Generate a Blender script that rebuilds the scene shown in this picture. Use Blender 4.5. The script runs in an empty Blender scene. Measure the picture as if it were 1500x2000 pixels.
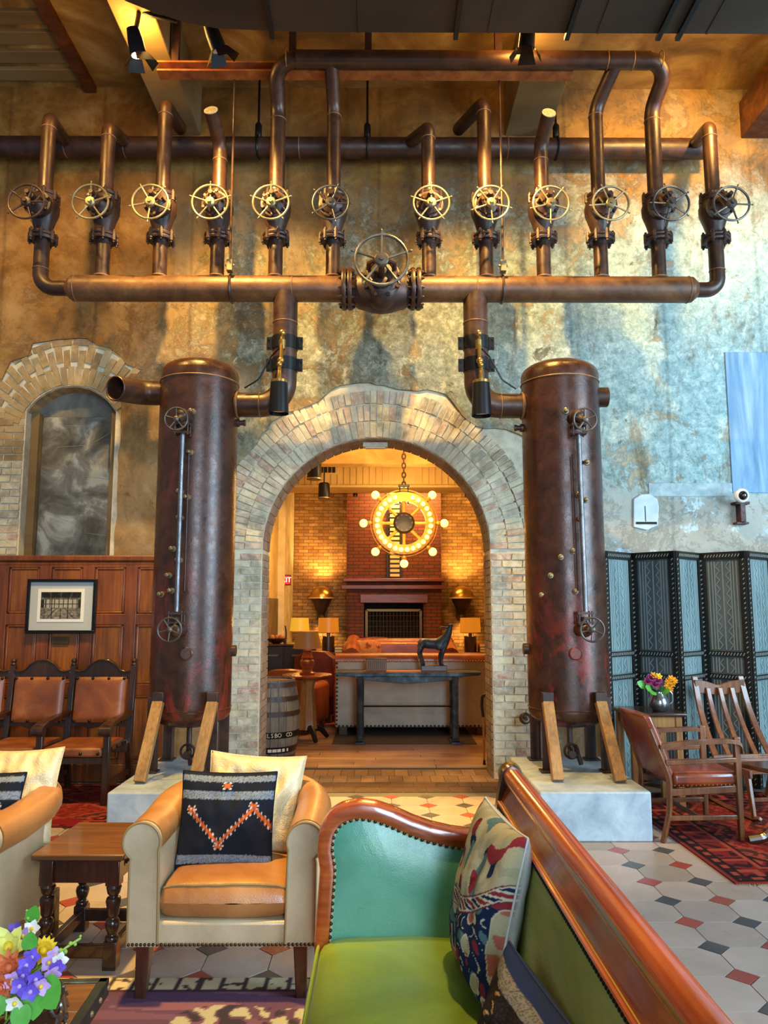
import bpy, bmesh, math, random
import numpy as np
from mathutils import Vector, Matrix, Euler, noise
from mathutils.geometry import tessellate_polygon
random.seed(7)
SC = bpy.context.scene
COL = SC.collection
PI = math.pi
R_ = math.radians

# ------------------------------------------------------------------ camera
FPX, EYE, PITCH, YAW = 1480.0, 1.6, R_(7.12), R_(0.31)
cam_d = bpy.data.cameras.new('camera')
cam_d.sensor_fit = 'VERTICAL'
cam_d.sensor_height = 36.0
cam_d.lens = FPX / 2000.0 * 36.0
cam_d.clip_end = 100
cam = bpy.data.objects.new('camera', cam_d)
COL.objects.link(cam)
cam.location = (0, 0, EYE)
cam.rotation_euler = (PI / 2 + PITCH, 0, -YAW)
SC.camera = cam

# ------------------------------------------------------------------ light
w = bpy.data.worlds.new('world'); SC.world = w; w.use_nodes = True
bg = w.node_tree.nodes['Background']
bg.inputs[0].default_value = (0.62, 0.82, 1.0, 1)
bg.inputs[1].default_value = 0.30
SC.view_settings.view_transform = 'Standard'
SC.view_settings.look = 'None'
SC.view_settings.gamma = 1.0
SC.view_settings.use_curve_mapping = False
SC.view_settings.exposure = 0.2
SC.cycles.max_bounces = 6
SC.cycles.diffuse_bounces = 3
SC.cycles.sample_clamp_indirect = 3.0
SC.cycles.use_denoising = True
WARM = (1.0, 0.63, 0.17)
AMBER = (1.0, 0.52, 0.14)
AMBERL = (1.0, 0.64, 0.15)

def light(kind, name, loc, power, color, target=None, size=0.1, angle=60, blend=0.6, sy=None):
    d = bpy.data.lights.new(name, kind)
    d.energy = power; d.color = color
    if kind == 'AREA':
        d.size = size
        if sy: d.shape = 'RECTANGLE'; d.size_y = sy
    else:
        d.shadow_soft_size = size
    if kind == 'SPOT':
        d.spot_size = R_(angle); d.spot_blend = blend
    o = bpy.data.objects.new(name, d); COL.objects.link(o)
    o.location = loc
    if target is not None:
        v = Vector(target) - Vector(loc)
        o.rotation_euler = v.to_track_quat('-Z', 'Y').to_euler()
    return o

# daylight through tall windows beyond the right and behind the visitor
light('AREA', 'window_daylight', (8.5, 0.8, 3.2), 1150, (0.52, 0.79, 1.0), (1.6, 6.8, 2.0), size=4.0, sy=5)
light('AREA', 'entrance_daylight', (1.6, -4.5, 3.0), 560, (0.60, 0.81, 1.0), (0.4, 6, 1.4), size=1.6, sy=4.2)
# warm track lights of the hall ceiling
light('SPOT', 'track_light_pipes', (-1.45, 5.32, 5.8), 620, WARM, (-1.2, 6.3, 4.45), size=0.03, angle=96, blend=0.7)
light('SPOT', 'track_light_right', (0.75, 5.32, 5.8), 620, WARM, (0.95, 6.3, 4.45), size=0.03, angle=96, blend=0.7)
light('SPOT', 'ceiling_light_left_wall', (-3.1, 4.6, 6.2), 300, WARM, (-2.9, 7.3, 3.6), size=0.08, angle=85)
light('SPOT', 'ceiling_light_right_wall', (3.0, 5.5, 6.3), 400, WARM, (3.0, 7.3, 5.9), size=0.08, angle=85)
light('SPOT', 'ceiling_light_seats', (-1.2, 3.7, 5.8), 1900, AMBERL, (-0.9, 3.9, 0.3), size=0.1, angle=38)
light('SPOT', 'ceiling_light_floor', (-0.1, 5.2, 5.85), 2300, AMBERL, (-0.15, 5.9, 0.0), size=0.1, angle=26)
light('SPOT', 'ceiling_light_chairs', (-2.6, 5.2, 5.85), 700, AMBERL, (-2.7, 6.3, 0.4), size=0.1, angle=40)
light('SPOT', 'ceiling_light_settee', (1.0, 2.4, 5.8), 600, AMBERL, (0.45, 2.2, 0.8), size=0.1, angle=30)
light('SPOT', 'ceiling_light_reading', (1.95, 5.2, 5.85), 260, AMBERL, (1.9, 5.9, 0.3), size=0.1, angle=34)
for x in (-2.0, 1.2, 2.9): light('POINT', 'ceiling_fill_light', (x, 5.75, 6.3), 40, (1.0, 0.55, 0.12), size=0.15)  # added fill points to brighten the ceiling, not lamps of the hall

# ------------------------------------------------------------------ photo geometry -> metres
_F = Vector((math.sin(YAW) * math.cos(PITCH), math.cos(YAW) * math.cos(PITCH), math.sin(PITCH)))
_R = Vector((math.cos(YAW), -math.sin(YAW), 0))
_U = _R.cross(_F)
def _ray(px, py): return _F + _R * ((px - 750) / FPX) + _U * ((1000 - py) / FPX)
def P(px, py, Y):
    d = _ray(px, py); return Vector((0, 0, EYE)) + d * (Y / d.y)
def G(px, py, z=0.0):
    d = _ray(px, py); return Vector((0, 0, EYE)) + d * ((z - EYE) / d.z)

# ------------------------------------------------------------------ mesh builder
def rotm(e): return Euler(e).to_matrix() if e is not None else Matrix.Identity(3)
def frame(d):
    d = Vector(d).normalized()
    a = Vector((0, 0, 1)) if abs(d.z) < 0.95 else Vector((1, 0, 0))
    x = a.cross(d).normalized(); y = d.cross(x)
    return Matrix((x, y, d)).transposed()

def fillet(pts, r, n=6):
    pts = [Vector(p) for p in pts]; out = [pts[0]]
    for i in range(1, len(pts) - 1):
        a, b, c = pts[i - 1], pts[i], pts[i + 1]
        u = (a - b); v = (c - b); lu, lv = u.length, v.length; u.normalize(); v.normalize()
        ang = u.angle(v)
        if ang > 3.1: continue
        t = min(r / math.tan(ang / 2), lu * 0.49, lv * 0.49); rr = t * math.tan(ang / 2)
        bis = (u + v).normalized(); cen = b + bis * (rr / math.sin(ang / 2))
        p0 = b + u * t - cen; p1 = b + v * t - cen
        tot = p0.angle(p1); ax = p0.cross(p1).normalized()
        for k in range(n + 1): out.append(cen + Matrix.Rotation(tot * k / n, 3, ax) @ p0)
    out.append(pts[-1]); return out

class M:
    def __init__(s): s.v = []; s.f = []; s.mi = []; s.cm = 0; s.col = None
    def add(s, v, f):
        o = len(s.v); s.v += [tuple(p) for p in v]
        for q in f: s.f.append([i + o for i in q]); s.mi.append(s.cm)
        return s
    def mat(s, i): s.cm = i; return s
    def box(s, c, z, rot=None, taper=1.0):
        m = rotm(rot); c = Vector(c); x, y, h = z[0] / 2, z[1] / 2, z[2] / 2; v = []
        for k, t in ((-h, 1.0), (h, taper)):
            for a, b in ((-x, -y), (x, -y), (x, y), (-x, y)): v.append(c + m @ Vector((a * t, b * t, k)))
        return s.add(v, [(3, 2, 1, 0), (4, 5, 6, 7), (0, 1, 5, 4), (1, 2, 6, 5), (2, 3, 7, 6), (3, 0, 4, 7)])
    def b2(s, x0, x1, y0, y1, z0, z1): return s.box(((x0 + x1) / 2, (y0 + y1) / 2, (z0 + z1) / 2), (abs(x1 - x0), abs(y1 - y0), abs(z1 - z0)))
    def bar(s, p, q, w_, h_, w2=None, h2=None, side=None):
        p, q = Vector(p), Vector(q); d = (q - p).normalized()
        if side is None: side = Vector((1, 0, 0)) if abs(d.x) < 0.9 else Vector((0, 1, 0))
        sx = (Vector(side) - d * Vector(side).dot(d)).normalized(); sy = d.cross(sx)
        w2 = w_ if w2 is None else w2; h2 = h_ if h2 is None else h2; v = []
        for o, a, b in ((p, w_, h_), (q, w2, h2)):
            for i, j in ((-1, -1), (1, -1), (1, 1), (-1, 1)): v.append(o + sx * i * a / 2 + sy * j * b / 2)
        return s.add(v, [(3, 2, 1, 0), (4, 5, 6, 7), (0, 1, 5, 4), (1, 2, 6, 5), (2, 3, 7, 6), (3, 0, 4, 7)])
    def tube(s, pts, r, n=12, caps=True, closed=False):
        pts = [Vector(p) for p in pts]; N = len(pts); rs = r if isinstance(r, (list, tuple)) else [r] * N
        tang = []
        for i in range(N):
            if closed: t = pts[(i + 1) % N] - pts[i - 1]
            else: t = pts[min(i + 1, N - 1)] - pts[max(i - 1, 0)]
            tang.append(t.normalized())
        fr = frame(tang[0]); x = fr.col[0].copy(); v = []
        for i in range(N):
            t = tang[i]; x = (x - t * x.dot(t)).normalized(); y = t.cross(x)
            for k in range(n):
                a = 2 * PI * k / n; v.append(pts[i] + (x * math.cos(a) + y * math.sin(a)) * rs[i])
        f = []
        for i in range(N if closed else N - 1):
            j = (i + 1) % N
            for k in range(n): f.append((i * n + k, i * n + (k + 1) % n, j * n + (k + 1) % n, j * n + k))
        if caps and not closed: f.append(tuple(range(n - 1, -1, -1))); f.append(tuple(range((N - 1) * n, N * n)))
        return s.add(v, f)
    def cyl(s, p, q, r, r2=None, n=14, caps=True): return s.tube([p, q], [r, r if r2 is None else r2], n, caps)
    def lathe(s, prof, o=(0, 0, 0), ax=(0, 0, 1), n=20, caps=True):
        m = frame(ax) if tuple(ax) != (0, 0, 1) else Matrix.Identity(3); o = Vector(o); v = []
        for r, z in prof:
            for k in range(n):
                a = 2 * PI * k / n; v.append(o + m @ Vector((r * math.cos(a), r * math.sin(a), z)))
        f = []
        for i in range(len(prof) - 1):
            for k in range(n): f.append((i * n + k, i * n + (k + 1) % n, (i + 1) * n + (k + 1) % n, (i + 1) * n + k))
        if caps: f.append(tuple(range(n - 1, -1, -1))); f.append(tuple(range((len(prof) - 1) * n, len(prof) * n)))
        return s.add(v, f)
    def torus(s, c, ax, R, r, n=28, m=8):
        fr = frame(ax); c = Vector(c)
        return s.tube([c + fr @ Vector((R * math.cos(2 * PI * k / n), R * math.sin(2 * PI * k / n), 0)) for k in range(n)], r, m, closed=True)
    def ball(s, c, r, n=12, m=8, rot=None, e=1.0):
        r = (r, r, r) if not isinstance(r, (tuple, list)) else r; c = Vector(c); rm = rotm(rot); v = []; f = []
        sg = lambda t: math.copysign(abs(t) ** e, t)
        for i in range(m + 1):
            a = -PI / 2 + PI * i / m
            for k in range(n):
                b = 2 * PI * k / n
                v.append(c + rm @ Vector((sg(math.cos(a)) * sg(math.cos(b)) * r[0], sg(math.cos(a)) * sg(math.sin(b)) * r[1], sg(math.sin(a)) * r[2])))
        for i in range(m):
            for k in range(n): f.append((i * n + k, i * n + (k + 1) % n, (i + 1) * n + (k + 1) % n, (i + 1) * n + k))
        return s.add(v, f)
    def prism(s, poly, d, o=(0, 0, 0), X=(1, 0, 0), Y=(0, 0, 1), holes=()):
        """polygon in the plane (X, Y) at o, thickened by vector d"""
        o, X, Y, d = Vector(o), Vector(X), Vector(Y), Vector(d)
        loops = [list(poly)] + [list(h) for h in holes]
        flat = [p for l in loops for p in l]
        tri = tessellate_polygon([[Vector((p[0], p[1], 0)) for p in l] for l in loops])
        n = len(flat); v = [o + X * p[0] + Y * p[1] for p in flat]; v += [p + d for p in v]
        f = [tuple(t) for t in tri] + [tuple(i + n for i in reversed(t)) for t in tri]
        st = 0
        for l in loops:
            k = len(l)
            for i in range(k): f.append((st + i, st + (i + 1) % k, st + (i + 1) % k + n, st + i + n))
            st += k
        return s.add(v, f)
    def grid(s, fn, nu, nv, wu=False, wv=False):
        v = [fn(i / (nu if wu else nu - 1), j / (nv if wv else nv - 1)) for j in range(nv) for i in range(nu)]
        f = []
        for j in range(nv if wv else nv - 1):
            for i in range(nu if wu else nu - 1):
                a, b = i, (i + 1) % nu; c, d = j, (j + 1) % nv
                f.append((c * nu + a, c * nu + b, d * nu + b, d * nu + a))
        return s.add(v, f)
    def rings(s, loops, caps=True):
        n = len(loops[0]); v = [p for l in loops for p in l]; f = []
        for i in range(len(loops) - 1):
            for k in range(n): f.append((i * n + k, i * n + (k + 1) % n, (i + 1) * n + (k + 1) % n, (i + 1) * n + k))
        if caps: f.append(tuple(range(n - 1, -1, -1))); f.append(tuple(range((len(loops) - 1) * n, len(loops) * n)))
        return s.add(v, f)
    def mesh(s, name, shift=None, inv=None, sharp=35, recalc=True):
        vv = [Vector(p) for p in s.v]
        if inv is not None: vv = [inv @ p for p in vv]
        me = bpy.data.meshes.new(name); me.from_pydata([tuple(p) for p in vv], [], s.f)
        if recalc:
            b = bmesh.new(); b.from_mesh(me); bmesh.ops.recalc_face_normals(b, faces=b.faces); b.to_mesh(me); b.free()
        if len(set(s.mi)) > 1 or s.cm: me.polygons.foreach_set('material_index', s.mi)
        if sharp is not None:
            me.shade_smooth(); me.set_sharp_from_angle(angle=R_(sharp))
        if s.col is not None:
            a = me.attributes.new('Col', 'FLOAT_COLOR', 'POINT')
            a.data.foreach_set('color', np.asarray(s.col, dtype=np.float32).ravel())
        return me
    def build(s, name, mats, parent=None, world=True, sharp=35, bevel=0, seg=2, sub=0, recalc=True, loc=None):
        inv = None
        if parent is not None and world:
            inv = root_matrix(parent).inverted()
        me = s.mesh(name, inv=inv, sharp=sharp, recalc=recalc)
        for m in (mats if isinstance(mats, (list, tuple)) else [mats]): me.materials.append(m)
        o = bpy.data.objects.new(name, me); COL.objects.link(o)
        if parent is not None: o.parent = parent
        if loc is not None: o.location = loc
        if bevel:
            b = o.modifiers.new('bevel', 'BEVEL'); b.width = bevel; b.segments = seg; b.limit_method = 'ANGLE'; b.angle_limit = R_(40); b.harden_normals = False
        if sub:
            m = o.modifiers.new('sub', 'SUBSURF'); m.levels = sub; m.render_levels = sub
        return o

def root_matrix(o):
    m = Matrix.Identity(4)
    while o is not None:
        m = (Matrix.Translation(o.location) @ o.rotation_euler.to_matrix().to_4x4()) @ m; o = o.parent
    return m
def thing(name, label, cat, loc=(0, 0, 0), rz=0.0, group=None):
    o = bpy.data.objects.new(name, None); COL.objects.link(o); o.empty_display_size = 0.05
    o.location = loc; o.rotation_euler = (0, 0, rz); return tag(o, label, cat, group)
def tag(o, label, cat, group=None):
    o['label'] = label; o['category'] = cat
    if group: o['group'] = group
    return o
def struct(o): o['kind'] = 'structure'; return o
def stuff(o): o['kind'] = 'stuff'; return o
def lab(o, t): o['label'] = t; return o
def dup(root, loc, rz=None, label=None, group=None):
    r = root.copy(); COL.objects.link(r); r.location = loc
    if rz is not None: r.rotation_euler = (0, 0, rz)
    if label: r['label'] = label
    if group: r['group'] = group
    def kids(a, b):
        for ch in list(a.children):
            c = ch.copy(); COL.objects.link(c); c.parent = b; kids(ch, c)
    kids(root, r); return r
def piece(me, name, parent, loc=(0, 0, 0), rot=(0, 0, 0), scale=None):
    o = bpy.data.objects.new(name, me); COL.objects.link(o); o.parent = parent; o.location = loc; o.rotation_euler = rot
    if scale: o.scale = scale
    return o

# ------------------------------------------------------------------ materials
def L(h, a=1.0):
    h = h.lstrip('#'); c = [int(h[i:i + 2], 16) / 255 for i in (0, 2, 4)]
    return tuple((x / 12.92 if x <= 0.04045 else ((x + 0.055) / 1.055) ** 2.4) for x in c) + (a,)
class N:
    def __init__(s, name):
        s.m = bpy.data.materials.new(name); s.m.use_nodes = True; s.t = s.m.node_tree
        s.b = s.t.nodes['Principled BSDF']; s.tc = s.t.nodes.new('ShaderNodeTexCoord'); s.c = s.tc.outputs['Object']
    def n(s, t, **k):
        x = s.t.nodes.new('ShaderNode' + t)
        for a, b in k.items(): setattr(x, a, b)
        return x
    def l(s, a, b): s.t.links.new(a, b)
    def set(s, sock, v):
        if hasattr(v, 'is_linked'): s.l(v, sock)
        else: sock.default_value = v
    def map(s, scale=(1, 1, 1), rot=(0, 0, 0), src=None):
        m = s.n('Mapping'); s.l(src or s.c, m.inputs[0]); m.inputs['Scale'].default_value = scale; m.inputs['Rotation'].default_value = rot; return m.outputs[0]
    def noise(s, scale=5, detail=6, rough=0.55, dist=0.0, co=None):
        x = s.n('TexNoise'); s.l(co or s.c, x.inputs['Vector']); x.inputs['Scale'].default_value = scale; x.inputs['Detail'].default_value = detail
        x.inputs['Roughness'].default_value = rough; x.inputs['Distortion'].default_value = dist; return x.outputs[0]
    def vor(s, scale=5, co=None, out='Distance', feature='F1', rnd=1.0):
        x = s.n('TexVoronoi'); x.feature = feature; s.l(co or s.c, x.inputs['Vector']); x.inputs['Scale'].default_value = scale; x.inputs['Randomness'].default_value = rnd; return x.outputs[out]
    def wave(s, scale=5, dist=2, co=None, detail=3, axis='X', dscale=1.0):
        x = s.n('TexWave'); x.bands_direction = axis; s.l(co or s.c, x.inputs['Vector']); x.inputs['Scale'].default_value = scale; x.inputs['Distortion'].default_value = dist
        x.inputs['Detail'].default_value = detail; x.inputs['Detail Scale'].default_value = dscale; return x.outputs['Fac']
    def ramp(s, fac, stops, interp='LINEAR'):
        r = s.n('ValToRGB'); s.l(fac, r.inputs[0]); cr = r.color_ramp; cr.interpolation = interp
        while len(cr.elements) < len(stops): cr.elements.new(0.5)
        for e, (p, c) in zip(cr.elements, stops):
            e.position = p; e.color = L(c) if isinstance(c, str) else ((c, c, c, 1) if isinstance(c, (int, float)) else c)
        return r.outputs[0]
    def mix(s, fac, a, b, mode='MIX'):
        x = s.n('Mix'); x.data_type = 'RGBA'; x.blend_type = mode; s.set(x.inputs[0], fac)
        for i, v in ((6, a), (7, b)): s.set(x.inputs[i], L(v) if isinstance(v, str) else v)
        return x.outputs[2]
    def math(s, op, a, b=0.0, c=None, clamp=False):
        x = s.n('Math'); x.operation = op; x.use_clamp = clamp; s.set(x.inputs[0], a); s.set(x.inputs[1], b)
        if c is not None: s.set(x.inputs[2], c)
        return x.outputs[0]
    def sep(s, src=None):
        x = s.n('SeparateXYZ'); s.l(src or s.c, x.inputs[0]); return x.outputs
    def rnd(s): return s.n('ObjectInfo').outputs['Random']
    def col(s, v): s.set(s.b.inputs['Base Color'], L(v) if isinstance(v, str) else v); return s
    def rough(s, v): s.set(s.b.inputs['Roughness'], v); return s
    def metal(s, v): s.set(s.b.inputs['Metallic'], v); return s
    def coat(s, v, r=0.1): s.b.inputs['Coat Weight'].default_value = v; s.b.inputs['Coat Roughness'].default_value = r; return s
    def spec(s, v): s.b.inputs['Specular IOR Level'].default_value = v; return s
    def bump(s, h, strength=0.3, dist=0.01):
        x = s.n('Bump'); x.inputs['Strength'].default_value = strength; x.inputs['Distance'].default_value = dist; s.l(h, x.inputs['Height']); s.l(x.outputs[0], s.b.inputs['Normal']); return s
    def emit(s, c, e): s.set(s.b.inputs['Emission Color'], L(c) if isinstance(c, str) else c); s.b.inputs['Emission Strength'].default_value = e; return s

MT = {}
def mottled(name, stops, scale=4, rough=0.6, metal=0.0, bump=0.2, bscale=40, detail=8, stretch=(1, 1, 1), coat=0, dist=0.3, bd=0.004, rr=0.15, spec=0.5):
    n = N(name); co = n.map(stretch)
    f = n.noise(scale, detail, 0.62, dist, co)
    n.col(n.ramp(f, stops))
    n.rough(n.ramp(f, [(0.25, min(1, rough + rr)), (0.75, max(0.03, rough - rr))])); n.metal(metal)
    if bump: n.bump(n.noise(bscale, 5, 0.6, 0, co), bump, bd)
    if coat: n.coat(coat)
    n.spec(spec); MT[name] = n.m; return n.m
def wood(name, a, b, c, rough=0.35, axis='Z', scale=1.0, coat=0.0, bump=0.12):
    n = N(name); st = {'X': (0.05, 1, 1), 'Y': (1, 0.05, 1), 'Z': (1, 1, 0.05)}[axis]
    co = n.map(st); big = {'X': (0.3, 1, 1), 'Y': (1, 0.3, 1), 'Z': (1, 1, 0.3)}[axis]
    f = n.math('ADD', n.math('MULTIPLY', n.noise(60 * scale, 5, 0.6, 0.2, co), 0.45), n.math('MULTIPLY', n.noise(5 * scale, 6, 0.6, 0.8, n.map(big)), 0.55))
    n.col(n.ramp(f, [(0.33, a), (0.5, b), (0.68, c)])); n.rough(rough); n.bump(f, bump, 0.002)
    if coat: n.coat(coat, 0.08)
    MT[name] = n.m; return n.m
def leather(name, stops, rough=0.38, scale=3, bump=0.25, coat=0.15):
    n = N(name); f = n.noise(scale, 7, 0.6, 0.6)
    n.col(n.ramp(f, stops)); n.rough(n.ramp(n.noise(6, 4), [(0.3, rough + 0.12), (0.7, max(0.05, rough - 0.08))]))
    h = n.math('ADD', n.math('MULTIPLY', n.vor(260), 0.4), n.math('MULTIPLY', n.noise(9, 6, 0.65, 1.2), 1.6))
    n.bump(h, bump, 0.004); n.coat(coat, 0.25); MT[name] = n.m; return n.m
def plain(name, c, rough=0.5, metal=0.0, coat=0):
    n = N(name).col(c).rough(rough).metal(metal)
    n.bump(n.noise(60, 4), 0.08, 0.002)
    if coat: n.coat(coat)
    MT[name] = n.m; return n.m
def vcol(name, rough=0.9, bumpscale=220, bump=0.5, bd=0.003, spec=0.2):
    n = N(name); a = n.n('Attribute'); a.attribute_name = 'Col'
    f = n.noise(bumpscale, 3, 0.7)
    n.col(n.mix(0.28, a.outputs[0], n.mix(1.0, a.outputs[0], n.ramp(f, [(0.3, 0.35), (0.7, 1.0)]), 'MULTIPLY'))); n.rough(rough); n.spec(spec)
    n.bump(f, bump, bd); MT[name] = n.m; return n.m
def glow(name, c, e, base='#ffdca0'):
    n = N(name).col(base).rough(0.4).emit(c, e); MT[name] = n.m; return n.m
# ------------------------------------------------------------------ materials of the place
def make_plaster():
    n = N('old_plaster'); X, Y, Z = n.sep()
    fine = n.noise(15, 15, 0.80, 0.3)
    base = n.ramp(n.noise(1.0, 12, 0.66, 0.6), [(0.28, '#5a462c'), (0.43, '#806949'), (0.56, '#9f8a68'), (0.72, '#bdac8c')])
    gz = n.math('SUBTRACT', 1.0, n.math('ABSOLUTE', n.math('MULTIPLY', n.math('SUBTRACT', Z, 4.1), 0.42)), clamp=True)
    cool = n.math('MULTIPLY_ADD', X, 0.34, -0.12, clamp=True)
    # first coat, grey-green at the middle and teal towards the window side
    ga = n.ramp(fine, [(0.30, '#434538'), (0.42, '#666a5a'), (0.54, '#8d907e'), (0.66, '#c2c1ae')])
    gb = n.ramp(fine, [(0.30, '#4e6f74'), (0.42, '#7a9ea2'), (0.54, '#a5c3c3'), (0.66, '#dbe4dd')])
    coat = n.mix(cool, ga, gb)
    m = n.noise(2.3, 15, 0.78, 0.35)
    lvl = n.math('ADD', n.math('MULTIPLY', n.math('MULTIPLY_ADD', X, 0.030, 0.16), 0.9), n.math('MULTIPLY', gz, 0.16))
    fac = n.ramp(n.math('ADD', n.math('SUBTRACT', m, 0.72), lvl), [(0.0, 0.0), (0.05, 1.0)])
    base = n.mix(n.math('MULTIPLY', cool, 0.75), base, n.ramp(n.noise(1.3, 12, 0.7, 0.4), [(0.3, '#a3967c'), (0.5, '#bdb196'), (0.7, '#cfc5ac')]))
    c = n.mix(n.math('MULTIPLY', fac, 0.85), base, coat)
    # pale lime flakes and dark pits with ragged edges
    fl = n.ramp(n.noise(5.2, 15, 0.80, 0.5), [(0.575, 0.0), (0.60, 1.0)])
    c = n.mix(n.math('MULTIPLY', fl, n.math('MULTIPLY_ADD', gz, 0.65, 0.25)), c, n.mix(cool, '#b5ad95', '#cfd8d2'))
    pit = n.ramp(n.noise(4.5, 15, 0.82, 0.8), [(0.37, 1.0), (0.41, 0.0)])
    c = n.mix(n.math('MULTIPLY', pit, 0.75), c, '#3a3123')
    st = n.ramp(n.noise(1.9, 14, 0.74, 0.8, n.map((1.7, 1, 0.6))), [(0.36, 1.0), (0.47, 0.0)])
    c = n.mix(n.math('MULTIPLY', st, 0.62), c, '#6b5636')
    # ochre near the ceiling, tan to the left, partly amber light put into the colour
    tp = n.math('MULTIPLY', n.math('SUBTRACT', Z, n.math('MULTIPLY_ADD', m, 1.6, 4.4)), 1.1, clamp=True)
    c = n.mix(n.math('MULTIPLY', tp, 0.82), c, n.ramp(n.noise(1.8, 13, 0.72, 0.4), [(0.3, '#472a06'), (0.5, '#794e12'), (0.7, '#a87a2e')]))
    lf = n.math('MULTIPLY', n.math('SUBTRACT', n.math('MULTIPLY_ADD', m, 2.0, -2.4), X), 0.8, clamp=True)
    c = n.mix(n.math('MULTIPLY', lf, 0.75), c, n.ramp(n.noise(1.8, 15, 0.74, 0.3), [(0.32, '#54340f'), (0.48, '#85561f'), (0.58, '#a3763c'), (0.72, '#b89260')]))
    # calm cream band low on the wall with pale blue scars
    lo = n.math('MULTIPLY', n.math('SUBTRACT', n.math('MULTIPLY_ADD', m, 1.2, 2.2), Z), 4.0, clamp=True)
    cream = n.ramp(n.noise(1.5, 8, 0.6), [(0.3, '#999487'), (0.7, '#b5b1a4')])
    pat = n.ramp(n.noise(1.9, 15, 0.76, 0.3), [(0.55, 0.0), (0.575, 1.0)])
    cream = n.mix(n.math('MULTIPLY', pat, n.math('MULTIPLY', n.math('ADD', X, 0.2), 0.6, clamp=True)), cream, n.ramp(fine, [(0.35, '#a3b8bd'), (0.6, '#cddadb')]))
    c = n.mix(n.math('MULTIPLY', lo, n.math('MULTIPLY_ADD', X, 0.35, 0.45, clamp=True)), c, cream)
    seam = n.ramp(n.wave(0.33, 0.5, None, 4, 'X'), [(0.0, 0.75), (0.006, 1.0)])
    c = n.mix(1.0, c, seam, 'MULTIPLY')
    n.col(c).rough(0.85).spec(0.25)
    h = n.math('ADD', n.math('MULTIPLY', n.noise(6, 15, 0.75), 1.0), n.math('MULTIPLY', fac, -0.3))
    n.bump(h, 0.7, 0.02); return n.m
PLASTER = make_plaster()
def make_brick(name, stops, stain='#e6dcca', amt=0.6):
    n = N(name); r = n.rnd(); g = n.n('NewGeometry').outputs['Position']
    c = n.ramp(r, stops, 'CONSTANT' if False else 'LINEAR')
    c = n.mix(n.ramp(n.noise(14, 8, 0.7, 0.3, g), [(0.42, 0.0), (0.66, amt)]), c, stain)
    c = n.mix(n.ramp(n.noise(3.2, 8, 0.7, 0.3, g), [(0.36, 0.6), (0.5, 0.0)]), c, '#655c4e')
    n.col(c).rough(0.85).spec(0.25).bump(n.noise(30, 8, 0.7, 0.2, g), 0.5, 0.012); return n.m
BRICK = make_brick('pale_brick', [(0.0, '#c0b295'), (0.2, '#d2c29c'), (0.4, '#a89c85'), (0.55, '#cdbf9b'), (0.7, '#b0a28b'), (0.86, '#bb9c80'), (0.95, '#a87f69'), (1.0, '#c0b59c')])
BRICKN = make_brick('ochre_brick', [(0.0, '#a58556'), (0.3, '#b5935f'), (0.6, '#8f6f48'), (0.85, '#bfa273'), (1.0, '#8a6a52')], '#cbb995', 0.3)
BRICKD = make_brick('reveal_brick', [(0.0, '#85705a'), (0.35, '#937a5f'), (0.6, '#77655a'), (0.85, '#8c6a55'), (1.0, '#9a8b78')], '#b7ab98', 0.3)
MORTAR = mottled('lime_mortar', [(0.3, '#b0a690'), (0.5, '#c9bfa7'), (0.7, '#dad1bb')], 9, 0.9, 0, 0.5, 60)
PAVER = make_brick('paver_brick', [(0, '#7c5d44'), (0.4, '#93704f'), (0.7, '#6f5340'), (1, '#a17c58')], '#a48b6b', 0.25)
PAVERD = make_brick('dark_paver_brick', [(0, '#4a352a'), (0.5, '#5d4433'), (1, '#6b4d38')], '#7f644c', 0.2)
CONC_C = mottled('ceiling_concrete', [(0.28, '#5a3f1c'), (0.45, '#845f2c'), (0.58, '#a37e42'), (0.74, '#cbae74')], 1.4, 0.9, 0, 0.5, 14, 12, (1, 1, 1), 0, 0.8, 0.02)
CONC_B = mottled('board_concrete', [(0.28, '#584326'), (0.5, '#7c613a'), (0.75, '#987c50')], 1.2, 0.9, 0, 0.3, 10, 10, (0.3, 1, 1), 0, 0.5, 0.01)
CONC_P = mottled('plinth_concrete', [(0.3, '#869098'), (0.5, '#a1aab0'), (0.7, '#bcc2c4')], 5, 0.75, 0, 0.3, 30, 10, (1, 1, 1), 0, 0.5)
CONC_T = mottled('cream_concrete', [(0.3, '#a8976f'), (0.5, '#c4b48a'), (0.7, '#d8caa4')], 3, 0.8, 0, 0.3, 30, 10)
SLATE = mottled('slate_render', [(0.3, '#4a4740'), (0.48, '#6a665c'), (0.6, '#827e73'), (0.72, '#a8a498')], 2.2, 0.8, 0, 0.5, 12, 14, (1, 1, 1), 0, 0.6, 0.01)
BLUEP = mottled('blue_grey_render', [(0.3, '#5d7d9a'), (0.5, '#7c9db8'), (0.68, '#a3bccb'), (0.8, '#cbd6da')], 4, 0.85, 0, 0.4, 20, 12, (1.6, 1, 0.25), 0, 0.6)
def make_tile(name, stops, amt):
    n = N(name); r = n.rnd(); g = n.n('NewGeometry').outputs['Position']
    c = n.ramp(r, stops); c = n.mix(n.ramp(n.noise(3.5, 8, 0.65, 0.5, g), [(0.35, 0.0), (0.7, amt)]), c, '#7d756a')
    n.col(c).rough(n.ramp(n.noise(5, 6, 0.6, 0, g), [(0.3, 0.22), (0.7, 0.42)])).bump(n.noise(6, 4, 0.5, 0, g), 0.06, 0.01); return n.m
TILE = make_tile('cream_tile', [(0, '#ad9a8e'), (0.5, '#b9a599'), (0.9, '#a59287'), (0.97, '#948578'), (1, '#8d8074')], 0.4)
TRED = make_tile('red_tile', [(0, '#8e3b30'), (0.5, '#a24234'), (1, '#94483a')], 0.15)
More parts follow.
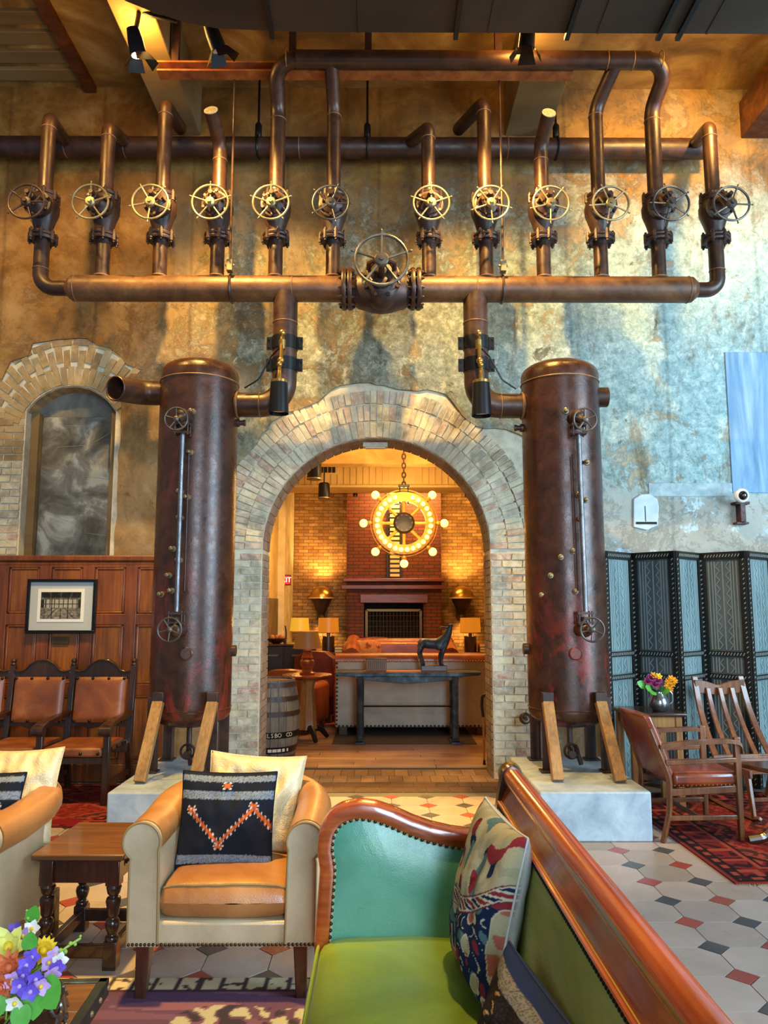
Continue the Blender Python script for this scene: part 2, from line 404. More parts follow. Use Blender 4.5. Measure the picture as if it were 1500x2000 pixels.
TBLK = make_tile('black_tile', [(0, '#35383c'), (0.5, '#43464a'), (1, '#4b4540')], 0.2)
GROUT = plain('grout', '#6d6558', 0.9)
OAK = make_tile('floor_oak', [(0, '#9a6f4c'), (0.3, '#a97c58'), (0.6, '#8d6444'), (0.85, '#b3875f'), (1, '#7d573b')], 0.1)
def make_oak():
    n = N('plank_oak'); g = n.n('NewGeometry').outputs['Position']; co = n.map((0.35, 3.5, 1), src=g)
    f = n.noise(6, 8, 0.6, 0.8, co); c = n.ramp(f, [(0.3, '#76563f'), (0.5, '#9b7456'), (0.7, '#b58d6c')])
    c = n.mix(0.4, c, n.ramp(n.rnd(), [(0, '#6f5140'), (0.5, '#a17a5a'), (1, '#c09a76')])); n.col(c).rough(0.38).bump(f, 0.08, 0.003); return n.m
OAK = make_oak()
def make_farbrick():
    n = N('back_room_brick'); g = n.n('NewGeometry').outputs['Position']; s = n.n('SeparateXYZ'); n.l(g, s.inputs[0])
    cb = n.n('CombineXYZ'); n.l(n.math('ADD', s.outputs[0], s.outputs[1]), cb.inputs[0]); n.l(s.outputs[2], cb.inputs[1])
    b = n.n('TexBrick'); n.l(cb.outputs[0], b.inputs['Vector']); b.inputs['Scale'].default_value = 1.0
    b.inputs['Brick Width'].default_value = 0.21; b.inputs['Row Height'].default_value = 0.07; b.inputs['Mortar Size'].default_value = 0.007
    b.inputs['Color1'].default_value = L('#c29a5c'); b.inputs['Color2'].default_value = L('#96693a'); b.inputs['Mortar'].default_value = L('#6f5a3b'); b.inputs['Mortar Smooth'].default_value = 0.6
    c = n.mix(n.ramp(n.noise(3, 10, 0.7, 0.5, g), [(0.35, 0.6), (0.6, 0.0)]), b.outputs['Color'], '#4d3a22')
    n.col(c).rough(0.85); n.bump(n.math('ADD', n.math('MULTIPLY', b.outputs['Fac'], -1.0), n.noise(12, 8, 0.7, 0.2, g)), 0.8, 0.03); return n.m
FARBRICK = make_farbrick()
def make_redbrick():
    n = N('fireplace_brick'); g = n.n('NewGeometry').outputs['Position']; s = n.n('SeparateXYZ'); n.l(g, s.inputs[0])
    cb = n.n('CombineXYZ'); n.l(n.math('ADD', s.outputs[0], s.outputs[1]), cb.inputs[0]); n.l(s.outputs[2], cb.inputs[1])
    b = n.n('TexBrick'); n.l(cb.outputs[0], b.inputs['Vector']); b.inputs['Scale'].default_value = 1.0
    b.inputs['Brick Width'].default_value = 0.22; b.inputs['Row Height'].default_value = 0.07; b.inputs['Mortar Size'].default_value = 0.008
    b.inputs['Color1'].default_value = L('#6b2a0e'); b.inputs['Color2'].default_value = L('#54200a'); b.inputs['Mortar'].default_value = L('#20130d')
    n.col(b.outputs['Color']).rough(0.7).bump(b.outputs['Fac'], -0.6, 0.02); return n.m
REDBRICK = make_redbrick()
OCHRE = mottled('ochre_wall', [(0.3, '#9d8554'), (0.6, '#b79d68'), (0.8, '#c7b07c')], 1.5, 0.85, 0, 0.2, 20)

# ------------------------------------------------------------------ floor
floor = struct(M().b2(-6.5, 6.5, -5.5, 7.3, -0.08, -0.006).build('floor', GROUT))
TA, TB, TX0, TY0 = 0.2968, 0.2873, 0.097, 6.68
def tile_mesh(kind):
    hx, hy = 0.255 * TA, 0.255 * TB; g = 0.0016; m = M()
    if kind == 'oct':
        x, y = TA / 2 - g, TB / 2 - g; q = [(-x + hx, -y), (x - hx, -y), (x, -y + hy), (x, y - hy), (x - hx, y), (-x + hx, y), (-x, y - hy), (-x, -y + hy)]
    else:
        q = [(hx - 2 * g, 0), (0, hy - 2 * g), (-hx + 2 * g, 0), (0, -hy + 2 * g)]
    return q
def tile_prism(q, dz=0.0, o=(0, 0)):
    k = len(q); v = [(p[0] + o[0], p[1] + o[1], -0.008) for p in q] + [(p[0] * 0.994 + o[0], p[1] * 0.994 + o[1], 0.0 + dz) for p in q]
    f = [tuple(range(k, 2 * k))] + [(i, (i + 1) % k, (i + 1) % k + k, i + k) for i in range(k)]
    return v, f
tm = {}
for kd, mt in (('oct', TILE), ('red', TRED), ('black', TBLK)):
    mm = M(); mm.add(*tile_prism(tile_mesh('oct' if kd == 'oct' else 'dot'))); tm[kd] = mm.mesh('tile', sharp=None); tm[kd].materials.append(mt)
rest = M()
def in_view(x, y): 
    v = Vector((x, y, -EYE)); c = v.dot(_F)
    if c < 1.5: return False
    a = 750 + FPX * v.dot(_R) / c; b = 1000 - FPX * v.dot(_U) / c
    return -40 < a < 1540 and b < 2050
cand = []
for i in range(-21, 21):
    for j in range(0, 22):
        for kd in (0, 1):
            x, y = TX0 + (i + 0.5 * kd) * TA, TY0 - (j + 0.5 * kd) * TB
            if y < 0.3 or abs(x) > 6.1: continue
            cand.append((kd, x, y, ('oct' if kd else ('red' if (i + j) % 2 == 0 else 'black'))))
# floor under furniture and rugs shows nothing; keep the tiles in view as parts of their own
seen = {0: 0, 1: 0}
for kd, x, y, key in sorted(cand, key=lambda t: t[2]):
    hid = (x < -0.35 and y < 3.0) or (-0.3 < x < 0.6 and y < 2.9) or (x > 2.45 and y < 6.3 and x - 2.2 > (y - 4.6) * -0.05 and y > 4.7 and x > 2.5)
    if in_view(x, y) and not hid and seen[kd] < 296:
        seen[kd] += 1
        o = piece(tm[key], 'octagon_tile' if kd else 'square_tile', floor, (x, y, random.uniform(-0.0006, 0.0006)))
    else:
        rest.mat({'oct': 0, 'red': 1, 'black': 2}[key]); rest.add(*tile_prism(tile_mesh('oct' if kd else 'dot'), 0, (x, y)))
stuff(rest.build('tile_field', [TILE, TRED, TBLK], floor, sharp=None))
# brick threshold in front of and inside the arch
pm = M(); pm.box((0, 0, -0.004), (1, 1, 0.012)); pav = pm.mesh('paver', sharp=None); pav.materials.append(PAVER)
pmd = pav.copy(); pmd.materials.clear(); pmd.materials.append(PAVERD)
for r_ in range(2):
    for k in range(17):
        piece(pmd, 'paver_brick', floor, (-1.95 + k * 0.205 + 0.1 * r_, 6.93 + 0.185 * r_, random.uniform(-0.001, 0.001)), (0, 0, 0), (0.2, 0.18, 1))
for r_ in range(2):
    for k in range(18):
        piece(pav, 'paver_brick', floor, (-1.15 + k * 0.13 + 0.06 * r_, 7.22 + 0.27 * r_ + 0.12, random.uniform(-0.001, 0.001)), (0, 0, 0), (0.126, 0.265, 1))
floor2 = struct(M().b2(-2.0, 3.4, 7.3, 16.2, -0.08, -0.008).build('floor', plain('subfloor', '#3a2a1e', 0.9)))
for r_ in range(20):
    y = 7.93 + r_ * 0.125; x = -1.95 - random.random() * 0.8
    while x < 3.3:
        ln = random.choice((1.2, 1.5, 1.8, 2.1)); x0, x1 = max(x, -1.95), min(x + ln, 3.35)
        if x1 - x0 > 0.1: piece(pm.mesh('plank', sharp=None), 'floor_plank', floor2, ((x0 + x1) / 2, y, random.uniform(-0.001, 0.001)), (0, 0, 0), (x1 - x0 - 0.006, 0.119, 1)).data.materials.append(OAK)
        x += ln

# ------------------------------------------------------------------ back wall with the arch and the blind window
WY = 7.3; AX, AZ, AR = -0.034, 2.15, 1.104
def arc(cx, cz, r, a0, a1, n): return [(cx + r * math.cos(R_(a0 + (a1 - a0) * i / n)), cz + r * math.sin(R_(a0 + (a1 - a0) * i / n))) for i in range(n + 1)]
NX, NZ, NR = -3.05, 3.264, 0.512; NA = math.degrees(math.asin((3.527 - NZ) / NR))
niche = [(-3.49, 1.7)] + arc(NX, NZ, NR, 180 - NA, NA, 16) + [(-2.61, 1.7)]
niche[1] = (-3.49, 3.527); niche[-2] = (-2.61, 3.527)
back = [(-6.5, 0), (AX - AR, 0)] + arc(AX, AZ, AR, 180, 0, 40) + [(AX + AR, 0), (6.5, 0), (6.5, 7.1), (-6.5, 7.1)]
rag = lambda p, s=0.03: (p[0] + random.uniform(-s, s), p[1] + random.uniform(-s, s))
edge = []
for k in range(61):
    a = 180 - 180 * k / 60; r = 1.59 + 0.03 * math.sin(a * 0.21) + (0.22 * math.exp(-((a - 36) / 9) ** 2)) + (0.05 if 60 < a < 110 else 0)
    edge.append(rag((AX + r * math.cos(R_(a)), AZ + r * math.sin(R_(a))), 0.014))
hole2 = [(-4.1, 1.8), (-4.1, 3.6), (-3.95, 3.7)]
for p in ((0, 745), (20, 705), (55, 695), (62, 672), (100, 664), (112, 664), (150, 660), (172, 661), (190, 675), (215, 680), (232, 694), (246, 712), (278, 722), (272, 732), (258, 728), (236, 750), (238, 790)):
    q = P(p[0], p[1], WY); hole2.append(rag((q.x, q.z), 0.008))
for k in range(14): hole2.append(rag((-2.555, 3.45 - k * 0.125), 0.012))
plas = [(-6.5, 0), (-1.5, 0)] + edge + [(1.5, 0), (6.5, 0), (6.5, 7.1), (-6.5, 7.1)]
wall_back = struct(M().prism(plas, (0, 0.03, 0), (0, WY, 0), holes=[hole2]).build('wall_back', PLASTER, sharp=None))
M().prism(back, (0, 0.42, 0), (0, WY + 0.024, 0), holes=[niche]).build('wall_core', MORTAR, wall_back, sharp=None)
pan = struct(M().prism([(p[0], p[1]) for p in [(-3.5, 1.7)] + arc(NX, NZ, NR + 0.01, 180 - NA, NA, 12) + [(-2.6, 1.7)]], (0, 0.05, 0), (0, WY + 0.22, 0)).build('window_1', SLATE, sharp=None))
M().b2(-3.40, -2.70, WY + 0.20, WY + 0.222, 1.75, 3.50).build('slate_panel', mottled('slate_dark', [(0.35, '#3a3730'), (0.48, '#57534a'), (0.58, '#77736a'), (0.66, '#a9a598')], 3.0, 0.75, 0, 0.4, 14, 15, (1, 1, 1), 0, 0.6), pan, bevel=0.004)
for x0, x1 in ((-3.485, -3.41), (-2.69, -2.615)): M().b2(x0, x1, WY + 0.13, WY + 0.222, 1.72, 3.53).build('side_post', CONC_B, pan, bevel=0.004)
# scratches chalked on the slate
for k in range(7):
    x = random.uniform(-3.35, -2.9); z = random.uniform(2.2, 3.4); a = random.uniform(-0.6, 0.6); pts = [(x + t * 0.28, WY + 0.197, z + a * t * 0.3 + 0.02 * math.sin(t * 2 + k)) for t in np.linspace(0, 1, 8)]
    M().tube(pts, 0.0016, 4).build('scratch', plain('chalk', '#b9b4a4', 0.9) if k == 0 else MT['chalk'], pan)
def unit_brick():
    m = M(); m.box((0, 0, 0), (1, 1, 1)); return m
def brick_meshes(mat, n=4):
    out = []
    for k in range(n):
        b = bmesh.new(); bmesh.ops.create_cube(b, size=1.0)
        for v in b.verts: v.co += Vector([random.uniform(-0.03, 0.03) for _ in range(3)])
        me = bpy.data.meshes.new('brick'); b.to_mesh(me); b.free(); me.materials.append(mat); out.append(me)
    return out
BM, BMN, BMD = brick_meshes(BRICK), brick_meshes(BRICKN), brick_meshes(BRICKD)
def brick(ms, parent, c, z, rot=(0, 0, 0), nm='brick'): return piece(random.choice(ms), nm, parent, c, rot, z)
arch = struct(thing('trim_1', '', '')); del arch['label']; del arch['category']
BY = WY + 0.022
cnt = 0
for row, (r0, r1) in enumerate(((AR + 0.004, AR + 0.165), (AR + 0.172, AR + 0.33), (AR + 0.337, AR + 0.485))):
    nb = int(PI * (r0 + r1) / 2 / 0.064)
    for k in range(nb):
        a = PI * (k + 0.5 + random.uniform(-0.06, 0.06)) / nb; rr = (r0 + r1) / 2; wd = PI * rr / nb - 0.007; ln = r1 - r0
        j = random.uniform(-0.012, 0.006)
        if row == 2: ln *= random.uniform(0.8, 1.0)
        brick(BM, arch, (AX + rr * math.cos(a), BY + j + 0.02, AZ + rr * math.sin(a)), (wd * random.uniform(0.85, 1), 0.06, ln), (0, PI / 2 - a, 0), 'voussoir_brick'); cnt += 1
course = 0.0705
for side in (-1, 1):
    x0 = AX + side * (AR + 0.002); wid = 0.40
    for c in range(30):
        z = (c + 0.5) * course; t = 0; first = 0.2 if (c % 2) else 0.105; u = 0
        while u < wid - 0.03:
            ln = min(first if u == 0 else 0.2, wid - u)
            ln2 = ln - 0.01
            brick(BM, arch, (x0 + side * (u + ln / 2), BY + 0.02 + random.uniform(-0.008, 0.006), z), (ln2, 0.06, course - 0.011 + random.uniform(-0.004, 0.002))); u += ln; cnt += 1
reveal = struct(thing('trim_2', '', '')); del reveal['label']; del reveal['category']
for side in (-1, 1):
    for c in range(30):
        z = (c + 0.5) * course; u = 0.02
        for ln in ((0.2, 0.2) if c % 2 else (0.1, 0.2, 0.1)):
            brick(BMD, reveal, (AX + side * (AR + 0.012), WY + 0.03 + u + ln / 2, z), (0.05, ln - 0.01, course - 0.011)); u += ln
nb = 38
for k in range(nb):
    a = PI * (k + 0.5) / nb; wd = PI * AR / nb - 0.008
    for q in range(2):
        brick(BMD, reveal, (AX + (AR + 0.015) * math.cos(a), WY + 0.05 + 0.105 + 0.205 * q, AZ + (AR + 0.015) * math.sin(a)), (wd, 0.197, 0.05), (0, PI / 2 - a, 0), 'soffit_brick')
nt = struct(thing('trim_3', '', '')); del nt['label']; del nt['category']
for row, (r0, r1) in enumerate(((NR + 0.004, NR + 0.2), (NR + 0.207, NR + 0.40))):
    a0, a1 = R_(NA - 14), R_(180 - NA + 24); nb = int((a1 - a0) * (r0 + r1) / 2 / (0.068 + 0.008 * row))
    for k in range(nb):
        a = a0 + (a1 - a0) * (k + 0.5) / nb; rr = (r0 + r1) / 2 + (0.03 if k % 2 else -0.03) * row; wd = (a1 - a0) * rr / nb - 0.012
        brick(BMN, nt, (NX + rr * math.cos(a), BY + 0.02 + random.uniform(-0.01, 0.005), NZ + rr * math.sin(a)), (wd, 0.06, r1 - r0 - 0.01), (0, PI / 2 - a, 0), 'voussoir_brick')
for k in range(6):
    a = R_(60 + k * 12.5); brick(BMN, nt, (NX + 0.955 * math.cos(a), BY + 0.02, NZ + 0.955 * math.sin(a)), (0.19, 0.06, 0.06), (0, PI / 2 - a, 0))
for k in range(22):
    a = R_(NA) + (PI - 2 * R_(NA)) * (k + 0.5) / 22
    brick(BMN, nt, (NX + (NR + 0.012) * math.cos(a), WY + 0.13, NZ + (NR + 0.012) * math.sin(a)), (0.058, 0.19, 0.05), (0, PI / 2 - a, 0), 'soffit_brick')
for c in range(24):
    z = 1.85 + c * course; u = 0; 
    for ln in ((0.19, 0.2, 0.2) if c % 2 else (0.1, 0.2, 0.2)):
        brick(BMN if c > 16 else BM, nt, (-3.5 - u - ln / 2, BY + 0.02 + random.uniform(-0.008, 0.005), z), (ln - 0.01, 0.06, course - 0.012)); u += ln
# blocked-up window on the right, plaster pocket, chase
blk = struct(M().b2(3.44, 4.5, WY - 0.012, WY + 0.02, 2.70, 4.12).build('window_2', BLUEP, bevel=0.006))
M().b2(2.62, 3.44, WY - 0.008, WY + 0.02, 2.665, 2.80).build('plaster_chase', mottled('chase_plaster', [(0.3, '#7f8f92'), (0.5, '#9cabab'), (0.7, '#bcc6c3')], 9, 0.9, 0, 0.6, 40, 12), wall_back, bevel=0.006)
sk = [(p[0], p[1]) for p in ((-2.1, 1.2),)]
tagp = M(); q = [P(a, b, WY) for a, b in ((1236, 1030), (1236, 975), (1250, 966), (1268, 965), (1283, 975), (1286, 990), (1284, 1026), (1262, 1036))]
tagp.prism([(v.x, v.z) for v in q], (0, 0.05, 0), (0, WY - 0.02, 0))
pk = tag(tagp.build('wall_pocket', mottled('pocket_plaster', [(0.3, '#a9b5bb'), (0.6, '#c3ccd0'), (0.8, '#d5dbdc')], 5, 0.8, 0, 0.4, 30), bevel=0.008), 'pale plaster pocket with a dark slot, patched into the wall above the folding screen', 'wall fitting')
c0 = P(1261, 1022, WY); M().box((c0.x, WY - 0.021, c0.z), (0.2, 0.012, 0.022)).build('slot', plain('black_gap', '#15110e', 0.8), pk)
c0 = P(1259, 1004, WY); M().box((c0.x, WY - 0.021, c0.z), (0.006, 0.006, 0.15)).build('seam', MT['black_gap'], pk)

# ------------------------------------------------------------------ ceiling of the hall
ceiling = struct(M().b2(-6.5, 6.5, -5.5, 7.35, 6.97, 7.2).build('ceiling', CONC_C))
for y in (6.25, 6.5, 6.75, 7.0):
    M().b2(-6.4, -3.06, y, y + 0.16, 6.935, 6.975).build('board_mark', CONC_B, ceiling, bevel=0.006)
def sb(name, m, mat, bev=0.006): return struct(m.build(name, mat, bevel=bev))
sb('ceiling_beam', M().b2(-2.20, -1.855, 1.5, 7.3, 6.43, 6.98), CONC_B, 0.012)
sb('ceiling_beam', M().b2(1.286, 1.738, 1.5, 7.3, 6.44, 6.98), CONC_B, 0.012)
sb('ceiling_beam', M().b2(-3.07, -2.95, 1.5, 7.3, 6.90, 6.98), mottled('rust_steel', [(0.3, '#3a1f12'), (0.5, '#5d3219'), (0.7, '#7d4a25')], 6, 0.7, 0.2, 0.3, 40))
rb = sb('ceiling_beam', M().b2(3.742, 4.5, 5.2, 7.3, 6.42, 6.82), MT['rust_steel'])

# ------------------------------------------------------------------ shell of the room behind the arch
FY = 16.0
wall_far = struct(M().b2(-2.1, 3.6, FY, FY + 0.2, 0, 5.2).build('wall_far', FARBRICK))
wall_left = struct(M().b2(-2.15, -1.95, 7.8, FY, 0, 5.2).build('wall_left', OCHRE))
M().b2(-1.96, -1.82, 14.5, 15.98, 0, 4.3).build('pilaster', CONC_T, wall_left, bevel=0.01)
M().b2(-1.96, -1.93, 13.0, 14.5, 0, 1.75).build('dado', mottled('dado_brown', [(0.3, '#4a3a22'), (0.7, '#6b5634')], 3, 0.8), wall_left)
wall_right = struct(M().b2(3.4, 3.6, 7.8, FY, 0, 5.2).build('wall_right', OCHRE))
struct(M().b2(-2.15, 3.6, 7.75, FY + 0.2, 5.0, 5.2).build('ceiling', mottled('back_ceiling', [(0.3, '#8b6f42'), (0.5, '#b18d55'), (0.7, '#c9a66c')], 2, 0.85, 0, 0.4, 16, 10)))
struct(M().b2(-2.0, 3.4, 12.6, 12.9, P(742, 906, 12.6).z, 5.0).build('ceiling_beam', MT['back_ceiling'], bevel=0.01))
# ------------------------------------------------------------------ iron, rust, brass
def make_rust(name, stops, red=None, rough=0.4, spots=0.0, metal=0.18):
    n = N(name); g = n.n('NewGeometry').outputs['Position']
    f = n.noise(5, 12, 0.68, 0.6, g); c = n.ramp(f, stops)
    if red:
        m = n.math('MULTIPLY', n.ramp(n.noise(2.6, 12, 0.72, 0.9, n.map((1.4, 1.4, 0.6), src=g)), [(0.50, 0.0), (0.58, 1.0)]), n.math('MULTIPLY', n.math('SUBTRACT', 2.1, n.sep(g)[2]), 0.9, clamp=True))
        c = n.mix(n.math('MULTIPLY', m, 0.85), c, red)
        m2 = n.math('MULTIPLY', n.ramp(n.noise(6, 14, 0.8, 0.4, g), [(0.56, 0.0), (0.62, 1.0)]), n.math('MULTIPLY', n.math('SUBTRACT', 2.0, n.sep(g)[2]), 0.8, clamp=True))
        c = n.mix(n.math('MULTIPLY', m2, 0.6), c, '#2a1c12')
    n.col(c).rough(n.ramp(n.noise(11, 8, 0.7, 0, g), [(0.3, rough + 0.16), (0.7, max(0.1, rough - 0.1))])).metal(metal)
    h = n.math('ADD', n.noise(60, 8, 0.7, 0, g), n.math('MULTIPLY', n.noise(9, 6, 0.6, 0, g), 0.8))
    n.bump(h, 0.25, 0.004); return n.m
IRON = make_rust('brown_iron_pipe', [(0.25, '#22130d'), (0.45, '#372016'), (0.62, '#4a2d1d'), (0.8, '#64442e')], rough=0.36)
HEAD = make_rust('pale_header_iron', [(0.25, '#3a2314'), (0.45, '#5a381f'), (0.62, '#704a2a'), (0.8, '#8a6238')], rough=0.42, metal=0.1)  # header pipe, a paler brown than the other pipes
IRON2 = make_rust('dark_iron', [(0.25, '#1d110c'), (0.45, '#33201a'), (0.62, '#472d24'), (0.8, '#5c4236')], rough=0.42)
TANK = make_rust('tank_iron', [(0.25, '#24140e'), (0.45, '#3a2117'), (0.62, '#4d2c1e'), (0.8, '#63402c')], '#7e2a20', rough=0.27, metal=0.2)
GALV = make_rust('handwheel_iron', [(0.25, '#5f5240'), (0.45, '#857556'), (0.62, '#9c8b67'), (0.8, '#b3a37c')], rough=0.38, metal=0.7)
WHEELD = make_rust('dark_wheel_iron', [(0.25, '#3a332e'), (0.5, '#5a524a'), (0.75, '#7a736a')], rough=0.38, metal=0.7)
RUSTB = MT['rust_steel']
BRASS = plain('worn_brass', '#b08a4a', 0.3, 0.9)
BLACKM = plain('black_metal', '#17171a', 0.38, 0.5)
DUCT = mottled('dark_duct', [(0.3, '#2b2018'), (0.6, '#3b2d22'), (0.8, '#4a3a2c')], 1.2, 0.6, 0.3, 0.15, 8)
WELD = make_rust('weld_bead', [(0.3, '#5c3a25'), (0.6, '#8a623f'), (0.8, '#a98356')], rough=0.5)

def ringpos(R, n, ph=0.0): return [(R * math.cos(2 * PI * k / n + ph), R * math.sin(2 * PI * k / n + ph)) for k in range(n)]
def flange_bolts(m, c, ax, R, n, r, h):
    fr = frame(ax); c = Vector(c)
    for a, b in ringpos(R, n, 0.3):
        p = c + fr @ Vector((a, b, 0)); d = fr @ Vector((0, 0, 1))
        m.cyl(p - d * h, p + d * h, r, n=6)
        m.cyl(p - d * (h + r * 0.9), p + d * (h + r * 0.9), r * 0.55, n=6)
def handwheel(m, c, R, ns, ph, r, hub, knobs=True, oval=0.0):
    """wheel in the x-z plane facing -y"""
    c = Vector(c); m.torus(c, (0, 1, 0), R, r, 32, 8)
    for k in range(ns):
        a = ph + 2 * PI * k / ns; d = Vector((math.cos(a), 0, math.sin(a)))
        m.tube([c + d * hub * 0.7 + Vector((0, 0.006, 0)), c + d * R * 0.55 + Vector((0, 0.004, 0)), c + d * (R - r * 0.5)], [r * 1.0, r * 0.72, r * 0.9], 8)
        if knobs:
            m.tube([c + d * R, c + d * (R + r * 2.0), c + d * (R + r * 2.6), c + d * (R + r * 3.6)], [r * 0.55, r * 0.5, r * 0.9, r * 0.45], 8)
MY, MZ = 6.3, P(400, 564, 6.3).z        # manifold axis
MR = 0.112
# ------------------------------------------------------------------ riser valves
VX = [P(px, 520, MY).x for px in (80, 200, 312, 424, 538, 650, 838, 950, 1062, 1174, 1287, 1400)]
WZ = P(600, 395, 5.97).z; ZL = P(600, 466, MY).z; ZU = P(600, 388, MY).z
VR = 0.062
def make_valve(name, label, wheelmat, ph, ns=5):
    t = thing(name, label, 'valve', (0, 0, ZL))
    zz = lambda z: z + ZL; H = ZU - ZL
    b = M(); b.lathe([(VR * 1.05, -0.06), (VR * 1.05, 0.03), (VR * 1.3, 0.09), (0.098, 0.15), (0.125, 0.23), (0.128, 0.29), (0.105, 0.36), (VR * 1.2, 0.42), (VR * 1.05, H - 0.02), (VR * 1.05, H + 0.05)], (0, 0, 0), n=24)
    b.ball((0, -0.045, 0.255), (0.105, 0.11, 0.125), 20, 12)
    b.build('body', IRON2, t, world=False)
    for z in (0.0, H):
        f = M()
        for s in (-1, 1): f.lathe([(0.0, s * 0.008 - 0.014), (0.112, s * 0.018 - 0.014), (0.118, s * 0.018), (0.112, s * 0.018 + 0.014), (0.0, s * 0.018 + 0.014)], (0, 0, z), n=24, caps=False)
        fl = f.build('flange', IRON2, t, world=False)
        bm = M(); flange_bolts(bm, (0, 0, z), (0, 0, 1), 0.108, 7, 0.019, 0.04); stuff(bm.build('bolts', IRON2, fl, world=False))
    bn = M(); bn.lathe([(0.115, 0.10), (0.118, 0.145), (0.10, 0.15), (0.095, 0.165), (0.055, 0.19), (0.036, 0.22), (0.032, 0.28), (0.02, 0.285), (0.018, 0.34)], (0, 0, 0.245), (0, -1, 0), 20)
    for k, (a, c) in enumerate(ringpos(0.105, 6, 0.4)): bn.cyl((a, -0.142, 0.245 + c), (a, -0.175, 0.245 + c), 0.014, n=6)
    for s in (-1, 1): bn.tube([(s * 0.075, -0.165, 0.245), (s * 0.062, -0.24, 0.25), (s * 0.03, -0.285, WZ - ZL)], [0.013, 0.012, 0.012], 6)
    bn.build('bonnet', IRON2, t, world=False)
    wm = M(); y = 5.97 - MY; handwheel(wm, (0, y, WZ - ZL), 0.15, ns, ph, 0.0095, 0.04)
    wh = wm.build('handwheel', wheelmat, t, world=False)
    hm = M(); hm.lathe([(0.03, -0.02), (0.042, -0.012), (0.042, 0.014), (0.034, 0.022), (0.017, 0.024), (0.016, 0.04)], (0, y, WZ - ZL), (0, -1, 0), 18); hm.build('hub', wheelmat, wh, world=False)
    return t
VL = ['leftmost riser valve, rust brown hand wheel, beside the end elbow of the manifold', 'second riser valve from the left, bronze rimmed wheel below a goose neck elbow',
      'third riser valve from the left, pale wheel under the tall copper-brown riser', 'fourth riser valve from the left, brightly lit wheel below the cut pipe end',
      'fifth riser valve from the left, brightly lit yellow wheel left of the centre', 'grey wheeled riser valve just left of the big centre valve',
      'pale wheeled riser valve just right of the big centre valve', 'riser valve whose pale wheel hangs beside the right hanger rod',
      'tan wheeled riser valve below the right cut pipe end', 'third riser valve from the right, pale wheel, below the inner leg of the loop pipe',
      'second riser valve from the right, grey wheel, below the outer end of the loop pipe', 'rightmost riser valve, grey wheel set right of its pipe at the end elbow']
wm_ = [IRON, GALV, GALV, GALV, GALV, WHEELD, GALV, GALV, GALV, GALV, WHEELD, WHEELD]
protos = {}
phs = [1.25, PI / 2, 2.1, PI / 2, PI / 2, 1.2, PI / 2, 1.0, 0.9, 2.0, 1.85, 1.2]
for i in range(12):
    v = make_valve('riser_valve', VL[i], wm_[i], phs[i])
    v['group'] = 'valves along the pipe manifold'; v.location = (VX[i], MY, ZL)
# ------------------------------------------------------------------ manifold
man = thing('pipe_manifold', 'long brown iron header pipe with riser stubs across the wall above the arch', 'pipe', (0, MY, MZ))
XL, XR = P(135, 564, MY).x, P(1357, 568, MY).x; XC0, XC1 = P(670, 565, MY).x, P(820, 565, MY).x
hl = M(); hl.lathe([(0.066, XL - 0.02), (0.085, XL), (MR * 0.98, XL + 0.03), (MR, XL + 0.06), (MR, XC0 + 0.02)], (0, MY, MZ), (1, 0, 0), 28)
hl = hl.build('header_pipe', HEAD, man)
hr = M(); hr.lathe([(MR, XC1 - 0.02), (MR, XR - 0.06), (MR * 0.98, XR - 0.03), (0.085, XR), (0.066, XR + 0.02)], (0, MY, MZ), (1, 0, 0), 28)
hr = hr.build('header_pipe', HEAD, man)
for x, par in ((XL + 0.065, hl), (XR - 0.065, hr), (P(572, 560, MY).x, hl), (P(930, 560, MY).x, hr)): M().torus((x, MY, MZ), (1, 0, 0), MR, 0.005, 28, 6).build('weld_seam', WELD, par)
for i in range(12):
    if 0 < i < 11:
        M().cyl((VX[i], MY, MZ + 0.05), (VX[i], MY, ZL - 0.02), VR, n=18).build('riser_stub', IRON, man)
        M().torus((VX[i], MY, MZ + MR - 0.006), (0, 0, 1), VR + 0.004, 0.008, 20, 6).build('weld_seam', WELD, man)
for i, xe in ((0, XL), (11, XR)):
    s = 1 if i == 0 else -1
    M().tube(fillet([(VX[i], MY, ZL - 0.02), (VX[i], MY, MZ), (xe + s * 0.02, MY, MZ)], 0.17, 10), VR + 0.003, 18).build('end_elbow', IRON, man)
    M().torus((VX[i], MY, MZ + 0.175), (0, 0, 1), VR + 0.003, 0.005, 20, 6).build('weld_seam', WELD, man)
# ------------------------------------------------------------------ big centre valve
bx = (XC0 + XC1) / 2
bv = thing('gate_valve', 'large flanged centre valve with a five spoke grey hand wheel on the manifold', 'valve', (bx, MY, MZ))
b = M(); b.lathe([(MR, XC0 + 0.02), (MR * 1.02, XC0 + 0.08), (0.15, XC0 + 0.13), (0.185, bx - 0.08), (0.195, bx), (0.185, bx + 0.08), (0.15, XC1 - 0.13), (MR * 1.02, XC1 - 0.08), (MR, XC1 - 0.02)], (0, MY, MZ - 0.02), (1, 0, 0), 28)
b.ball((bx, MY - 0.05, MZ - 0.03), (0.185, 0.17, 0.18), 24, 14); b.build('body', IRON2, bv)
for x in (XC0 + 0.012, XC0 + 0.062, XC1 - 0.062, XC1 - 0.012):
    f = M().lathe([(MR * 0.9, x - 0.018), (0.178, x - 0.018), (0.182, x - 0.012), (0.182, x + 0.012), (0.178, x + 0.018), (MR * 0.9, x + 0.018)], (0, MY, MZ), (1, 0, 0), 32).build('flange', IRON, bv)
for x in (XC0 + 0.037, XC1 - 0.037):
    m = M(); flange_bolts(m, (x, MY, MZ), (1, 0, 0), 0.155, 12, 0.016, 0.055); stuff(m.build('bolts', IRON2, bv))
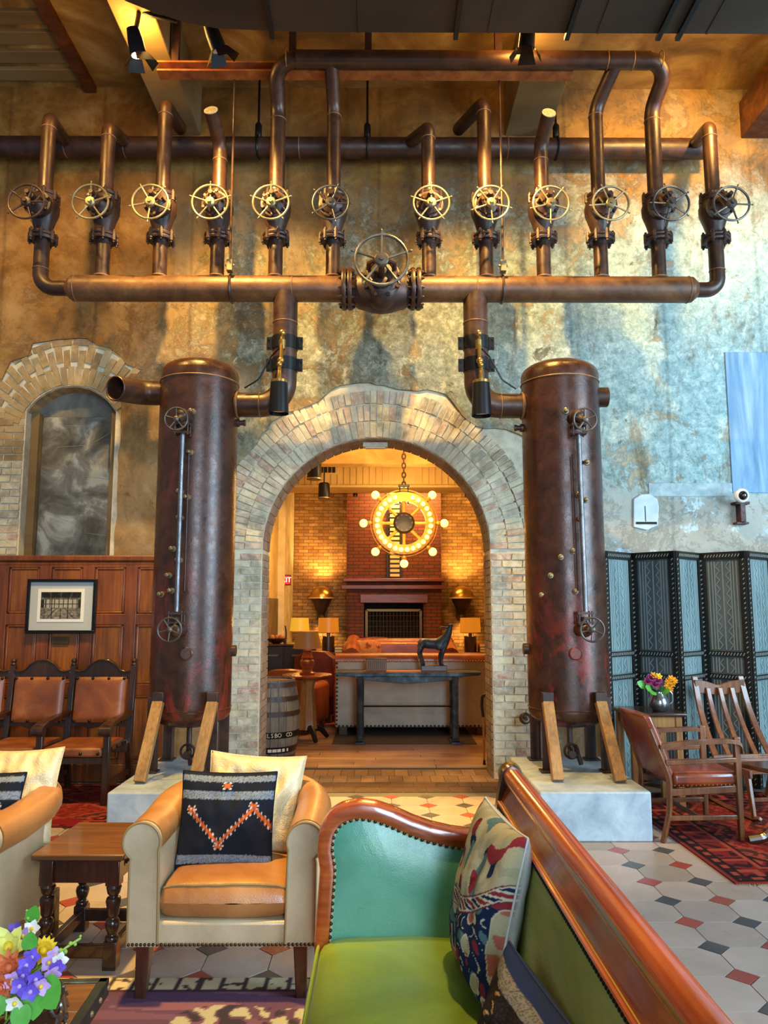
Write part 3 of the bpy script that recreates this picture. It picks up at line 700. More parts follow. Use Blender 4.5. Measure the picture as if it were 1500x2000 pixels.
m = M(); m.lathe([(0.165, 0.12), (0.17, 0.165), (0.15, 0.17), (0.14, 0.19), (0.12, 0.20), (0.05, 0.205)], (bx, MY, MZ + 0.02), (0, -1, 0), 28)
for a, c in ringpos(0.155, 9, 0.2): m.cyl((bx + a, MY - 0.16, MZ + 0.02 + c), (bx + a, MY - 0.2, MZ + 0.02 + c), 0.016, n=6)
m.lathe([(0.06, 0.2), (0.045, 0.22), (0.045, 0.26), (0.024, 0.265), (0.022, 0.48)], (bx, MY, MZ + 0.06), (0, -1, 0), 16)
for s in (-1, 1): m.tube([(bx + s * 0.11, MY - 0.19, MZ + 0.05), (bx + s * 0.105, MY - 0.32, MZ + 0.09), (bx + s * 0.03, MY - 0.42, MZ + 0.075)], [0.024, 0.02, 0.02], 8)
m.torus((bx, MY - 0.24, MZ + 0.04), (0, 1, 0), 0.115, 0.02, 24, 8); m.build('bonnet', IRON2, bv)
wc = P(743, 507, 5.82); m = M(); handwheel(m, (bx, 5.82, wc.z), 0.213, 5, PI / 2, 0.0135, 0.055)
wh = m.build('handwheel', WHEELD, bv)
M().lathe([(0.04, -0.02), (0.058, -0.01), (0.058, 0.018), (0.05, 0.026), (0.022, 0.028), (0.02, 0.046)], (bx, 5.82, wc.z), (0, -1, 0), 20).build('hub', WHEELD, wh)
M().tube([(bx, 5.86, wc.z), (bx, 6.02, wc.z - 0.03), (bx, 6.2, MZ + 0.05)], 0.026, 10).build('stem', IRON2, bv)
# ------------------------------------------------------------------ risers above the valves
RZ = ZU + 0.02
HY, HZ = 7.08, (P(700, 270, 7.0).z + P(700, 307, 7.0).z) / 2 + 0.05
hdr = thing('wall_pipe', 'long dark brown pipe running along the top of the wall behind the risers', 'pipe', (0, HY, HZ))
M().cyl((-6.3, HY, HZ), (P(1375, 285, HY).x, HY, HZ), 0.1, n=24).build('pipe_run', IRON2, hdr)
for px in (130, 245, 585, 990, 1270): M().torus((P(px, 285, HY).x, HY, HZ), (1, 0, 0), 0.1, 0.006, 24, 6).build('weld_seam', WELD, hdr)
def riser(label, pts, r=0.4, seams=True, name='riser_pipe', rad=VR, end=None):
    t = thing(name, label, 'pipe', pts[0], 0, 'riser pipes above the valves')
    path = fillet(pts, r, 9); M().tube(path, rad, 18).build('pipe_run', IRON, t)
    for i in range(1, len(pts) - 1):
        p = Vector(pts[i]); d = (Vector(pts[i - 1]) - p); q = p + d.normalized() * min(r * 0.95, d.length * 0.45)
        M().torus(q, d, rad, 0.005, 20, 6).build('weld_seam', WELD, t)
    if end: M().cyl(Vector(pts[-1]), Vector(pts[-1]) + end * 0.006, rad - 0.002, n=24).build('cut_end', mottled('cut_steel', [(0.3, '#a08a5c'), (0.5, '#c9b27a'), (0.7, '#e2cd96')], 30, 0.6, 0.3, 0.6, 120) if 'cut_steel' not in MT else MT['cut_steel'], t)
    return t
def goose(i, ztop, xo, label, dx=0.0):
    x = VX[i]; return riser(label, [(x, MY, RZ), (x, MY, ztop), (x + xo, 7.0, HZ + 0.02)], 0.1)
goose(0, P(85, 228, MY).z - 0.02, P(125, 288, 7.0).x - VX[0], 'leftmost riser, short goose neck bending back down into the wall pipe')
goose(1, P(205, 246, MY).z - 0.02, P(240, 290, 7.0).x - VX[1], 'second riser from the left, low rounded elbow turning back to the wall pipe')
x = VX[2]; riser('tall copper-brown riser, third from the left, rounded top bending back', [(x, MY, RZ), (x, MY, P(315, 203, MY).z - 0.02), (P(352, 262, 7.0).x, 7.0, HZ + 0.15)], 0.1)
for i, (px, py), nm in ((3, (412, 216), 'left short riser kinked forward and cut off, bright sawn end'), (8, (1072, 221), 'right short riser kinked forward and cut off, bright sawn end')):
    k = P(424 if i == 3 else 1060, 285, MY).z; e = P(px, py, 6.02); d = (e - Vector((VX[i], MY, k))).normalized()
    riser(nm, [(VX[i], MY, RZ), (VX[i], MY, k), e], 0.15, end=d)
goose(6, P(825, 248, MY).z - 0.02, -0.12, 'low goose neck riser just right of the centre')
x = VX[7]; riser('tall riser right of the centre, elbow bending straight back', [(x, MY, RZ), (x, MY, P(940, 198, MY).z - 0.02), (x - 0.15, 7.0, HZ + 0.15)], 0.1)
goose(11, P(1385, 246, MY).z - 0.02, P(1360, 288, 7.0).x - VX[11], 'rightmost riser, goose neck bending back left to the wall pipe')
LY = 6.0; LZ = (P(700, 100, LY).z + P(700, 133, LY).z) / 2
loop = thing('loop_pipe', 'dark overhead loop pipe with four legs, highest pipe under the duct', 'pipe', (0.8, LY, LZ))
lx0, lx1 = P(538, 116, LY).x, P(1308, 116, LY).x; LR = 0.075
kz = lambda px, py: P(px, py, MY).z
M().tube(fillet([(VX[4], MY, RZ), (VX[4], MY, kz(538, 215)), (lx0, LY, LZ), (lx1, LY, LZ), (VX[10], MY, kz(1287, 215)), (VX[10], MY, RZ)], 0.19, 10), VR + 0.006, 18).build('pipe_run', IRON, loop)
M().cyl((lx0 + 0.18, LY, LZ), (lx1 - 0.18, LY, LZ), LR, n=20).build('top_pipe', IRON, loop)
for i, px in ((5, 647), (9, 1205)):
    M().tube(fillet([(VX[i], MY, RZ), (VX[i], MY, kz(px, 215)), (P(px, 116, LY).x, LY, LZ)], 0.2, 8), VR, 18).build('pipe_leg', IRON, loop)
    M().torus((VX[i], MY, kz(px, 228)), (0, 0, 1), VR, 0.005, 20, 6).build('weld_seam', WELD, loop)
for x in (VX[4], VX[10]): M().torus((x, MY, kz(538, 235)), (0, 0, 1), VR + 0.006, 0.005, 20, 6).build('weld_seam', WELD, loop)
for px in (560, 1185, 1235, 1290): M().torus((P(px, 116, LY).x, LY, LZ), (1, 0, 0), LR, 0.005, 20, 6).build('weld_seam', WELD, loop)
# steel channel that carries the loop, hanger rods
SZ = P(700, 130, 6.08).z
st = thing('steel_channel', 'orange rusty steel channel hung under the ceiling behind the loop pipe', 'beam', (0, 6.08, SZ))
x0, x1 = P(306, 130, 6.08).x, P(1120, 135, 6.08).x
for z in (-0.035, 0.045): M().b2(x0, x1, 6.08, 6.2, SZ + z - 0.008, SZ + z + 0.008).build('channel_flange', mottled('orange_rust', [(0.3, '#6d3517'), (0.5, '#97501f'), (0.7, '#b56a2d')], 7, 0.7, 0.2, 0.3, 40), st, bevel=0.002)
M().b2(x0, x1, 6.19, 6.2, SZ - 0.04, SZ + 0.05).build('channel_web', MT['orange_rust'], st)
for px in (340, 570, 719, 975, 1090):
    x = P(px, 130, 6.1).x; M().b2(x - 0.03, x + 0.03, 6.11, 6.17, SZ + 0.04, 6.98).build('hanger_post', IRON2, st)
for px, txt in ((455, 'left'), (978, 'right')):
    x = P(px, 330, 6.22).x
    h = thing('hanger_rod', 'thin %s hanger rod from the steel channel down to a clamp on the manifold' % txt, 'rod', (x, 6.2, MZ), 0, 'hanger rods of the manifold')
    M().cyl((x, 6.2, MZ + 0.15), (x, 6.2, SZ), 0.010, n=8).build('rod', IRON, h)
    M().torus((x, MY, MZ), (1, 0, 0), MR + 0.006, 0.012, 24, 6).build('clamp_ring', IRON, h)
    m = M(); m.box((x, 6.2, MZ + 0.16), (0.05, 0.07, 0.1)); m.cyl((x - 0.04, 6.2, MZ + 0.17), (x + 0.04, 6.2, MZ + 0.17), 0.012, n=6); m.build('clamp_lug', GALV, h, bevel=0.004)
for px in (500, 717, 1093):
    x = P(px, 200, 6.9).x
    h = thing('pipe_hanger', {500: 'left thin black hanger with turnbuckle above the wall pipe, beside the left loop leg', 717: 'centre thin black hanger with turnbuckle above the wall pipe', 1093: 'right thin black hanger with turnbuckle above the wall pipe, by the cut pipe'}[px], 'rod', (x, HY, HZ), 0, 'wall pipe hangers')
    M().cyl((x, HY, HZ + 0.1), (x, HY, 6.98), 0.012, n=8).build('rod', BLACKM, h); M().lathe([(0.02, 0.1), (0.034, 0.12), (0.034, 0.24), (0.015, 0.27)], (x, HY, HZ), n=10).build('turnbuckle', BLACKM, h)
    M().torus((x, HY, HZ), (1, 0, 0), 0.107, 0.012, 20, 6).build('clamp_ring', BLACKM, h)

# ------------------------------------------------------------------ tanks
TY = 6.3; TR = 0.325
def tank(side):
    s = side; tx = s * 1.537; nm = 'left' if s < 0 else 'right'
    t = thing('boiler_tank', 'tall %s rust brown iron tank, %s' % (nm, 'red paint worn at its foot, beside the wood panelling' if s < 0 else 'standing in front of the folding screen'), 'tank', (tx, TY, 0.35), 0, 'twin iron tanks beside the arch')
    Z0, Z1 = P(391, 1385, TY).z, P(391, 738, TY).z
    M().lathe([(TR, Z0), (TR, Z1)], (tx, TY, 0), n=48, caps=False).build('shell', TANK, t)
    dome = [(TR * math.cos(a), Z1 + 0.015 + 0.13 * math.sin(a)) for a in np.linspace(0, PI / 2 - 0.02, 9)]
    M().lathe([(TR, Z1 - 0.06), (TR + 0.002, Z1 + 0.01)] + dome, (tx, TY, 0), n=48).build('dome_cap', TANK, t, sharp=60)
    M().lathe([(TR * math.cos(a), Z0 - 0.01 - 0.13 * math.sin(a)) for a in np.linspace(PI / 2 - 0.02, 0, 9)] + [(TR + 0.002, Z0)], (tx, TY, 0), n=48).build('bottom_dish', TANK, t, sharp=60)
    for z in (Z1 - 0.06, Z0 + 0.02): M().torus((tx, TY, z), (0, 0, 1), TR + 0.001, 0.006, 48, 6).build('weld_seam', WELD if z > 2 else TANK, t)
    leg = M()
    for a in (-1, 1):
        for b in (-1, 1):
            lm = M(); x, y = tx + a * 0.235, TY + b * 0.235
            lm.b2(x - 0.04, x + 0.04, y - 0.005, y + 0.005, 0.33, Z0 + 0.12); lm.b2(x - a * 0.04 - 0.005, x - a * 0.04 + 0.005, y - 0.04, y + 0.04, 0.33, Z0 + 0.12); lm.b2(x - 0.06, x + 0.06, y - 0.06, y + 0.06, 0.33, 0.345)
            lm.build('leg', IRON2, t, bevel=0.003)
    for a in (-1, 1):
        base = G(*((273, 1528) if a < 0 else (425, 1500)), 0.34) if s < 0 else G(*((1090, 1525) if a < 0 else (1212, 1527)), 0.34)
        top = P(*((310, 1352) if a < 0 else (416, 1352)), 5.98) if s < 0 else P(*((1069, 1352) if a < 0 else (1172, 1352)), 5.98)
        if s < 0 and a > 0: base = Vector((-1.36, 5.78, 0.34))
        M().bar(base, top - Vector((0, 0, 0.07)), 0.082, 0.06, side=(1, 0, 0)).build('strut', wood('strut_wood', '#6e4a26', '#9b6e3a', '#b98a50', 0.5, 'Z') if 'strut_wood' not in MT else MT['strut_wood'], t, bevel=0.004)
        M().bar(top - Vector((0, 0, 0.075)), top + Vector((0, 0, 0.0)), 0.084, 0.062, side=(1, 0, 0)).build('strut_cap', IRON2, t, bevel=0.003)
        M().bar(top + Vector((0, 0.02, -0.03)), (top.x, TY - 0.23, top.z - 0.05), 0.05, 0.04, side=(1, 0, 0)).build('strut_bracket', IRON2, t)
    # gauge column with two hand wheel valves
    gx = tx + s * 0.02 * -1
    gp = (354, 1146, 5.88) if s < 0 else (1133, 900, 5.88)
    gxu = P(356, 860, 5.88).x if s < 0 else P(1130, 860, 5.88).x
    gxl = gxu + (0.0 if s < 0 else 0.012)
    zu, zl = P(344, 836, 5.88).z, P(344, 1205, 5.88).z
    M().tube([(gxu, 5.88, zu - 0.04), (gxl, 5.88, zl + 0.04)], 0.02, 12).build('gauge_tube', make_rust('gauge_tube_iron', [(0.3, '#4a4844'), (0.6, '#77757a'), (0.8, '#908d8f')], rough=0.3, metal=0.8) if s < 0 else bpy.data.materials['gauge_tube_iron'], t)
    M().cyl((gxu + s * -0.035 * 0 - s * 0.045, 5.92, zu - 0.2), (gxl - s * 0.045, 5.92, zl + 0.2), 0.006, n=6).build('guard_rod', IRON2, t)
    for z, sg in ((zu, 1), (zl, -1)):
        g = M(); wx = P(344, 818, 5.72).x if s < 0 else P(1143, 826, 5.72).x
        if sg < 0: wx = P(331, 1230, 5.72).x if s < 0 else P(1157, 1232, 5.72).x
        wz = (P(344, 818, 5.72) if sg > 0 else P(331, 1230, 5.72)).z
        g.b2(gxu - 0.06, gxu + 0.06, 5.83, 5.93, z - 0.05, z - 0.035); g.b2(gxu - 0.06, gxu + 0.06, 5.83, 5.93, z + 0.02, z + 0.035)
        for a, b in ((-1, -1), (1, -1), (1, 1), (-1, 1)): g.cyl((gxu + a * 0.05, 5.88 + b * 0.04, z - 0.06), (gxu + a * 0.05, 5.88 + b * 0.04, z + 0.045), 0.007, n=6)
        zb = z + 0.10 * sg
        g.cyl((gxu, 5.88, z), (gxu, 5.88, zb), 0.028, n=12)
        g.tube([(gxu - s * 0.03, TY - 0.2, zb), (gxu - s * 0.015, 5.98, zb), (gxu, 5.88, zb), (wx, 5.78, wz)], [0.05, 0.05, 0.045, 0.022], 14)
        g.torus((gxu - s * 0.022, 6.0, zb), (0.1, 1, 0), 0.058, 0.014, 16, 6); g.ball((gxu, 5.87, zb), (0.055, 0.06, 0.055), 14, 8)
        vv = g.build('gauge_valve', IRON2, t)
        m = M(); handwheel(m, (wx, 5.72, wz), 0.088, 5, 0.6 + sg, 0.008, 0.022, knobs=False); m.lathe([(0.02, -0.01), (0.022, 0.012), (0.01, 0.02)], (wx, 5.72, wz), (0, -1, 0), 12); m.build('handwheel', WHEELD, vv)
    def peg(px, py, ln=0.06, r=0.016, off=0.0):
        q = P(px, py, 5.98); dx = q.x - tx; y = TY - math.sqrt(max(0.002, TR * TR - dx * dx)); q = P(px, py, y - 0.03)
        m = M(); m.lathe([(r * 1.5, -0.02), (r * 1.5, 0.014), (r, 0.016), (r, ln), (r * 0.6, ln + 0.004)], (q.x, y, q.z), (0.35 * (1 if s > 0 else -1) * -1 * 0 - 0.25, -1, 0.05), 10); m.build('try_cock', GALV, t)
    pegs = ((376, 803), (372, 883), (352, 960), (366, 971), (352, 1011), (338, 1072), (350, 1094), (330, 1124), (315, 1161), (335, 1154)) if s < 0 else ((1107, 802), (1148, 902), (1132, 966), (1146, 976), (1136, 1013), (1097, 1088), (1122, 1076), (1077, 1124), (1060, 1162), (1126, 1155))
    for p in pegs: peg(*p)
    q = P(*((365, 1276) if s < 0 else (1123, 1276)), TY - TR + 0.01); dx = q.x - tx; y = TY - math.sqrt(TR * TR - dx * dx)
    M().lathe([(0.052, -0.03), (0.052, 0.03), (0.044, 0.036), (0.042, 0.026), (0.0, 0.026)], (q.x, y, q.z), (dx, -0.3, 0), 20).build('hand_port', TANK, t)
    q = P(*((457, 1271) if s < 0 else (1029, 1267)), TY); M().cyl((tx - s * (TR - 0.03), TY, q.z), (tx - s * (TR + 0.035), TY, q.z), 0.045, n=16).build('side_port', IRON2, t)
    q = P(*((470, 826) if s < 0 else (1012, 836)), TY); M().lathe([(0.035, 0), (0.035, 0.04), (0.022, 0.042), (0.022, 0.07), (0.028, 0.072), (0.028, 0.09)], (tx - s * (TR - 0.02), TY, q.z), (-s, 0, 0), 12).build('side_plug', IRON2, t)
    # drain with cock below the dish
    dz = 0.345
    m = M(); m.tube(fillet([(tx, TY, Z0 - 0.1), (tx, TY, dz + 0.1), (tx - s * 0.02, TY - 0.12, dz + 0.1)], 0.05, 5), 0.022, 12); m.torus((tx - s * 0.02, TY - 0.12, dz + 0.12), (0, 1, 0), 0.055, 0.01, 18, 6); m.cyl((tx - s * 0.02, TY - 0.1, dz + 0.1), (tx - s * 0.02, TY - 0.16, dz + 0.1), 0.03, n=12); m.tube([(tx + 0.02, TY - 0.08, dz + 0.16), (tx + 0.05, TY - 0.14, dz + 0.02)], 0.018, 8)
    m.build('drain_cock', IRON2, t)
    if s < 0:
        q = P(320, 768, TY); e = P(228, 763, TY - 0.25)
        pts = fillet([(tx - TR + 0.06, TY, q.z), (tx - TR - 0.16, TY, q.z), (e.x, TY - 0.28, e.z + 0.01)], 0.3, 8)
        nz = M(); nz.tube(pts, 0.103, 24, caps=False); nz.tube(pts, 0.092, 24, caps=False); nz.build('outlet_pipe', IRON, t)
        d = (pts[-1] - pts[-2]).normalized(); M().torus(pts[-1], d, 0.0975, 0.008, 24, 8).build('outlet_rim', IRON, t); M().cyl(pts[-1] - d * 0.16, pts[-1] - d * 0.15, 0.094, n=24).build('dark_bore', MT['black_gap'], t)
    else:
        q = P(1180, 776, TY); M().lathe([(0.085, 0), (0.085, 0.1), (0.078, 0.1), (0.078, 0.02)], (tx + TR - 0.02, TY, q.z), (1, 0, 0), 20).build('outlet_stub', IRON, t)
    return t
tank(-1); tank(1)
def plinth(s):
    x = s * 1.49
    m = M().b2(x - 0.385, x + 0.385, 5.42, 6.66, 0, 0.33); o = m.build('concrete_plinth', CONC_P, bevel=0.012)
    tag(o, 'grey concrete plinth under the %s iron tank' % ('left' if s < 0 else 'right'), 'plinth', 'tank plinths')
    o.location = (0, 0, 0); return o
plinth(-1); plinth(1)
# ------------------------------------------------------------------ drop pipes and their clamped lamps
def drop(s):
    px = 557 if s < 0 else 929; x = P(px, 640, MY).x; ze = P(480 if s < 0 else 1015, 791 if s < 0 else 793, MY).z; tx = s * 1.537
    t = thing('drop_pipe', '%s drop pipe curving from the manifold into the side of the %s tank' % (('left', 'left') if s < 0 else ('right', 'right')), 'pipe', (x, MY, ze), 0, 'drop pipes from the manifold')
    M().tube(fillet([(x, MY, MZ), (x, MY, ze), (tx - s * (TR - 0.03), MY, ze)], 0.2, 12), 0.105, 26).build('pipe_run', IRON, t)
    for p, d in (((x, MY, P(px, 632, MY).z), (0, 0, 1)), ((x + s * 0.2, MY, ze), (1, 0, 0))): M().torus(p, d, 0.105, 0.005, 26, 6).build('weld_seam', WELD, t)
    M().torus((tx - s * TR, MY, ze), (1, 0, 0), 0.108, 0.013, 26, 6).build('weld_seam', WELD, t)
    l = thing('clamped_lamp', 'black cone lamp on brass fittings, strapped to the %s drop pipe' % ('left' if s < 0 else 'right'), 'lamp', (x, 6.1, ze), 0, 'lamps strapped to the drop pipes')
    for py in (664, 707):
        z = P(px, py, 6.2).z; m = M(); m.lathe([(0.109, -0.055), (0.113, -0.055), (0.113, 0.055), (0.109, 0.055)], (x, MY, z), n=26)
        for q in (-1, 1):
            m.b2(x + q * 0.11, x + q * 0.155, MY - 0.02, MY + 0.0, z - 0.055, z + 0.055)
            for k in (-0.035, 0.035): m.cyl((x + q * 0.138, MY - 0.03, z + k), (x + q * 0.138, MY, z + k), 0.009, n=6)
        m.build('strap', BLACKM, l)
    lx = P(545 if s < 0 else 940, 760, 6.05).x; z0, z1, z2 = P(545, 808 if s < 0 else 812, 6.05).z, P(545, 746, 6.05).z, P(545, 655, 6.1).z
    M().lathe([(0.078, z0 + 0.005), (0.083, z0), (0.070, z1 - 0.005), (0.066, z1), (0.0, z1)], (lx, 6.05, 0), n=24, caps=False).build('lamp_shade', BLACKM, l)
    M().lathe([(0.0, z0 + 0.03), (0.072, z0 + 0.03)], (lx, 6.05, 0), n=20, caps=False).build('lens', plain('white_lens', '#d8d4c8', 0.4), l)
    M().lathe([(0.067, z1 - 0.015), (0.071, z1 - 0.01), (0.071, z1 + 0.012), (0.04, z1 + 0.02), (0.02, z1 + 0.03), (0.017, z1 + 0.09), (0.012, z1 + 0.1)], (lx, 6.05, 0), n=20).build('collar', BRASS, l)
    xm = x - 0.03 * (1 if s > 0 else -0.2)
    m = M(); m.tube([(lx, 6.05, z1 + 0.08), (lx, 6.06, z1 + 0.16), (x + (lx - x) * 0.6, 6.1, z1 + 0.2), (x, 6.13, z2)], [0.017, 0.016, 0.016, 0.02], 10)
    m.ball((x, 6.12, z2 + 0.03), 0.03); m.lathe([(0.027, -0.05), (0.03, 0.03)], (x, 6.13, z2 - 0.06), n=12); m.ball((x + (lx - x) * 0.6, 6.1, z1 + 0.2), 0.03); m.ball((lx, 6.055, z1 + 0.15), 0.024); m.build('swivel_arm', BRASS, l)
    ex = tx - s * 0.33
    M().tube(fillet([(x + s * 0.02, 6.12, z2 - 0.1), (x + s * 0.1, 6.16, z1 + 0.25), (x + s * 0.2, 6.18, z1 + 0.06), (x + s * 0.32, 6.2, ze + 0.12)], 0.1, 5), 0.007, 6).build('cable', BLACKM, l)
drop(-1); drop(1)
# ------------------------------------------------------------------ track spotlights and the air duct
BULBW = glow('lamp_lens_lit', (1.0, 0.78, 0.42, 1), 30)
def track(px, py, label, aim, lit):
    c = P(px, py, 5.62); d = (Vector(aim) - c).normalized()
    t = thing('track_spotlight', label, 'spotlight', c, 0, 'track spotlights under the ceiling')
    M().tube([c - d * 0.1, c - d * 0.02, c + d * 0.1], [0.05, 0.062, 0.066], 18, caps=True).build('lamp_can', BLACKM, t)
    M().cyl(c + d * 0.101, c + d * 0.104, 0.055, n=20).build('lens', BULBW if lit else MT['white_lens'], t)
    fr = frame(d)
    for k in range(4):
        a = k * PI / 2 + 0.4; u = fr @ Vector((math.cos(a), math.sin(a), 0)); v = fr @ Vector((-math.sin(a), math.cos(a), 0))
        p0 = c + d * 0.1 + u * 0.068; p1 = p0 + (d * 0.8 + u * 0.55).normalized() * 0.1
        m = M(); m.add([p0 - v * 0.05, p0 + v * 0.05, p1 + v * 0.075, p1 - v * 0.075], [(0, 1, 2, 3)])
        nrm = (p1 - p0).cross(v).normalized() * 0.003; m.add([p0 - v * 0.05 + nrm, p0 + v * 0.05 + nrm, p1 + v * 0.075 + nrm, p1 - v * 0.075 + nrm], [(3, 2, 1, 0)]); m.build('barn_door', BLACKM, t)
    top = c + Vector((0.0, 0.05, 0.33))
    M().tube([c - d * 0.02 + Vector((0, 0, 0.06)), c + Vector((0, 0.02, 0.2)), top], 0.02, 8).build('yoke', BLACKM, t)
    M().tube(fillet([top, top + Vector((0.1, 0, -0.05)), top + Vector((0.3, 0.05, -0.06))], 0.06, 5), 0.018, 8).build('power_arm', BLACKM, t)
    M().cyl(top, (top.x, top.y, 6.98), 0.018, n=8).build('drop_rod', BLACKM, t)
track(265, 82, 'lit black track spotlight with barn doors at the upper left', (-1.6, 6.2, 4.2), True)
track(418, 72, 'black track spotlight with barn doors under the rounded duct corner', (-0.6, 6.4, 4.3), False)
track(1030, 68, 'black track spotlight with barn doors above the loop pipe on the right', (1.1, 6.3, 4.3), False)
DZ = 5.92
dp = [(6.3, 5.25)] + [(x, 5.25) for x in (0.5, -0.6)]
for px, py in ((430, 56), (390, 50), (350, 40), (300, 24), (245, 2)):
    g = G(px, py, DZ); dp.append((g.x, g.y))
dp += [(-2.25, 4.2), (-2.3, 3.0), (6.3, 3.0)]
du = thing('air_duct', 'broad dark brown air duct with a rounded end across the top of the hall', 'duct', (1, 4, DZ))
M().prism(dp, (0, 0, 0.5), (0, 0, DZ), (1, 0, 0), (0, 1, 0)).build('casing', DUCT, du, sharp=40)
for px in (525, 895, 1120, 1305, 1345): 
    g = G(px, 30, DZ); M().b2(g.x - 0.018, g.x + 0.018, 3.2, 5.29, DZ - 0.03, DZ).build('strap', BLACKM, du)
for px in (700, 960, 1180, 1400): g = G(px, 30, DZ); M().b2(g.x - 0.006, g.x + 0.006, 3.2, 5.25, DZ - 0.006, DZ).build('seam', DUCT, du)
# ================================================================== the room behind the arch
SHADE = glow('amber_lamp_shade', (1.0, 0.30, 0.015, 1), 0.5, '#5a2a06')
SHADEY = glow('yellow_lamp_shade', (1.0, 0.50, 0.03, 1), 0.65, '#6e4008')
SHADEB = glow('tan_lamp_shade', (1.0, 0.45, 0.1, 1), 0.06, '#7c4c1c')
BULB = glow('warm_bulb', (1.0, 0.52, 0.11, 1), 3.2, '#ffe0a0')
BROWNL = leather('brown_leather', [(0.3, '#6b2f14'), (0.5, '#8e4420'), (0.7, '#a9592c')], 0.32)
REDL = leather('oxblood_leather', [(0.3, '#451410'), (0.5, '#5f2018'), (0.7, '#7a3022')], 0.35)
SOFAB = leather('grey_tan_leather', [(0.3, '#8c8070'), (0.5, '#a1937e'), (0.7, '#b3a48c')], 0.42, 2, 0.15, 0.1)
DARKW = wood('dark_wood', '#22120b', '#3a2014', '#54301d', 0.3, 'Z', 1, 0.3)
REDW = wood('red_mahogany', '#5a2410', '#84391a', '#a55428', 0.25, 'X', 1, 0.4)
MIDW = wood('table_wood', '#6b421f', '#93612f', '#b07c42', 0.35, 'Z', 1, 0.2)
NAIL = plain('nailhead_bronze', '#4a3826', 0.35, 0.8)
IRONB = mottled('blue_black_iron', [(0.3, '#1f262c'), (0.5, '#2f3a42'), (0.65, '#48565f'), (0.8, '#6f7f88')], 9, 0.45, 0.4, 0.4, 50, 10)
def amber(loc, p, size=0.15, c=AMBER): return light('POINT', 'room_glow', loc, p, c, size=size)

# ---- fireplace
fp = thing('fireplace', 'dark red brick fireplace with a stepped mantel and mesh screen on the far wall', 'fireplace', (0.3, 15.7, 0))
x0, x1 = P(677, 1100, 15.5).x, P(862, 1100, 15.5).x; o0, o1 = P(711, 1200, 15.5).x, P(827, 1200, 15.5).x; oz = P(770, 1176, 15.5).z
M().prism([(x0, 0), (o0, 0), (o0, oz), (o1, oz), (o1, 0), (x1, 0), (x1, 4.99), (x0, 4.99)], (0, 0.49, 0), (0, 15.5, 0)).build('chimney_breast', REDBRICK, fp, sharp=None)
M().b2(o0, o1, 15.95, 15.99, 0, oz).build('firebox_back', plain('soot', '#0c0908', 0.9), fp)
for z0, z1, yy, e in ((P(770, 1133, 15.3).z - 0.03, P(770, 1133, 15.3).z + 0.04, 15.3, 0.06), (P(770, 1146, 15.35).z - 0.05, P(770, 1146, 15.35).z + 0.04, 15.35, 0.10), (P(770, 1172, 15.42).z - 0.06, P(770, 1160, 15.42).z, 15.42, -0.28)):
    M().b2(x0 - e, x1 + e, yy, 15.55, z0, z1).build('mantel', wood('mantel_wood', '#4a2010', '#6b3016', '#8a4422', 0.35, 'X') if 'mantel_wood' not in MT else MT['mantel_wood'], fp, bevel=0.012)
for s_, a_, b_ in ((0, x0, o0), (1, o1, x1)): M().b2(a_ + 0.04, b_ - 0.02, 15.46, 15.55, 0, oz).build('pier', REDBRICK, fp)
scn = thing('fire_screen', 'black wire mesh screen standing in the firebox', 'screen', (0.3, 15.6, 0))
sx0, sx1, sz = o0 + 0.05, o1 - 0.05, P(770, 1192, 15.45).z
m = M(); m.bar((sx0, 15.62, 0), (sx0, 15.62, sz), 0.05, 0.03); m.bar((sx1, 15.62, 0), (sx1, 15.62, sz), 0.05, 0.03); m.bar((sx0, 15.62, sz), (sx1, 15.62, sz), 0.03, 0.05); m.build('screen_frame', plain('old_bronze', '#6b5636', 0.4, 0.8), scn)
m = M()
for k in range(1, 16): x = sx0 + (sx1 - sx0) * k / 16; m.bar((x, 15.63, 0), (x, 15.63, sz), 0.008, 0.008)
for k in range(1, 14): z = sz * k / 14; m.bar((sx0, 15.63, z), (sx1, 15.63, z), 0.008, 0.008)
stuff(m.build('mesh', plain('mesh_wire', '#4a3f2c', 0.6, 0.5), scn))
# ---- gauge ladder on the chimney breast
gb = thing('gauge_board', 'tall striped measuring ladder of dark rails and cream rungs on the chimney breast', 'wall decor', (P(770, 1040, 15.45).x, 15.45, 2.2))
xa, xb = P(757, 1000, 15.46).x, P(783, 1000, 15.46).x; za, zb = P(770, 1128, 15.46).z, P(770, 950, 15.46).z
for x in (xa, xb): M().b2(x - 0.018, x + 0.018, 15.44, 15.5, za, zb).build('rail', BLACKM, gb)
nr = 20
for k in range(nr):
    z = za + (zb - za) * (k + 0.5) / nr; hh = (zb - za) / nr
    M().b2(xa + 0.05, xb - 0.03, 15.45, 15.49, z - hh * 0.3, z + hh * 0.3).build('rung', plain('rung_cream', '#c9b487', 0.6) if k == 0 else MT['rung_cream'], gb)
    M().b2(xa - 0.02, xb + 0.02, 15.455, 15.495, z + hh * 0.38, z + hh * 0.62).build('rung_bar', BLACKM, gb)
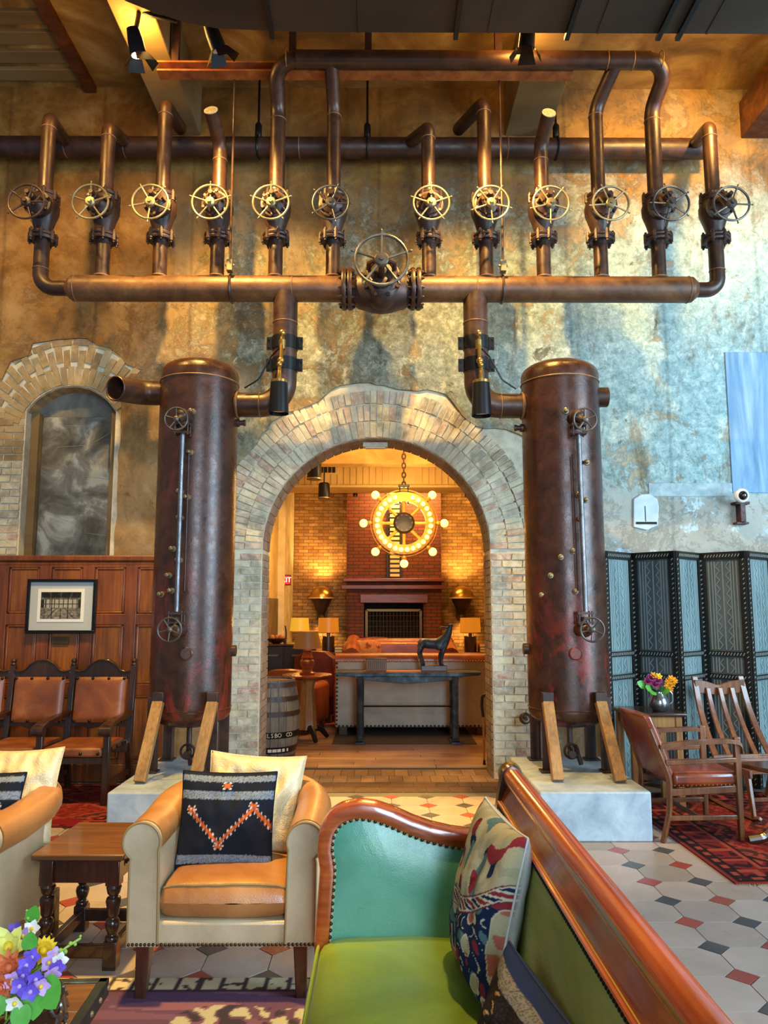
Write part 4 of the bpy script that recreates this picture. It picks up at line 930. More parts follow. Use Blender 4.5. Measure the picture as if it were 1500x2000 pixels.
# ---- big duct, vent, hanging speakers, stage of the ceiling
bd = thing('air_duct', 'long cream ribbed duct boxed across the far room below its ceiling', 'duct', (0.6, 13.5, 4.1))
dz0, dz1 = P(742, 950, 13.4).z, P(742, 904, 13.4).z
M().b2(-1.94, 3.38, 13.4, 14.2, dz0, dz1).build('casing', mottled('cream_paint', [(0.3, '#b8985c'), (0.6, '#d0b072'), (0.8, '#dcc08a')], 1.5, 0.6, 0, 0.1, 10), bd, bevel=0.01)
for k in range(46):
    x = -1.9 + k * 0.115; M().b2(x - 0.012, x + 0.012, 13.385, 13.4, dz0 + 0.02, dz1 - 0.02).build('rib', MT['cream_paint'], bd)
M().b2(-1.94, 3.38, 13.37, 13.42, dz0 - 0.02, dz0 + 0.02).build('lip', MT['cream_paint'], bd)
vt = thing('ceiling_vent', 'small dark grille on the ribbed duct behind a hanging speaker', 'vent', P(640, 917, 13.36))
vx0, vx1, vz0, vz1 = P(622, 917, 13.36).x, P(659, 917, 13.36).x, P(640, 926, 13.36).z, P(640, 909, 13.36).z
M().b2(vx0, vx1, 13.36, 13.39, vz0, vz1).build('frame', MT['cream_paint'], vt, bevel=0.004)
for k in range(4): a = vx0 + 0.03 + (vx1 - vx0 - 0.05) * k / 4; M().b2(a, a + 0.055, 13.35, 13.365, vz0 + 0.025, vz1 - 0.025).build('slot', MT['black_gap'], vt)
for px, py, Y, t_ in ((614, 921, 11.5, 'larger black cylinder speaker hanging at the left of the ribbed duct'), (633, 960, 13.0, 'smaller black cylinder speaker hanging under the ribbed duct'), (694, 964, 14.6, 'tiny black spotlight in front of the dark chimney breast'), (912, 966, 14.6, 'small black spotlight at the right edge of the chimney breast')):
    c = P(px, py, Y); k = 1.0 if Y < 14 else 0.45
    sp = thing('hanging_speaker' if Y < 14 else 'ceiling_spotlight', t_, 'speaker' if Y < 14 else 'spotlight', c)
    r = 0.105 * k * (1.1 if Y < 12 else 1); M().lathe([(r * 0.75, 0.15 * k), (r * 0.92, 0.13 * k), (r, -0.11 * k), (r * 0.9, -0.13 * k)], c, n=20).build('case', BLACKM, sp)
    M().lathe([(r * 1.04, -0.125 * k), (r * 1.04, -0.105 * k)], c, n=20, caps=False).build('rim', plain('steel_rim', '#9a8a70', 0.4, 0.7) if 'steel_rim' not in MT else MT['steel_rim'], sp)
    M().cyl(c + Vector((0, 0, 0.12 * k)), (c.x, c.y, 5.0 if Y < 13.3 else (4.14 if Y < 13.9 else 4.99)), 0.012, n=8).build('stem', BLACKM, sp)
# ---- ship's wheel chandelier
CY = 12.0; cc = P(789, 1022, CY)
ch = thing('wheel_chandelier', 'ship wheel chandelier ringed with glowing bulbs, hung on a chain', 'chandelier', cc)
RO = P(850, 1022, CY).x - cc.x; WHB = mottled('gold_wheel', [(0.3, '#a3772e'), (0.6, '#c9963f'), (0.8, '#dcae58')], 6, 0.45, 0.3, 0.15, 30)
M().lathe([(RO * 0.70, -0.05), (RO, -0.05), (RO, 0.05), (RO * 0.70, 0.05), (RO * 0.70, -0.05)], cc, (0, -1, 0), 48, caps=False).build('rim', WHB, ch)
hb = M().lathe([(0.0, -0.07), (0.165, -0.07), (0.17, 0.05), (0.14, 0.085), (0.0, 0.09)], cc, (0, -1, 0), 24, caps=False).build('hub', BLACKM, ch)
for k in range(10): a = 2 * PI * k / 10; M().cyl(cc + Vector((0.125 * math.cos(a), -0.08, 0.125 * math.sin(a))), cc + Vector((0.125 * math.cos(a), -0.1, 0.125 * math.sin(a))), 0.016, n=6).build('bolt', IRON2, hb)
for k in range(8):
    a = PI / 2 + k * PI / 4; d = Vector((math.cos(a), 0, math.sin(a)))
    M().tube([cc + d * 0.15, cc + d * 0.3, cc + d * (RO * 0.72)], [0.03, 0.024, 0.034], 10).build('spoke', WHB, ch)
    if k: 
        M().tube([cc + d * RO, cc + d * (RO + 0.05), cc + d * (RO + 0.09)], [0.026, 0.045, 0.03], 10).build('handle', WHB, ch)
        M().ball(cc + d * (RO + 0.145), 0.066, 14, 10).build('bulb', BULB, ch)
for k in range(28):
    a = PI / 2 + (k + 0.5) * 2 * PI / 28
    if abs(k - 13.5) > 12.9: continue
    d = Vector((math.cos(a), 0, math.sin(a))); M().ball(cc + d * RO * 0.86 + Vector((0, -0.075, 0)), 0.038, 12, 8).build('bulb', BULB, ch)
M().torus(cc + Vector((0, -0.02, 0)), (0, 1, 0), RO + 0.035, 0.008, 48, 6).build('outer_ring', WHB, ch)
m = M(); m.b2(cc.x - 0.075, cc.x - 0.055, CY - 0.03, CY + 0.03, cc.z + RO * 0.6, cc.z + RO + 0.09); m.b2(cc.x + 0.055, cc.x + 0.075, CY - 0.03, CY + 0.03, cc.z + RO * 0.6, cc.z + RO + 0.09); m.b2(cc.x - 0.09, cc.x + 0.09, CY - 0.035, CY + 0.035, cc.z + RO + 0.08, cc.z + RO + 0.125); m.build('yoke', BLACKM, ch, bevel=0.01)
zc = cc.z + RO + 0.13; k = 0; link = None
while zc < 4.95:
    me = M().tube([Vector((0.028 * math.cos(a), 0, 0.05 * math.sin(a))) for a in np.linspace(0, 2 * PI, 13)[:-1]], 0.012, 6, closed=True).mesh('chain_link') if link is None else link
    if link is None: me.materials.append(IRON2); link = me
    piece(link, 'chain_link', ch, (0, 0, zc - cc.z), (0, 0, (k % 2) * PI / 2)); zc += 0.076; k += 1
amber(cc + Vector((0, -0.45, -0.1)), 22, 0.2, (1.0, 0.6, 0.2)); amber(cc + Vector((0, -0.9, 0.7)), 70, 0.3, (1.0, 0.6, 0.2)); amber(cc + Vector((0, 0.5, 0.3)), 70, 0.3, (1.0, 0.58, 0.18))
# ---- wall sconces, helmets of brass on iron brackets
for px, nm in ((628, 'left'), (902, 'right')):
    c = P(px, 1168, 15.7); sc = thing('wall_sconce', '%s domed brass wall light on a dark bracket beside the chimney breast' % nm, 'wall light', c, 0, 'domed wall lights by the fireplace')
    M().lathe([(0.25, 0.0), (0.255, 0.02), (0.22, 0.12), (0.15, 0.2), (0.06, 0.245), (0.0, 0.25)], c, n=24, caps=False).build('dome', BRASS, sc)
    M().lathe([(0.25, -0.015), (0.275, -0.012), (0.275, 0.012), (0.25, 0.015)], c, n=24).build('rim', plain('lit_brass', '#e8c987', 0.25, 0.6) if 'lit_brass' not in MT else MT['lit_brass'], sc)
    M().lathe([(0.05, -0.42), (0.1, -0.4), (0.07, -0.34), (0.13, -0.2), (0.19, -0.08), (0.22, -0.016)], c, n=20).build('bracket', IRON2, sc)
    M().b2(c.x - 0.1, c.x + 0.1, 15.85, 16.0, c.z - 0.4, c.z + 0.05).build('back_plate', IRON2, sc)
    light('SPOT', 'sconce_glow', c + Vector((0, -0.1, 0.3)), 110, AMBER, c + Vector((0, 0.45, 1.8)), size=0.1, angle=130, blend=0.9)
    light('SPOT', 'sconce_glow', c + Vector((0, 0.1, -0.45)), 50, AMBER, c + Vector((0, 0.2, -1.5)), size=0.1, angle=120, blend=0.9)
# ---- exit sign
ex = thing('exit_sign', 'small glowing red exit sign sticking out from the left pilaster', 'sign', P(553, 1133, 14.6))
c = P(554, 1133, 14.6); M().b2(c.x - 0.1, c.x + 0.14, 14.56, 14.62, c.z - 0.1, c.z + 0.1).build('case', BLACKM, ex, bevel=0.008)
M().b2(c.x - 0.09, c.x + 0.13, 14.553, 14.56, c.z - 0.08, c.z + 0.08).build('panel', glow('exit_red', (1, 0.02, 0.02, 1), 1.2, '#c01010'), ex)
def text(body, size, loc, mat, parent, rot=(PI / 2, 0, 0), name='lettering', ext=0.002):
    cu = bpy.data.curves.new('t', 'FONT'); cu.body = body; cu.size = size; cu.extrude = ext; cu.align_x = 'CENTER'; cu.align_y = 'CENTER'; cu.resolution_u = 2
    o = bpy.data.objects.new('t', cu); COL.objects.link(o); dg = bpy.context.evaluated_depsgraph_get(); me = bpy.data.meshes.new_from_object(o.evaluated_get(dg)); bpy.data.objects.remove(o)
    me.materials.clear(); me.materials.append(mat); r = bpy.data.objects.new(name, me); COL.objects.link(r)
    if parent is not None: r.parent = parent; r.location = root_matrix(parent).inverted() @ Vector(loc)
    r.rotation_euler = rot; return r
text('EXIT', 0.13, (c.x + 0.02, 14.548, c.z), glow('exit_white', (1, 0.75, 0.7, 1), 1.5), ex)

# ---- sofas
def nailrow(pts, step, r, name, parent, mat=NAIL, nrm=(0, -1, 0)):
    m = M(); nrm = Vector(nrm); last = None; acc = 0
    for a, b in zip(pts[:-1], pts[1:]):
        a, b = Vector(a), Vector(b); L_ = (b - a).length; t = (step - acc) if last else 0
        while t <= L_:
            p = a + (b - a) * t / L_; m.lathe([(r, 0), (r * 0.8, r * 0.5), (r * 0.3, r * 0.75)], p, nrm, 6); t += step
        acc = L_ - (t - step); last = True
    return stuff(m.build(name, mat, parent, sharp=60))
SY = 9.75
s1 = thing('leather_sofa', 'long leather sofa seen from behind, grey back edged with nailheads, orange-lit top roll', 'sofa', (0.4, SY, 0))
a0, a1 = P(655, 1350, SY).x, P(954, 1350, SY).x; zt, zb_ = P(742, 1283, SY).z, P(742, 1421, SY).z
M().b2(a0, a1, SY, SY + 0.2, zb_, zt - 0.02).build('back_panel', SOFAB, s1, bevel=0.02, seg=3)
M().tube([(a0 - 0.005, SY + 0.09, zt - 0.05), (a1 + 0.005, SY + 0.09, zt - 0.05)], 0.095, 18).build('top_roll', BROWNL, s1)
M().b2(a0 + 0.01, a1 - 0.01, SY - 0.006, SY + 0.04, zt - 0.17, zt - 0.05).build('upper_band', SOFAB, s1, bevel=0.02, seg=3)
nailrow([(a0 + 0.01, SY - 0.006, zt - 0.055), (a1 - 0.01, SY - 0.006, zt - 0.055)], 0.036, 0.013, 'nailheads', s1, BRASS)
nailrow([(a0 + 0.02, SY - 0.004, zt - 0.08), (a0 + 0.02, SY - 0.004, zb_ + 0.02), (a1 - 0.02, SY - 0.004, zb_ + 0.02), (a1 - 0.02, SY - 0.004, zt - 0.08)], 0.05, 0.014, 'nailheads', s1)
M().b2(a0, a1, SY + 0.2, SY + 0.95, zb_, 0.42).build('seat', BROWNL, s1, bevel=0.04, seg=3)
for x in (a0 + 0.07, a1 - 0.07): M().b2(x - 0.1, x + 0.1, SY + 0.15, SY + 0.98, zb_, 0.64).build('arm', BROWNL, s1, bevel=0.06, seg=3)
for x in (a0 + 0.1, a1 - 0.1):
    for y in (SY + 0.06, SY + 0.9): M().b2(x - 0.05, x + 0.05, y - 0.05, y + 0.05, 0.0, zb_).build('foot', DARKW, s1)
SY2 = 12.3; a0, a1 = P(678, 1260, SY2).x, P(884, 1260, SY2).x; zt = P(742, 1247, SY2).z
s2 = thing('leather_sofa', 'far brown leather sofa facing the arch behind the first one', 'sofa', (0.5, SY2, 0))
M().b2(a0, a1, SY2, SY2 + 0.22, 0.15, zt).build('backrest', BROWNL, s2, bevel=0.07, seg=4)
M().b2(a0 + 0.12, a1 - 0.12, SY2 - 0.07, SY2 + 0.05, 0.4, zt - 0.05).build('back_cushion', BROWNL, s2, bevel=0.06, seg=4)
M().b2(a0, a1, SY2 - 0.75, SY2, 0.15, 0.45).build('seat', BROWNL, s2, bevel=0.05, seg=3)
for x in (a0 + 0.1, a1 - 0.1): M().tube([(x, SY2 - 0.8, zt - 0.22), (x, SY2 - 0.2, zt - 0.12), (x, SY2 + 0.12, zt - 0.06)], 0.12, 14).build('arm', BROWNL, s2)
for x in (a0 + 0.1, a1 - 0.1): M().b2(x - 0.1, x + 0.1, SY2 - 0.78, SY2, 0.0, zt - 0.25).build('arm_side', BROWNL, s2, bevel=0.03)
for px, w_, c_ in ((675, 0.3, 'left'), (703, 0.26, 'right')):
    c = P(px + 18, 1270, SY2 - 0.2); o = tag(M().ball(c, (0.2, 0.07, 0.16), 16, 10, e=0.7, rot=(-0.2, 0, 0)).build('throw_cushion', mottled('patchwork_cushion', [(0.35, '#6b2a16'), (0.5, '#b5713a'), (0.62, '#8c6b45'), (0.75, '#d0a466')], 9, 0.8) if 'patchwork_cushion' not in MT else MT['patchwork_cushion']), '%s small patterned cushion on the far brown sofa' % c_, 'cushion', 'patterned cushions on the far sofa')
# ---- console table and what stands on it
TYC = 9.3
ct = thing('console_table', 'narrow iron console table, blue-black legs and hammered top, behind the sofa', 'table', (0.34, TYC, 0))
zt = P(742, 1311, TYC).z; x0, x1 = P(655, 1310, TYC).x, P(937, 1310, TYC).x
top = [(x0, 0.02), (x0 + 0.1, -0.01), (x1 - 0.35, -0.005), (x1 - 0.1, 0.0), (x1, 0.02), (x1, 0.05), (x0, 0.05)]
M().prism([(x0, zt), (x1, zt), (x1 - 0.02, zt - 0.035), (x1 - 0.25, zt - 0.05), (x0 + 0.2, zt - 0.05), (x0 + 0.01, zt - 0.035)], (0, 0.36, 0), (0, TYC - 0.18, 0)).build('table_top', IRONB, ct, bevel=0.006)
xl, xr = P(704, 1400, TYC).x, P(887, 1400, TYC).x; xm_ = (xl + xr) / 2
M().prism([(xl - 0.1, zt - 0.05), (xr + 0.1, zt - 0.05), (xr, zt - 0.09), (xm_, zt - 0.135), (xl, zt - 0.09)], (0, 0.03, 0), (0, TYC - 0.16, 0)).build('apron', IRONB, ct, bevel=0.004)
for x in (xl, xr):
    for y in (TYC - 0.14, TYC + 0.14):
        M().tube([(x, y, zt - 0.05), (x, y, zt - 0.12), (x, y, 0.3), (x, y, 0.06), (x, y - 0.03, 0.02)], [0.05, 0.04, 0.038, 0.042, 0.05], 8).build('leg', IRONB, ct)
    M().b2(x - 0.06, x + 0.06, TYC - 0.2, TYC + 0.16, 0, 0.03).build('foot', IRONB, ct, bevel=0.006)
M().cyl((xl, TYC, P(742, 1379, TYC).z), (xr, TYC, P(742, 1379, TYC).z), 0.012, n=8).build('stretcher', BLACKM, ct)
rn = tag(M().b2(xl + 0.05, xr - 0.1, TYC - 0.12, TYC + 0.12, zt, zt + 0.006).build('table_runner', plain('runner_leather', '#a9673a', 0.6)), 'flat tan leather runner lying on the console table', 'runner')
for px, w_, col, lb, cnt_ in ((735, 0.24, '#6a4a2a', 'small wooden box with a row of carved ribs on the console table', 9),):
    x = P(px, 1300, TYC).x; bxo = thing('wooden_box', lb, 'box', (x, TYC, zt + 0.006))
    hh = P(742, 1287, TYC).z - zt
    M().box((x, TYC, zt + 0.006 + hh / 2), (w_, 0.16, hh), taper=1.04).build('case', MIDW, bxo, bevel=0.008)
    for k in range(cnt_): xx = x - w_ / 2 + 0.025 + k * (w_ - 0.05) / (cnt_ - 1); M().bar((xx, TYC - 0.082, zt + 0.02), (xx, TYC - 0.086, zt + hh - 0.015), 0.012, 0.01).build('carved_rib', DARKW, bxo)
    M().b2(x - w_ / 2 - 0.01, x + w_ / 2 + 0.01, TYC - 0.09, TYC + 0.09, zt + hh - 0.005, zt + hh + 0.012).build('lid', DARKW, bxo, bevel=0.004)
# ---- bronze stag statue
def stag():
    zb = zt + 0.006; q_ = P(826, 1299, TYC); x0 = P(846, 1300, TYC).x; k = 0.0
    bs = M().b2(P(822, 1300, TYC).x, P(872, 1300, TYC).x, TYC - 0.09, TYC + 0.09, zb, q_.z)
    t = thing('stag_statue', 'dark bronze statue of a standing stag with raised head on the console table', 'statue', (x0, TYC, zb))
    bs.build('base', DARKW, t, bevel=0.006)
    q = lambda px, py, dy=0.0: P(px, py, TYC) + Vector((0, dy, 0))
    verts = []; edges = []; rad = []
    def chain(pts, rs, root=None):
        prev = root
        for p, r in zip(pts, rs):
            verts.append(p); rad.append(r); i = len(verts) - 1
            if prev is not None: edges.append((prev, i))
            prev = i
        return prev
    # trunk: rump -> belly -> chest -> neck -> head -> muzzle
    verts.append(q(838, 1258)); rad.append((0.062, 0.066)); 
    verts.append(q(824, 1256)); rad.append((0.058, 0.062)); edges.append((0, 1))
    verts.append(q(852, 1258)); rad.append((0.066, 0.07)); edges.append((0, 2))
    verts.append(q(866, 1255)); rad.append((0.068, 0.074)); edges.append((2, 3))
    e = chain([q(873, 1243), q(878, 1231)], [(0.05, 0.055), (0.035, 0.04)], 3)
    h = chain([q(879, 1223), q(884, 1219)], [(0.03, 0.034), (0.018, 0.02)], e)
    chain([q(820, 1250), q(816, 1256)], [(0.012, 0.012), (0.008, 0.008)], 1)
    for dy in (-0.04, 0.04):
        chain([q(822, 1264, dy), q(817 + (4 if dy > 0 else 0), 1275, dy), q(822 + (3 if dy > 0 else 0), 1286, dy), q(826 + (3 if dy > 0 else -2), 1300, dy)], [(0.045, 0.05), (0.022, 0.026), (0.017, 0.018), (0.016, 0.016)], 1)
        chain([q(866, 1268, dy), q(863 - (4 if dy > 0 else 0), 1280, dy), q(862 - (3 if dy > 0 else 0), 1290, dy), q(863 - (2 if dy > 0 else -1), 1300, dy)], [(0.035, 0.04), (0.02, 0.022), (0.016, 0.016), (0.016, 0.016)], 3)
    inv = root_matrix(t).inverted()
    me = bpy.data.meshes.new('body'); me.from_pydata([inv @ v for v in verts], edges, []); o = bpy.data.objects.new('body', me); COL.objects.link(o); o.parent = t
    sk = o.modifiers.new('skin', 'SKIN'); su = o.modifiers.new('sub', 'SUBSURF'); su.levels = 2; su.render_levels = 2
    if not me.skin_vertices: me.attributes  # skin layer comes with the modifier in background mode
    b = bmesh.new(); b.from_mesh(me); ly = b.verts.layers.skin.verify(); b.verts.ensure_lookup_table()
    for i, v in enumerate(b.verts): v[ly].radius = rad[i]; v[ly].use_root = (i == 0)
    b.to_mesh(me); b.free(); me.materials.append(IRONB); sk.use_smooth_shade = True
    for dy in (-0.025, 0.025):
        M().tube([q(879, 1224, dy * 0.6), q(872, 1226, dy * 1.8), q(863, 1224, dy * 2.4), q(858, 1226, dy * 2.6)], [0.01, 0.009, 0.007, 0.004], 8).build('antler', IRONB, t)
        M().tube([q(877, 1223, dy), q(874, 1219, dy * 1.6)], [0.012, 0.004], 8).build('ear', IRONB, t)
    M().tube([q(868, 1250, -0.075), q(860, 1266, -0.072), q(866, 1270, -0.05)], [0.006, 0.006, 0.006], 6).build('shoulder_ridge', IRONB, t)
stag()
rg2 = tag(M().b2(P(648, 1455, 9.12).x, P(932, 1455, 9.12).x, 9.12, 10.6, -0.008, 0.006).build('floor_mat', mottled('charcoal_mat', [(0.3, '#352c29'), (0.7, '#4a3f3b')], 20, 0.95, 0, 0.4, 200)), 'thin charcoal mat under the console table and sofa', 'rug')
rg3 = tag(M().b2(-1.9, -0.35, 10.6, 12.2, -0.008, 0.004).build('area_rug', mottled('red_rug_far', [(0.3, '#5a120c'), (0.5, '#7c1f12'), (0.7, '#94381c')], 12, 0.95)), 'red rug on the far floor under the leather armchairs', 'rug')
# ---- barrel
def barrel():
    by = 8.28; bx = P(537, 1400, by).x - 0.05; hb_ = P(540, 1325, by).z
    t = thing('oak_barrel', 'weathered grey oak barrel with dark iron hoops just inside the left jamb', 'barrel', (bx, by, 0))
    R = lambda z: 0.255 + 0.055 * math.sin(PI * min(1, max(0, z / hb_)))
    me = None; BW = wood('barrel_oak', '#3f3a35', '#5d564d', '#7d7365', 0.6, 'Z', 1.2)
    ns = 22
    for k in range(ns):
        a0, a1 = 2 * PI * k / ns + 0.008, 2 * PI * (k + 1) / ns - 0.008; m = M(); L_ = []
        for z in np.linspace(0, hb_, 9):
            r = R(z); L_.append([Vector((bx + rr * math.cos(a), by + rr * math.sin(a), z)) for rr, a in ((r - 0.02, a0), (r, a0), (r + 0.002, (a0 + a1) / 2), (r, a1), (r - 0.02, a1))])
        m.rings(L_); m.build('stave', BW, t)
    for z in (0.045, hb_ - 0.34, hb_ - 0.19, hb_ - 0.05):
        M().lathe([(R(z - 0.025) + 0.001, z - 0.025), (R(z - 0.025) + 0.006, z - 0.025), (R(z + 0.025) + 0.006, z + 0.025), (R(z + 0.025) + 0.001, z + 0.025)], (bx, by, 0), n=32).build('hoop', IRON2, t)
    M().lathe([(0.0, hb_ - 0.03), (0.25, hb_ - 0.03), (0.25, hb_ - 0.02), (0.0, hb_ - 0.02)], (bx, by, 0), n=28, caps=False).build('head', wood('barrel_head', '#6b4426', '#8a5a34', '#a37245', 0.6, 'X'), t)
    WH = plain('stencil_white', '#bdb6a6', 0.8)
    zb1, zb2 = P(555, 1437, by - 0.28).z, P(555, 1467, by - 0.28).z
    for z in (zb1, zb2): M().lathe([(R(z - 0.032) + 0.001, z - 0.032), (R(z - 0.032) + 0.004, z - 0.032), (R(z + 0.032) + 0.004, z + 0.032), (R(z + 0.032) + 0.001, z + 0.032)], (bx, by, 0), n=32).build('hoop', BLACKM, t)
    for k, chs in enumerate('IKLSBO CO'):
        if chs == ' ': continue
        a = -PI / 2 - 0.16 + k * 0.125 + (0.05 if k > 6 else 0); r = R(zb1) + 0.006; text(chs, 0.06, (bx + r * math.cos(a), by + r * math.sin(a), zb1), WH, t, (PI / 2, 0, a + PI / 2), 'stencil_letter', 0.001)
    for k, wd in enumerate((0.03, 0.02, 0.04, 0.045, 0.04, 0.03, 0.02)):
        a = -PI / 2 - 0.2 + k * 0.17; r = R(zb2) + 0.006; M().box((bx + r * math.cos(a), by + r * math.sin(a), zb2), (wd, 0.003, 0.03), (0, 0, a + PI / 2)).build('stencil_mark', WH, t)
barrel()
# ---- round table with the big lamp
RY = 9.4; rc = P(600, 1318, RY); ztab = P(600, 1317, RY).z
rt = thing('pedestal_table', 'round red wood pedestal table holding the big lamp behind the barrel', 'table', (rc.x, RY, 0))
M().lathe([(0.0, ztab - 0.04), (0.26, ztab - 0.045), (0.3, ztab - 0.02), (0.305, ztab - 0.005), (0.3, ztab), (0.0, ztab)], (rc.x, RY, 0), n=36, caps=False).build('table_top', REDW, rt)
M().lathe([(0.13, 0.14), (0.12, 0.2), (0.085, ztab - 0.16), (0.11, ztab - 0.05), (0.14, ztab - 0.03)], (rc.x, RY, 0), n=8).build('pedestal', MIDW, rt, sharp=20)
for k in range(4):
    a = k * PI / 2 + 0.5; d = Vector((math.cos(a), math.sin(a), 0)); M().tube([Vector((rc.x, RY, 0.17)) + d * 0.06, Vector((rc.x, RY, 0.12)) + d * 0.2, Vector((rc.x, RY, 0.025)) + d * 0.28], [0.045, 0.035, 0.025], 10).build('foot', BLACKM, rt)
def lamp(name, label, x, y, zb, prof, mat, shade, sm, power, harp=0.03):
    t = thing('table_lamp', label, 'lamp', (x, y, zb), 0, None)
    M().lathe(prof, (x, y, zb), n=24).build('base', mat, t)
    (r0, z0, r1, z1) = shade
    M().cyl((x, y, zb + prof[-1][1] - 0.01), (x, y, zb + z1 - 0.03), 0.008, n=8).build('stem', BRASS, t)
    m = M(); m.lathe([(r0, z0), (r1, z1), (r1 - 0.004, z1), (r0 - 0.004, z0), (r0, z0)], (x, y, zb), n=28 if name != 'sq' else 4, caps=False); m.build('lamp_shade', sm, t)
    M().torus((x, y, zb + z0), (0, 0, 1), r0, 0.005, 28, 6).build('shade_trim', MT['runner_leather'], t)
    M().ball((x, y, zb + (z0 + z1) / 2), 0.04, 10, 8).build('bulb', BULB, t)
    if power: amber((x, y - 0.02, zb + z1 + 0.12), power, 0.08); amber((x, y, zb + z0 - 0.08), power * 0.5, 0.06)
    return t
hL = P(600, 1233, RY).z - ztab
lamp('r', 'big table lamp with a turned red wood base and tan shade on the round table', rc.x, RY, ztab, [(0.09, 0), (0.095, 0.02), (0.07, 0.035), (0.06, 0.06), (0.085, 0.12), (0.088, 0.16), (0.06, 0.19), (0.075, 0.2), (0.062, 0.225), (0.045, 0.27), (0.055, 0.29), (0.02, 0.3)], REDW, (0.178, hL * 0.55 + 0.03, 0.125, hL), SHADEB, 8)
# ---- far lamps on end tables
def endtable(label, x, y, zt, w_=0.5):
    t = thing('end_table', label, 'table', (x, y, 0)); M().b2(x - w_ / 2, x + w_ / 2, y - 0.25, y + 0.25, zt - 0.04, zt).build('table_top', DARKW, t, bevel=0.006)
    for a in (-1, 1):
        for b in (-1, 1): M().b2(x + a * (w_ / 2 - 0.04) - 0.025, x + a * (w_ / 2 - 0.04) + 0.025, y + b * 0.2 - 0.025, y + b * 0.2 + 0.025, 0, zt - 0.04).build('leg', DARKW, t)
    M().b2(x - w_ / 2 + 0.02, x + w_ / 2 - 0.02, y - 0.22, y + 0.22, zt - 0.2, zt - 0.04).build('apron', DARKW, t)
for px, w_, Y, lb in ((641, 38, 12.4, 'left'), (919, 40, 12.4, 'right')):
    q0 = P(px, 1273, Y); zt2 = P(px, 1273, Y).z
    endtable('dark end table under the %s far amber lamp' % lb, q0.x, Y, zt2, 0.6)
    hl_ = P(px, 1207, Y).z - zt2; z0 = P(px, 1235, Y).z - zt2; r = 0.16
    lamp('r', '%s far table lamp with a glowing amber drum shade on a square dark base' % lb, q0.x, Y, zt2, [(0.0, 0), (0.10, 0), (0.10, 0.25), (0.03, 0.25), (0.025, 0.32)], DARKW, (0.17, z0, 0.16, hl_), SHADE, 5)
    for k in range(3 if lb == 'right' else 2):
        bk = thing('book', '%s book of the stack beside the %s far lamp' % (('bottom', 'middle', 'top')[k] if lb == 'right' else ('bottom', 'top')[k], lb), 'book', (0, 0, 0), 0, 'books beside the far lamps')
        x = q0.x + (0.24 if lb == 'right' else 0.22); M().box((x, Y, zt2 + 0.02 + k * 0.042), (0.22, 0.3, 0.04)).build('cover', (REDL, DARKW, BROWNL)[k], bk, bevel=0.004); M().box((x + 0.005, Y - 0.004, zt2 + 0.02 + k * 0.042), (0.215, 0.3, 0.03)).build('pages', plain('paper', '#cbb98f', 0.8) if 'paper' not in MT else MT['paper'], bk)
q0 = P(580, 1273, 13.0)
endtable('dark end table under the bright yellow lamp by the left wall', q0.x, 13.2, q0.z, 0.5)
lamp('r', 'small far lamp with a bright yellow shade by the left wall', q0.x + 0.02, 13.2, q0.z, [(0.07, 0), (0.07, 0.02), (0.02, 0.05), (0.02, 0.2)], BRASS, (0.17, P(580, 1233, 13.2).z - q0.z, 0.15, P(580, 1207, 13.2).z - q0.z), SHADEY, 6)
# ---- black cabinet, leather armchairs at the left
cb = thing('black_cabinet', 'low black cabinet with a pale handle behind the barrel', 'cabinet', (-1.45, 11.3, 0))
z_ = P(560, 1262, 11.6).z; cx0, cx1 = -1.9, P(612, 1300, 11.6).x
M().b2(cx0, cx1, 11.6, 12.1, 0.05, z_).build('case', plain('black_lacquer', '#120d0b', 0.35), cb, bevel=0.01)
M().b2(cx0 - 0.0, cx1 + 0.02, 11.58, 12.12, z_, z_ + 0.03).build('worktop', DARKW, cb, bevel=0.006)
for k in range(2):
    a = cx0 + 0.02 + k * (cx1 - cx0 - 0.02) / 2; d_ = M().b2(a, a + (cx1 - cx0) / 2 - 0.03, 11.58, 11.61, 0.1, z_ - 0.03).build('drawer', MT['black_lacquer'], cb, bevel=0.006)
    h_ = P(580, 1280, 11.56).z; M().b2(a + 0.12, a + (cx1 - cx0) / 2 - 0.1, 11.55, 11.58, h_ - 0.012, h_ + 0.012).build('handle', plain('steel_handle', '#6f655a', 0.3, 0.8) if k == 0 else MT['steel_handle'], d_)
for k in range(3): M().b2(cx0 + 0.05 + k * 0.3, cx0 + 0.1 + k * 0.3, 11.65, 11.7, 0, 0.05).build('foot', DARKW, cb)
cr = tag(M().tube([Vector((P(556, 1262, 11.9).x + 0.02 * math.sin(a * 3), 11.9, z_ + 0.03 + a * 0.27)) for a in np.linspace(0, 1, 6)], [0.03, 0.015, 0.012, 0.012, 0.012, 0.008], 8).build('iron_figure', IRON2), 'thin dark iron figure standing by the left pilaster', 'figurine')
fb = thing('fruit_bowl', 'low dark bowl of brown fruit on the black cabinet', 'bowl', (P(540, 1255, 11.8).x, 11.8, z_ + 0.03))
M().lathe([(0.05, 0), (0.12, 0.03), (0.17, 0.08), (0.16, 0.08), (0.1, 0.04), (0.0, 0.03)], fb.location, n=20, caps=False).build('bowl', DARKW, fb)
for k in range(3): a = PI - k * PI / 2; tag(M().ball(fb.location + Vector((0.07 * math.cos(a), 0.07 * math.sin(a), 0.09)), 0.045, 10, 8).build('fruit', MT['runner_leather']), '%s brown fruit in the low bowl on the black cabinet' % ('left', 'rear', 'right')[k], 'fruit', 'fruit in the low bowl')
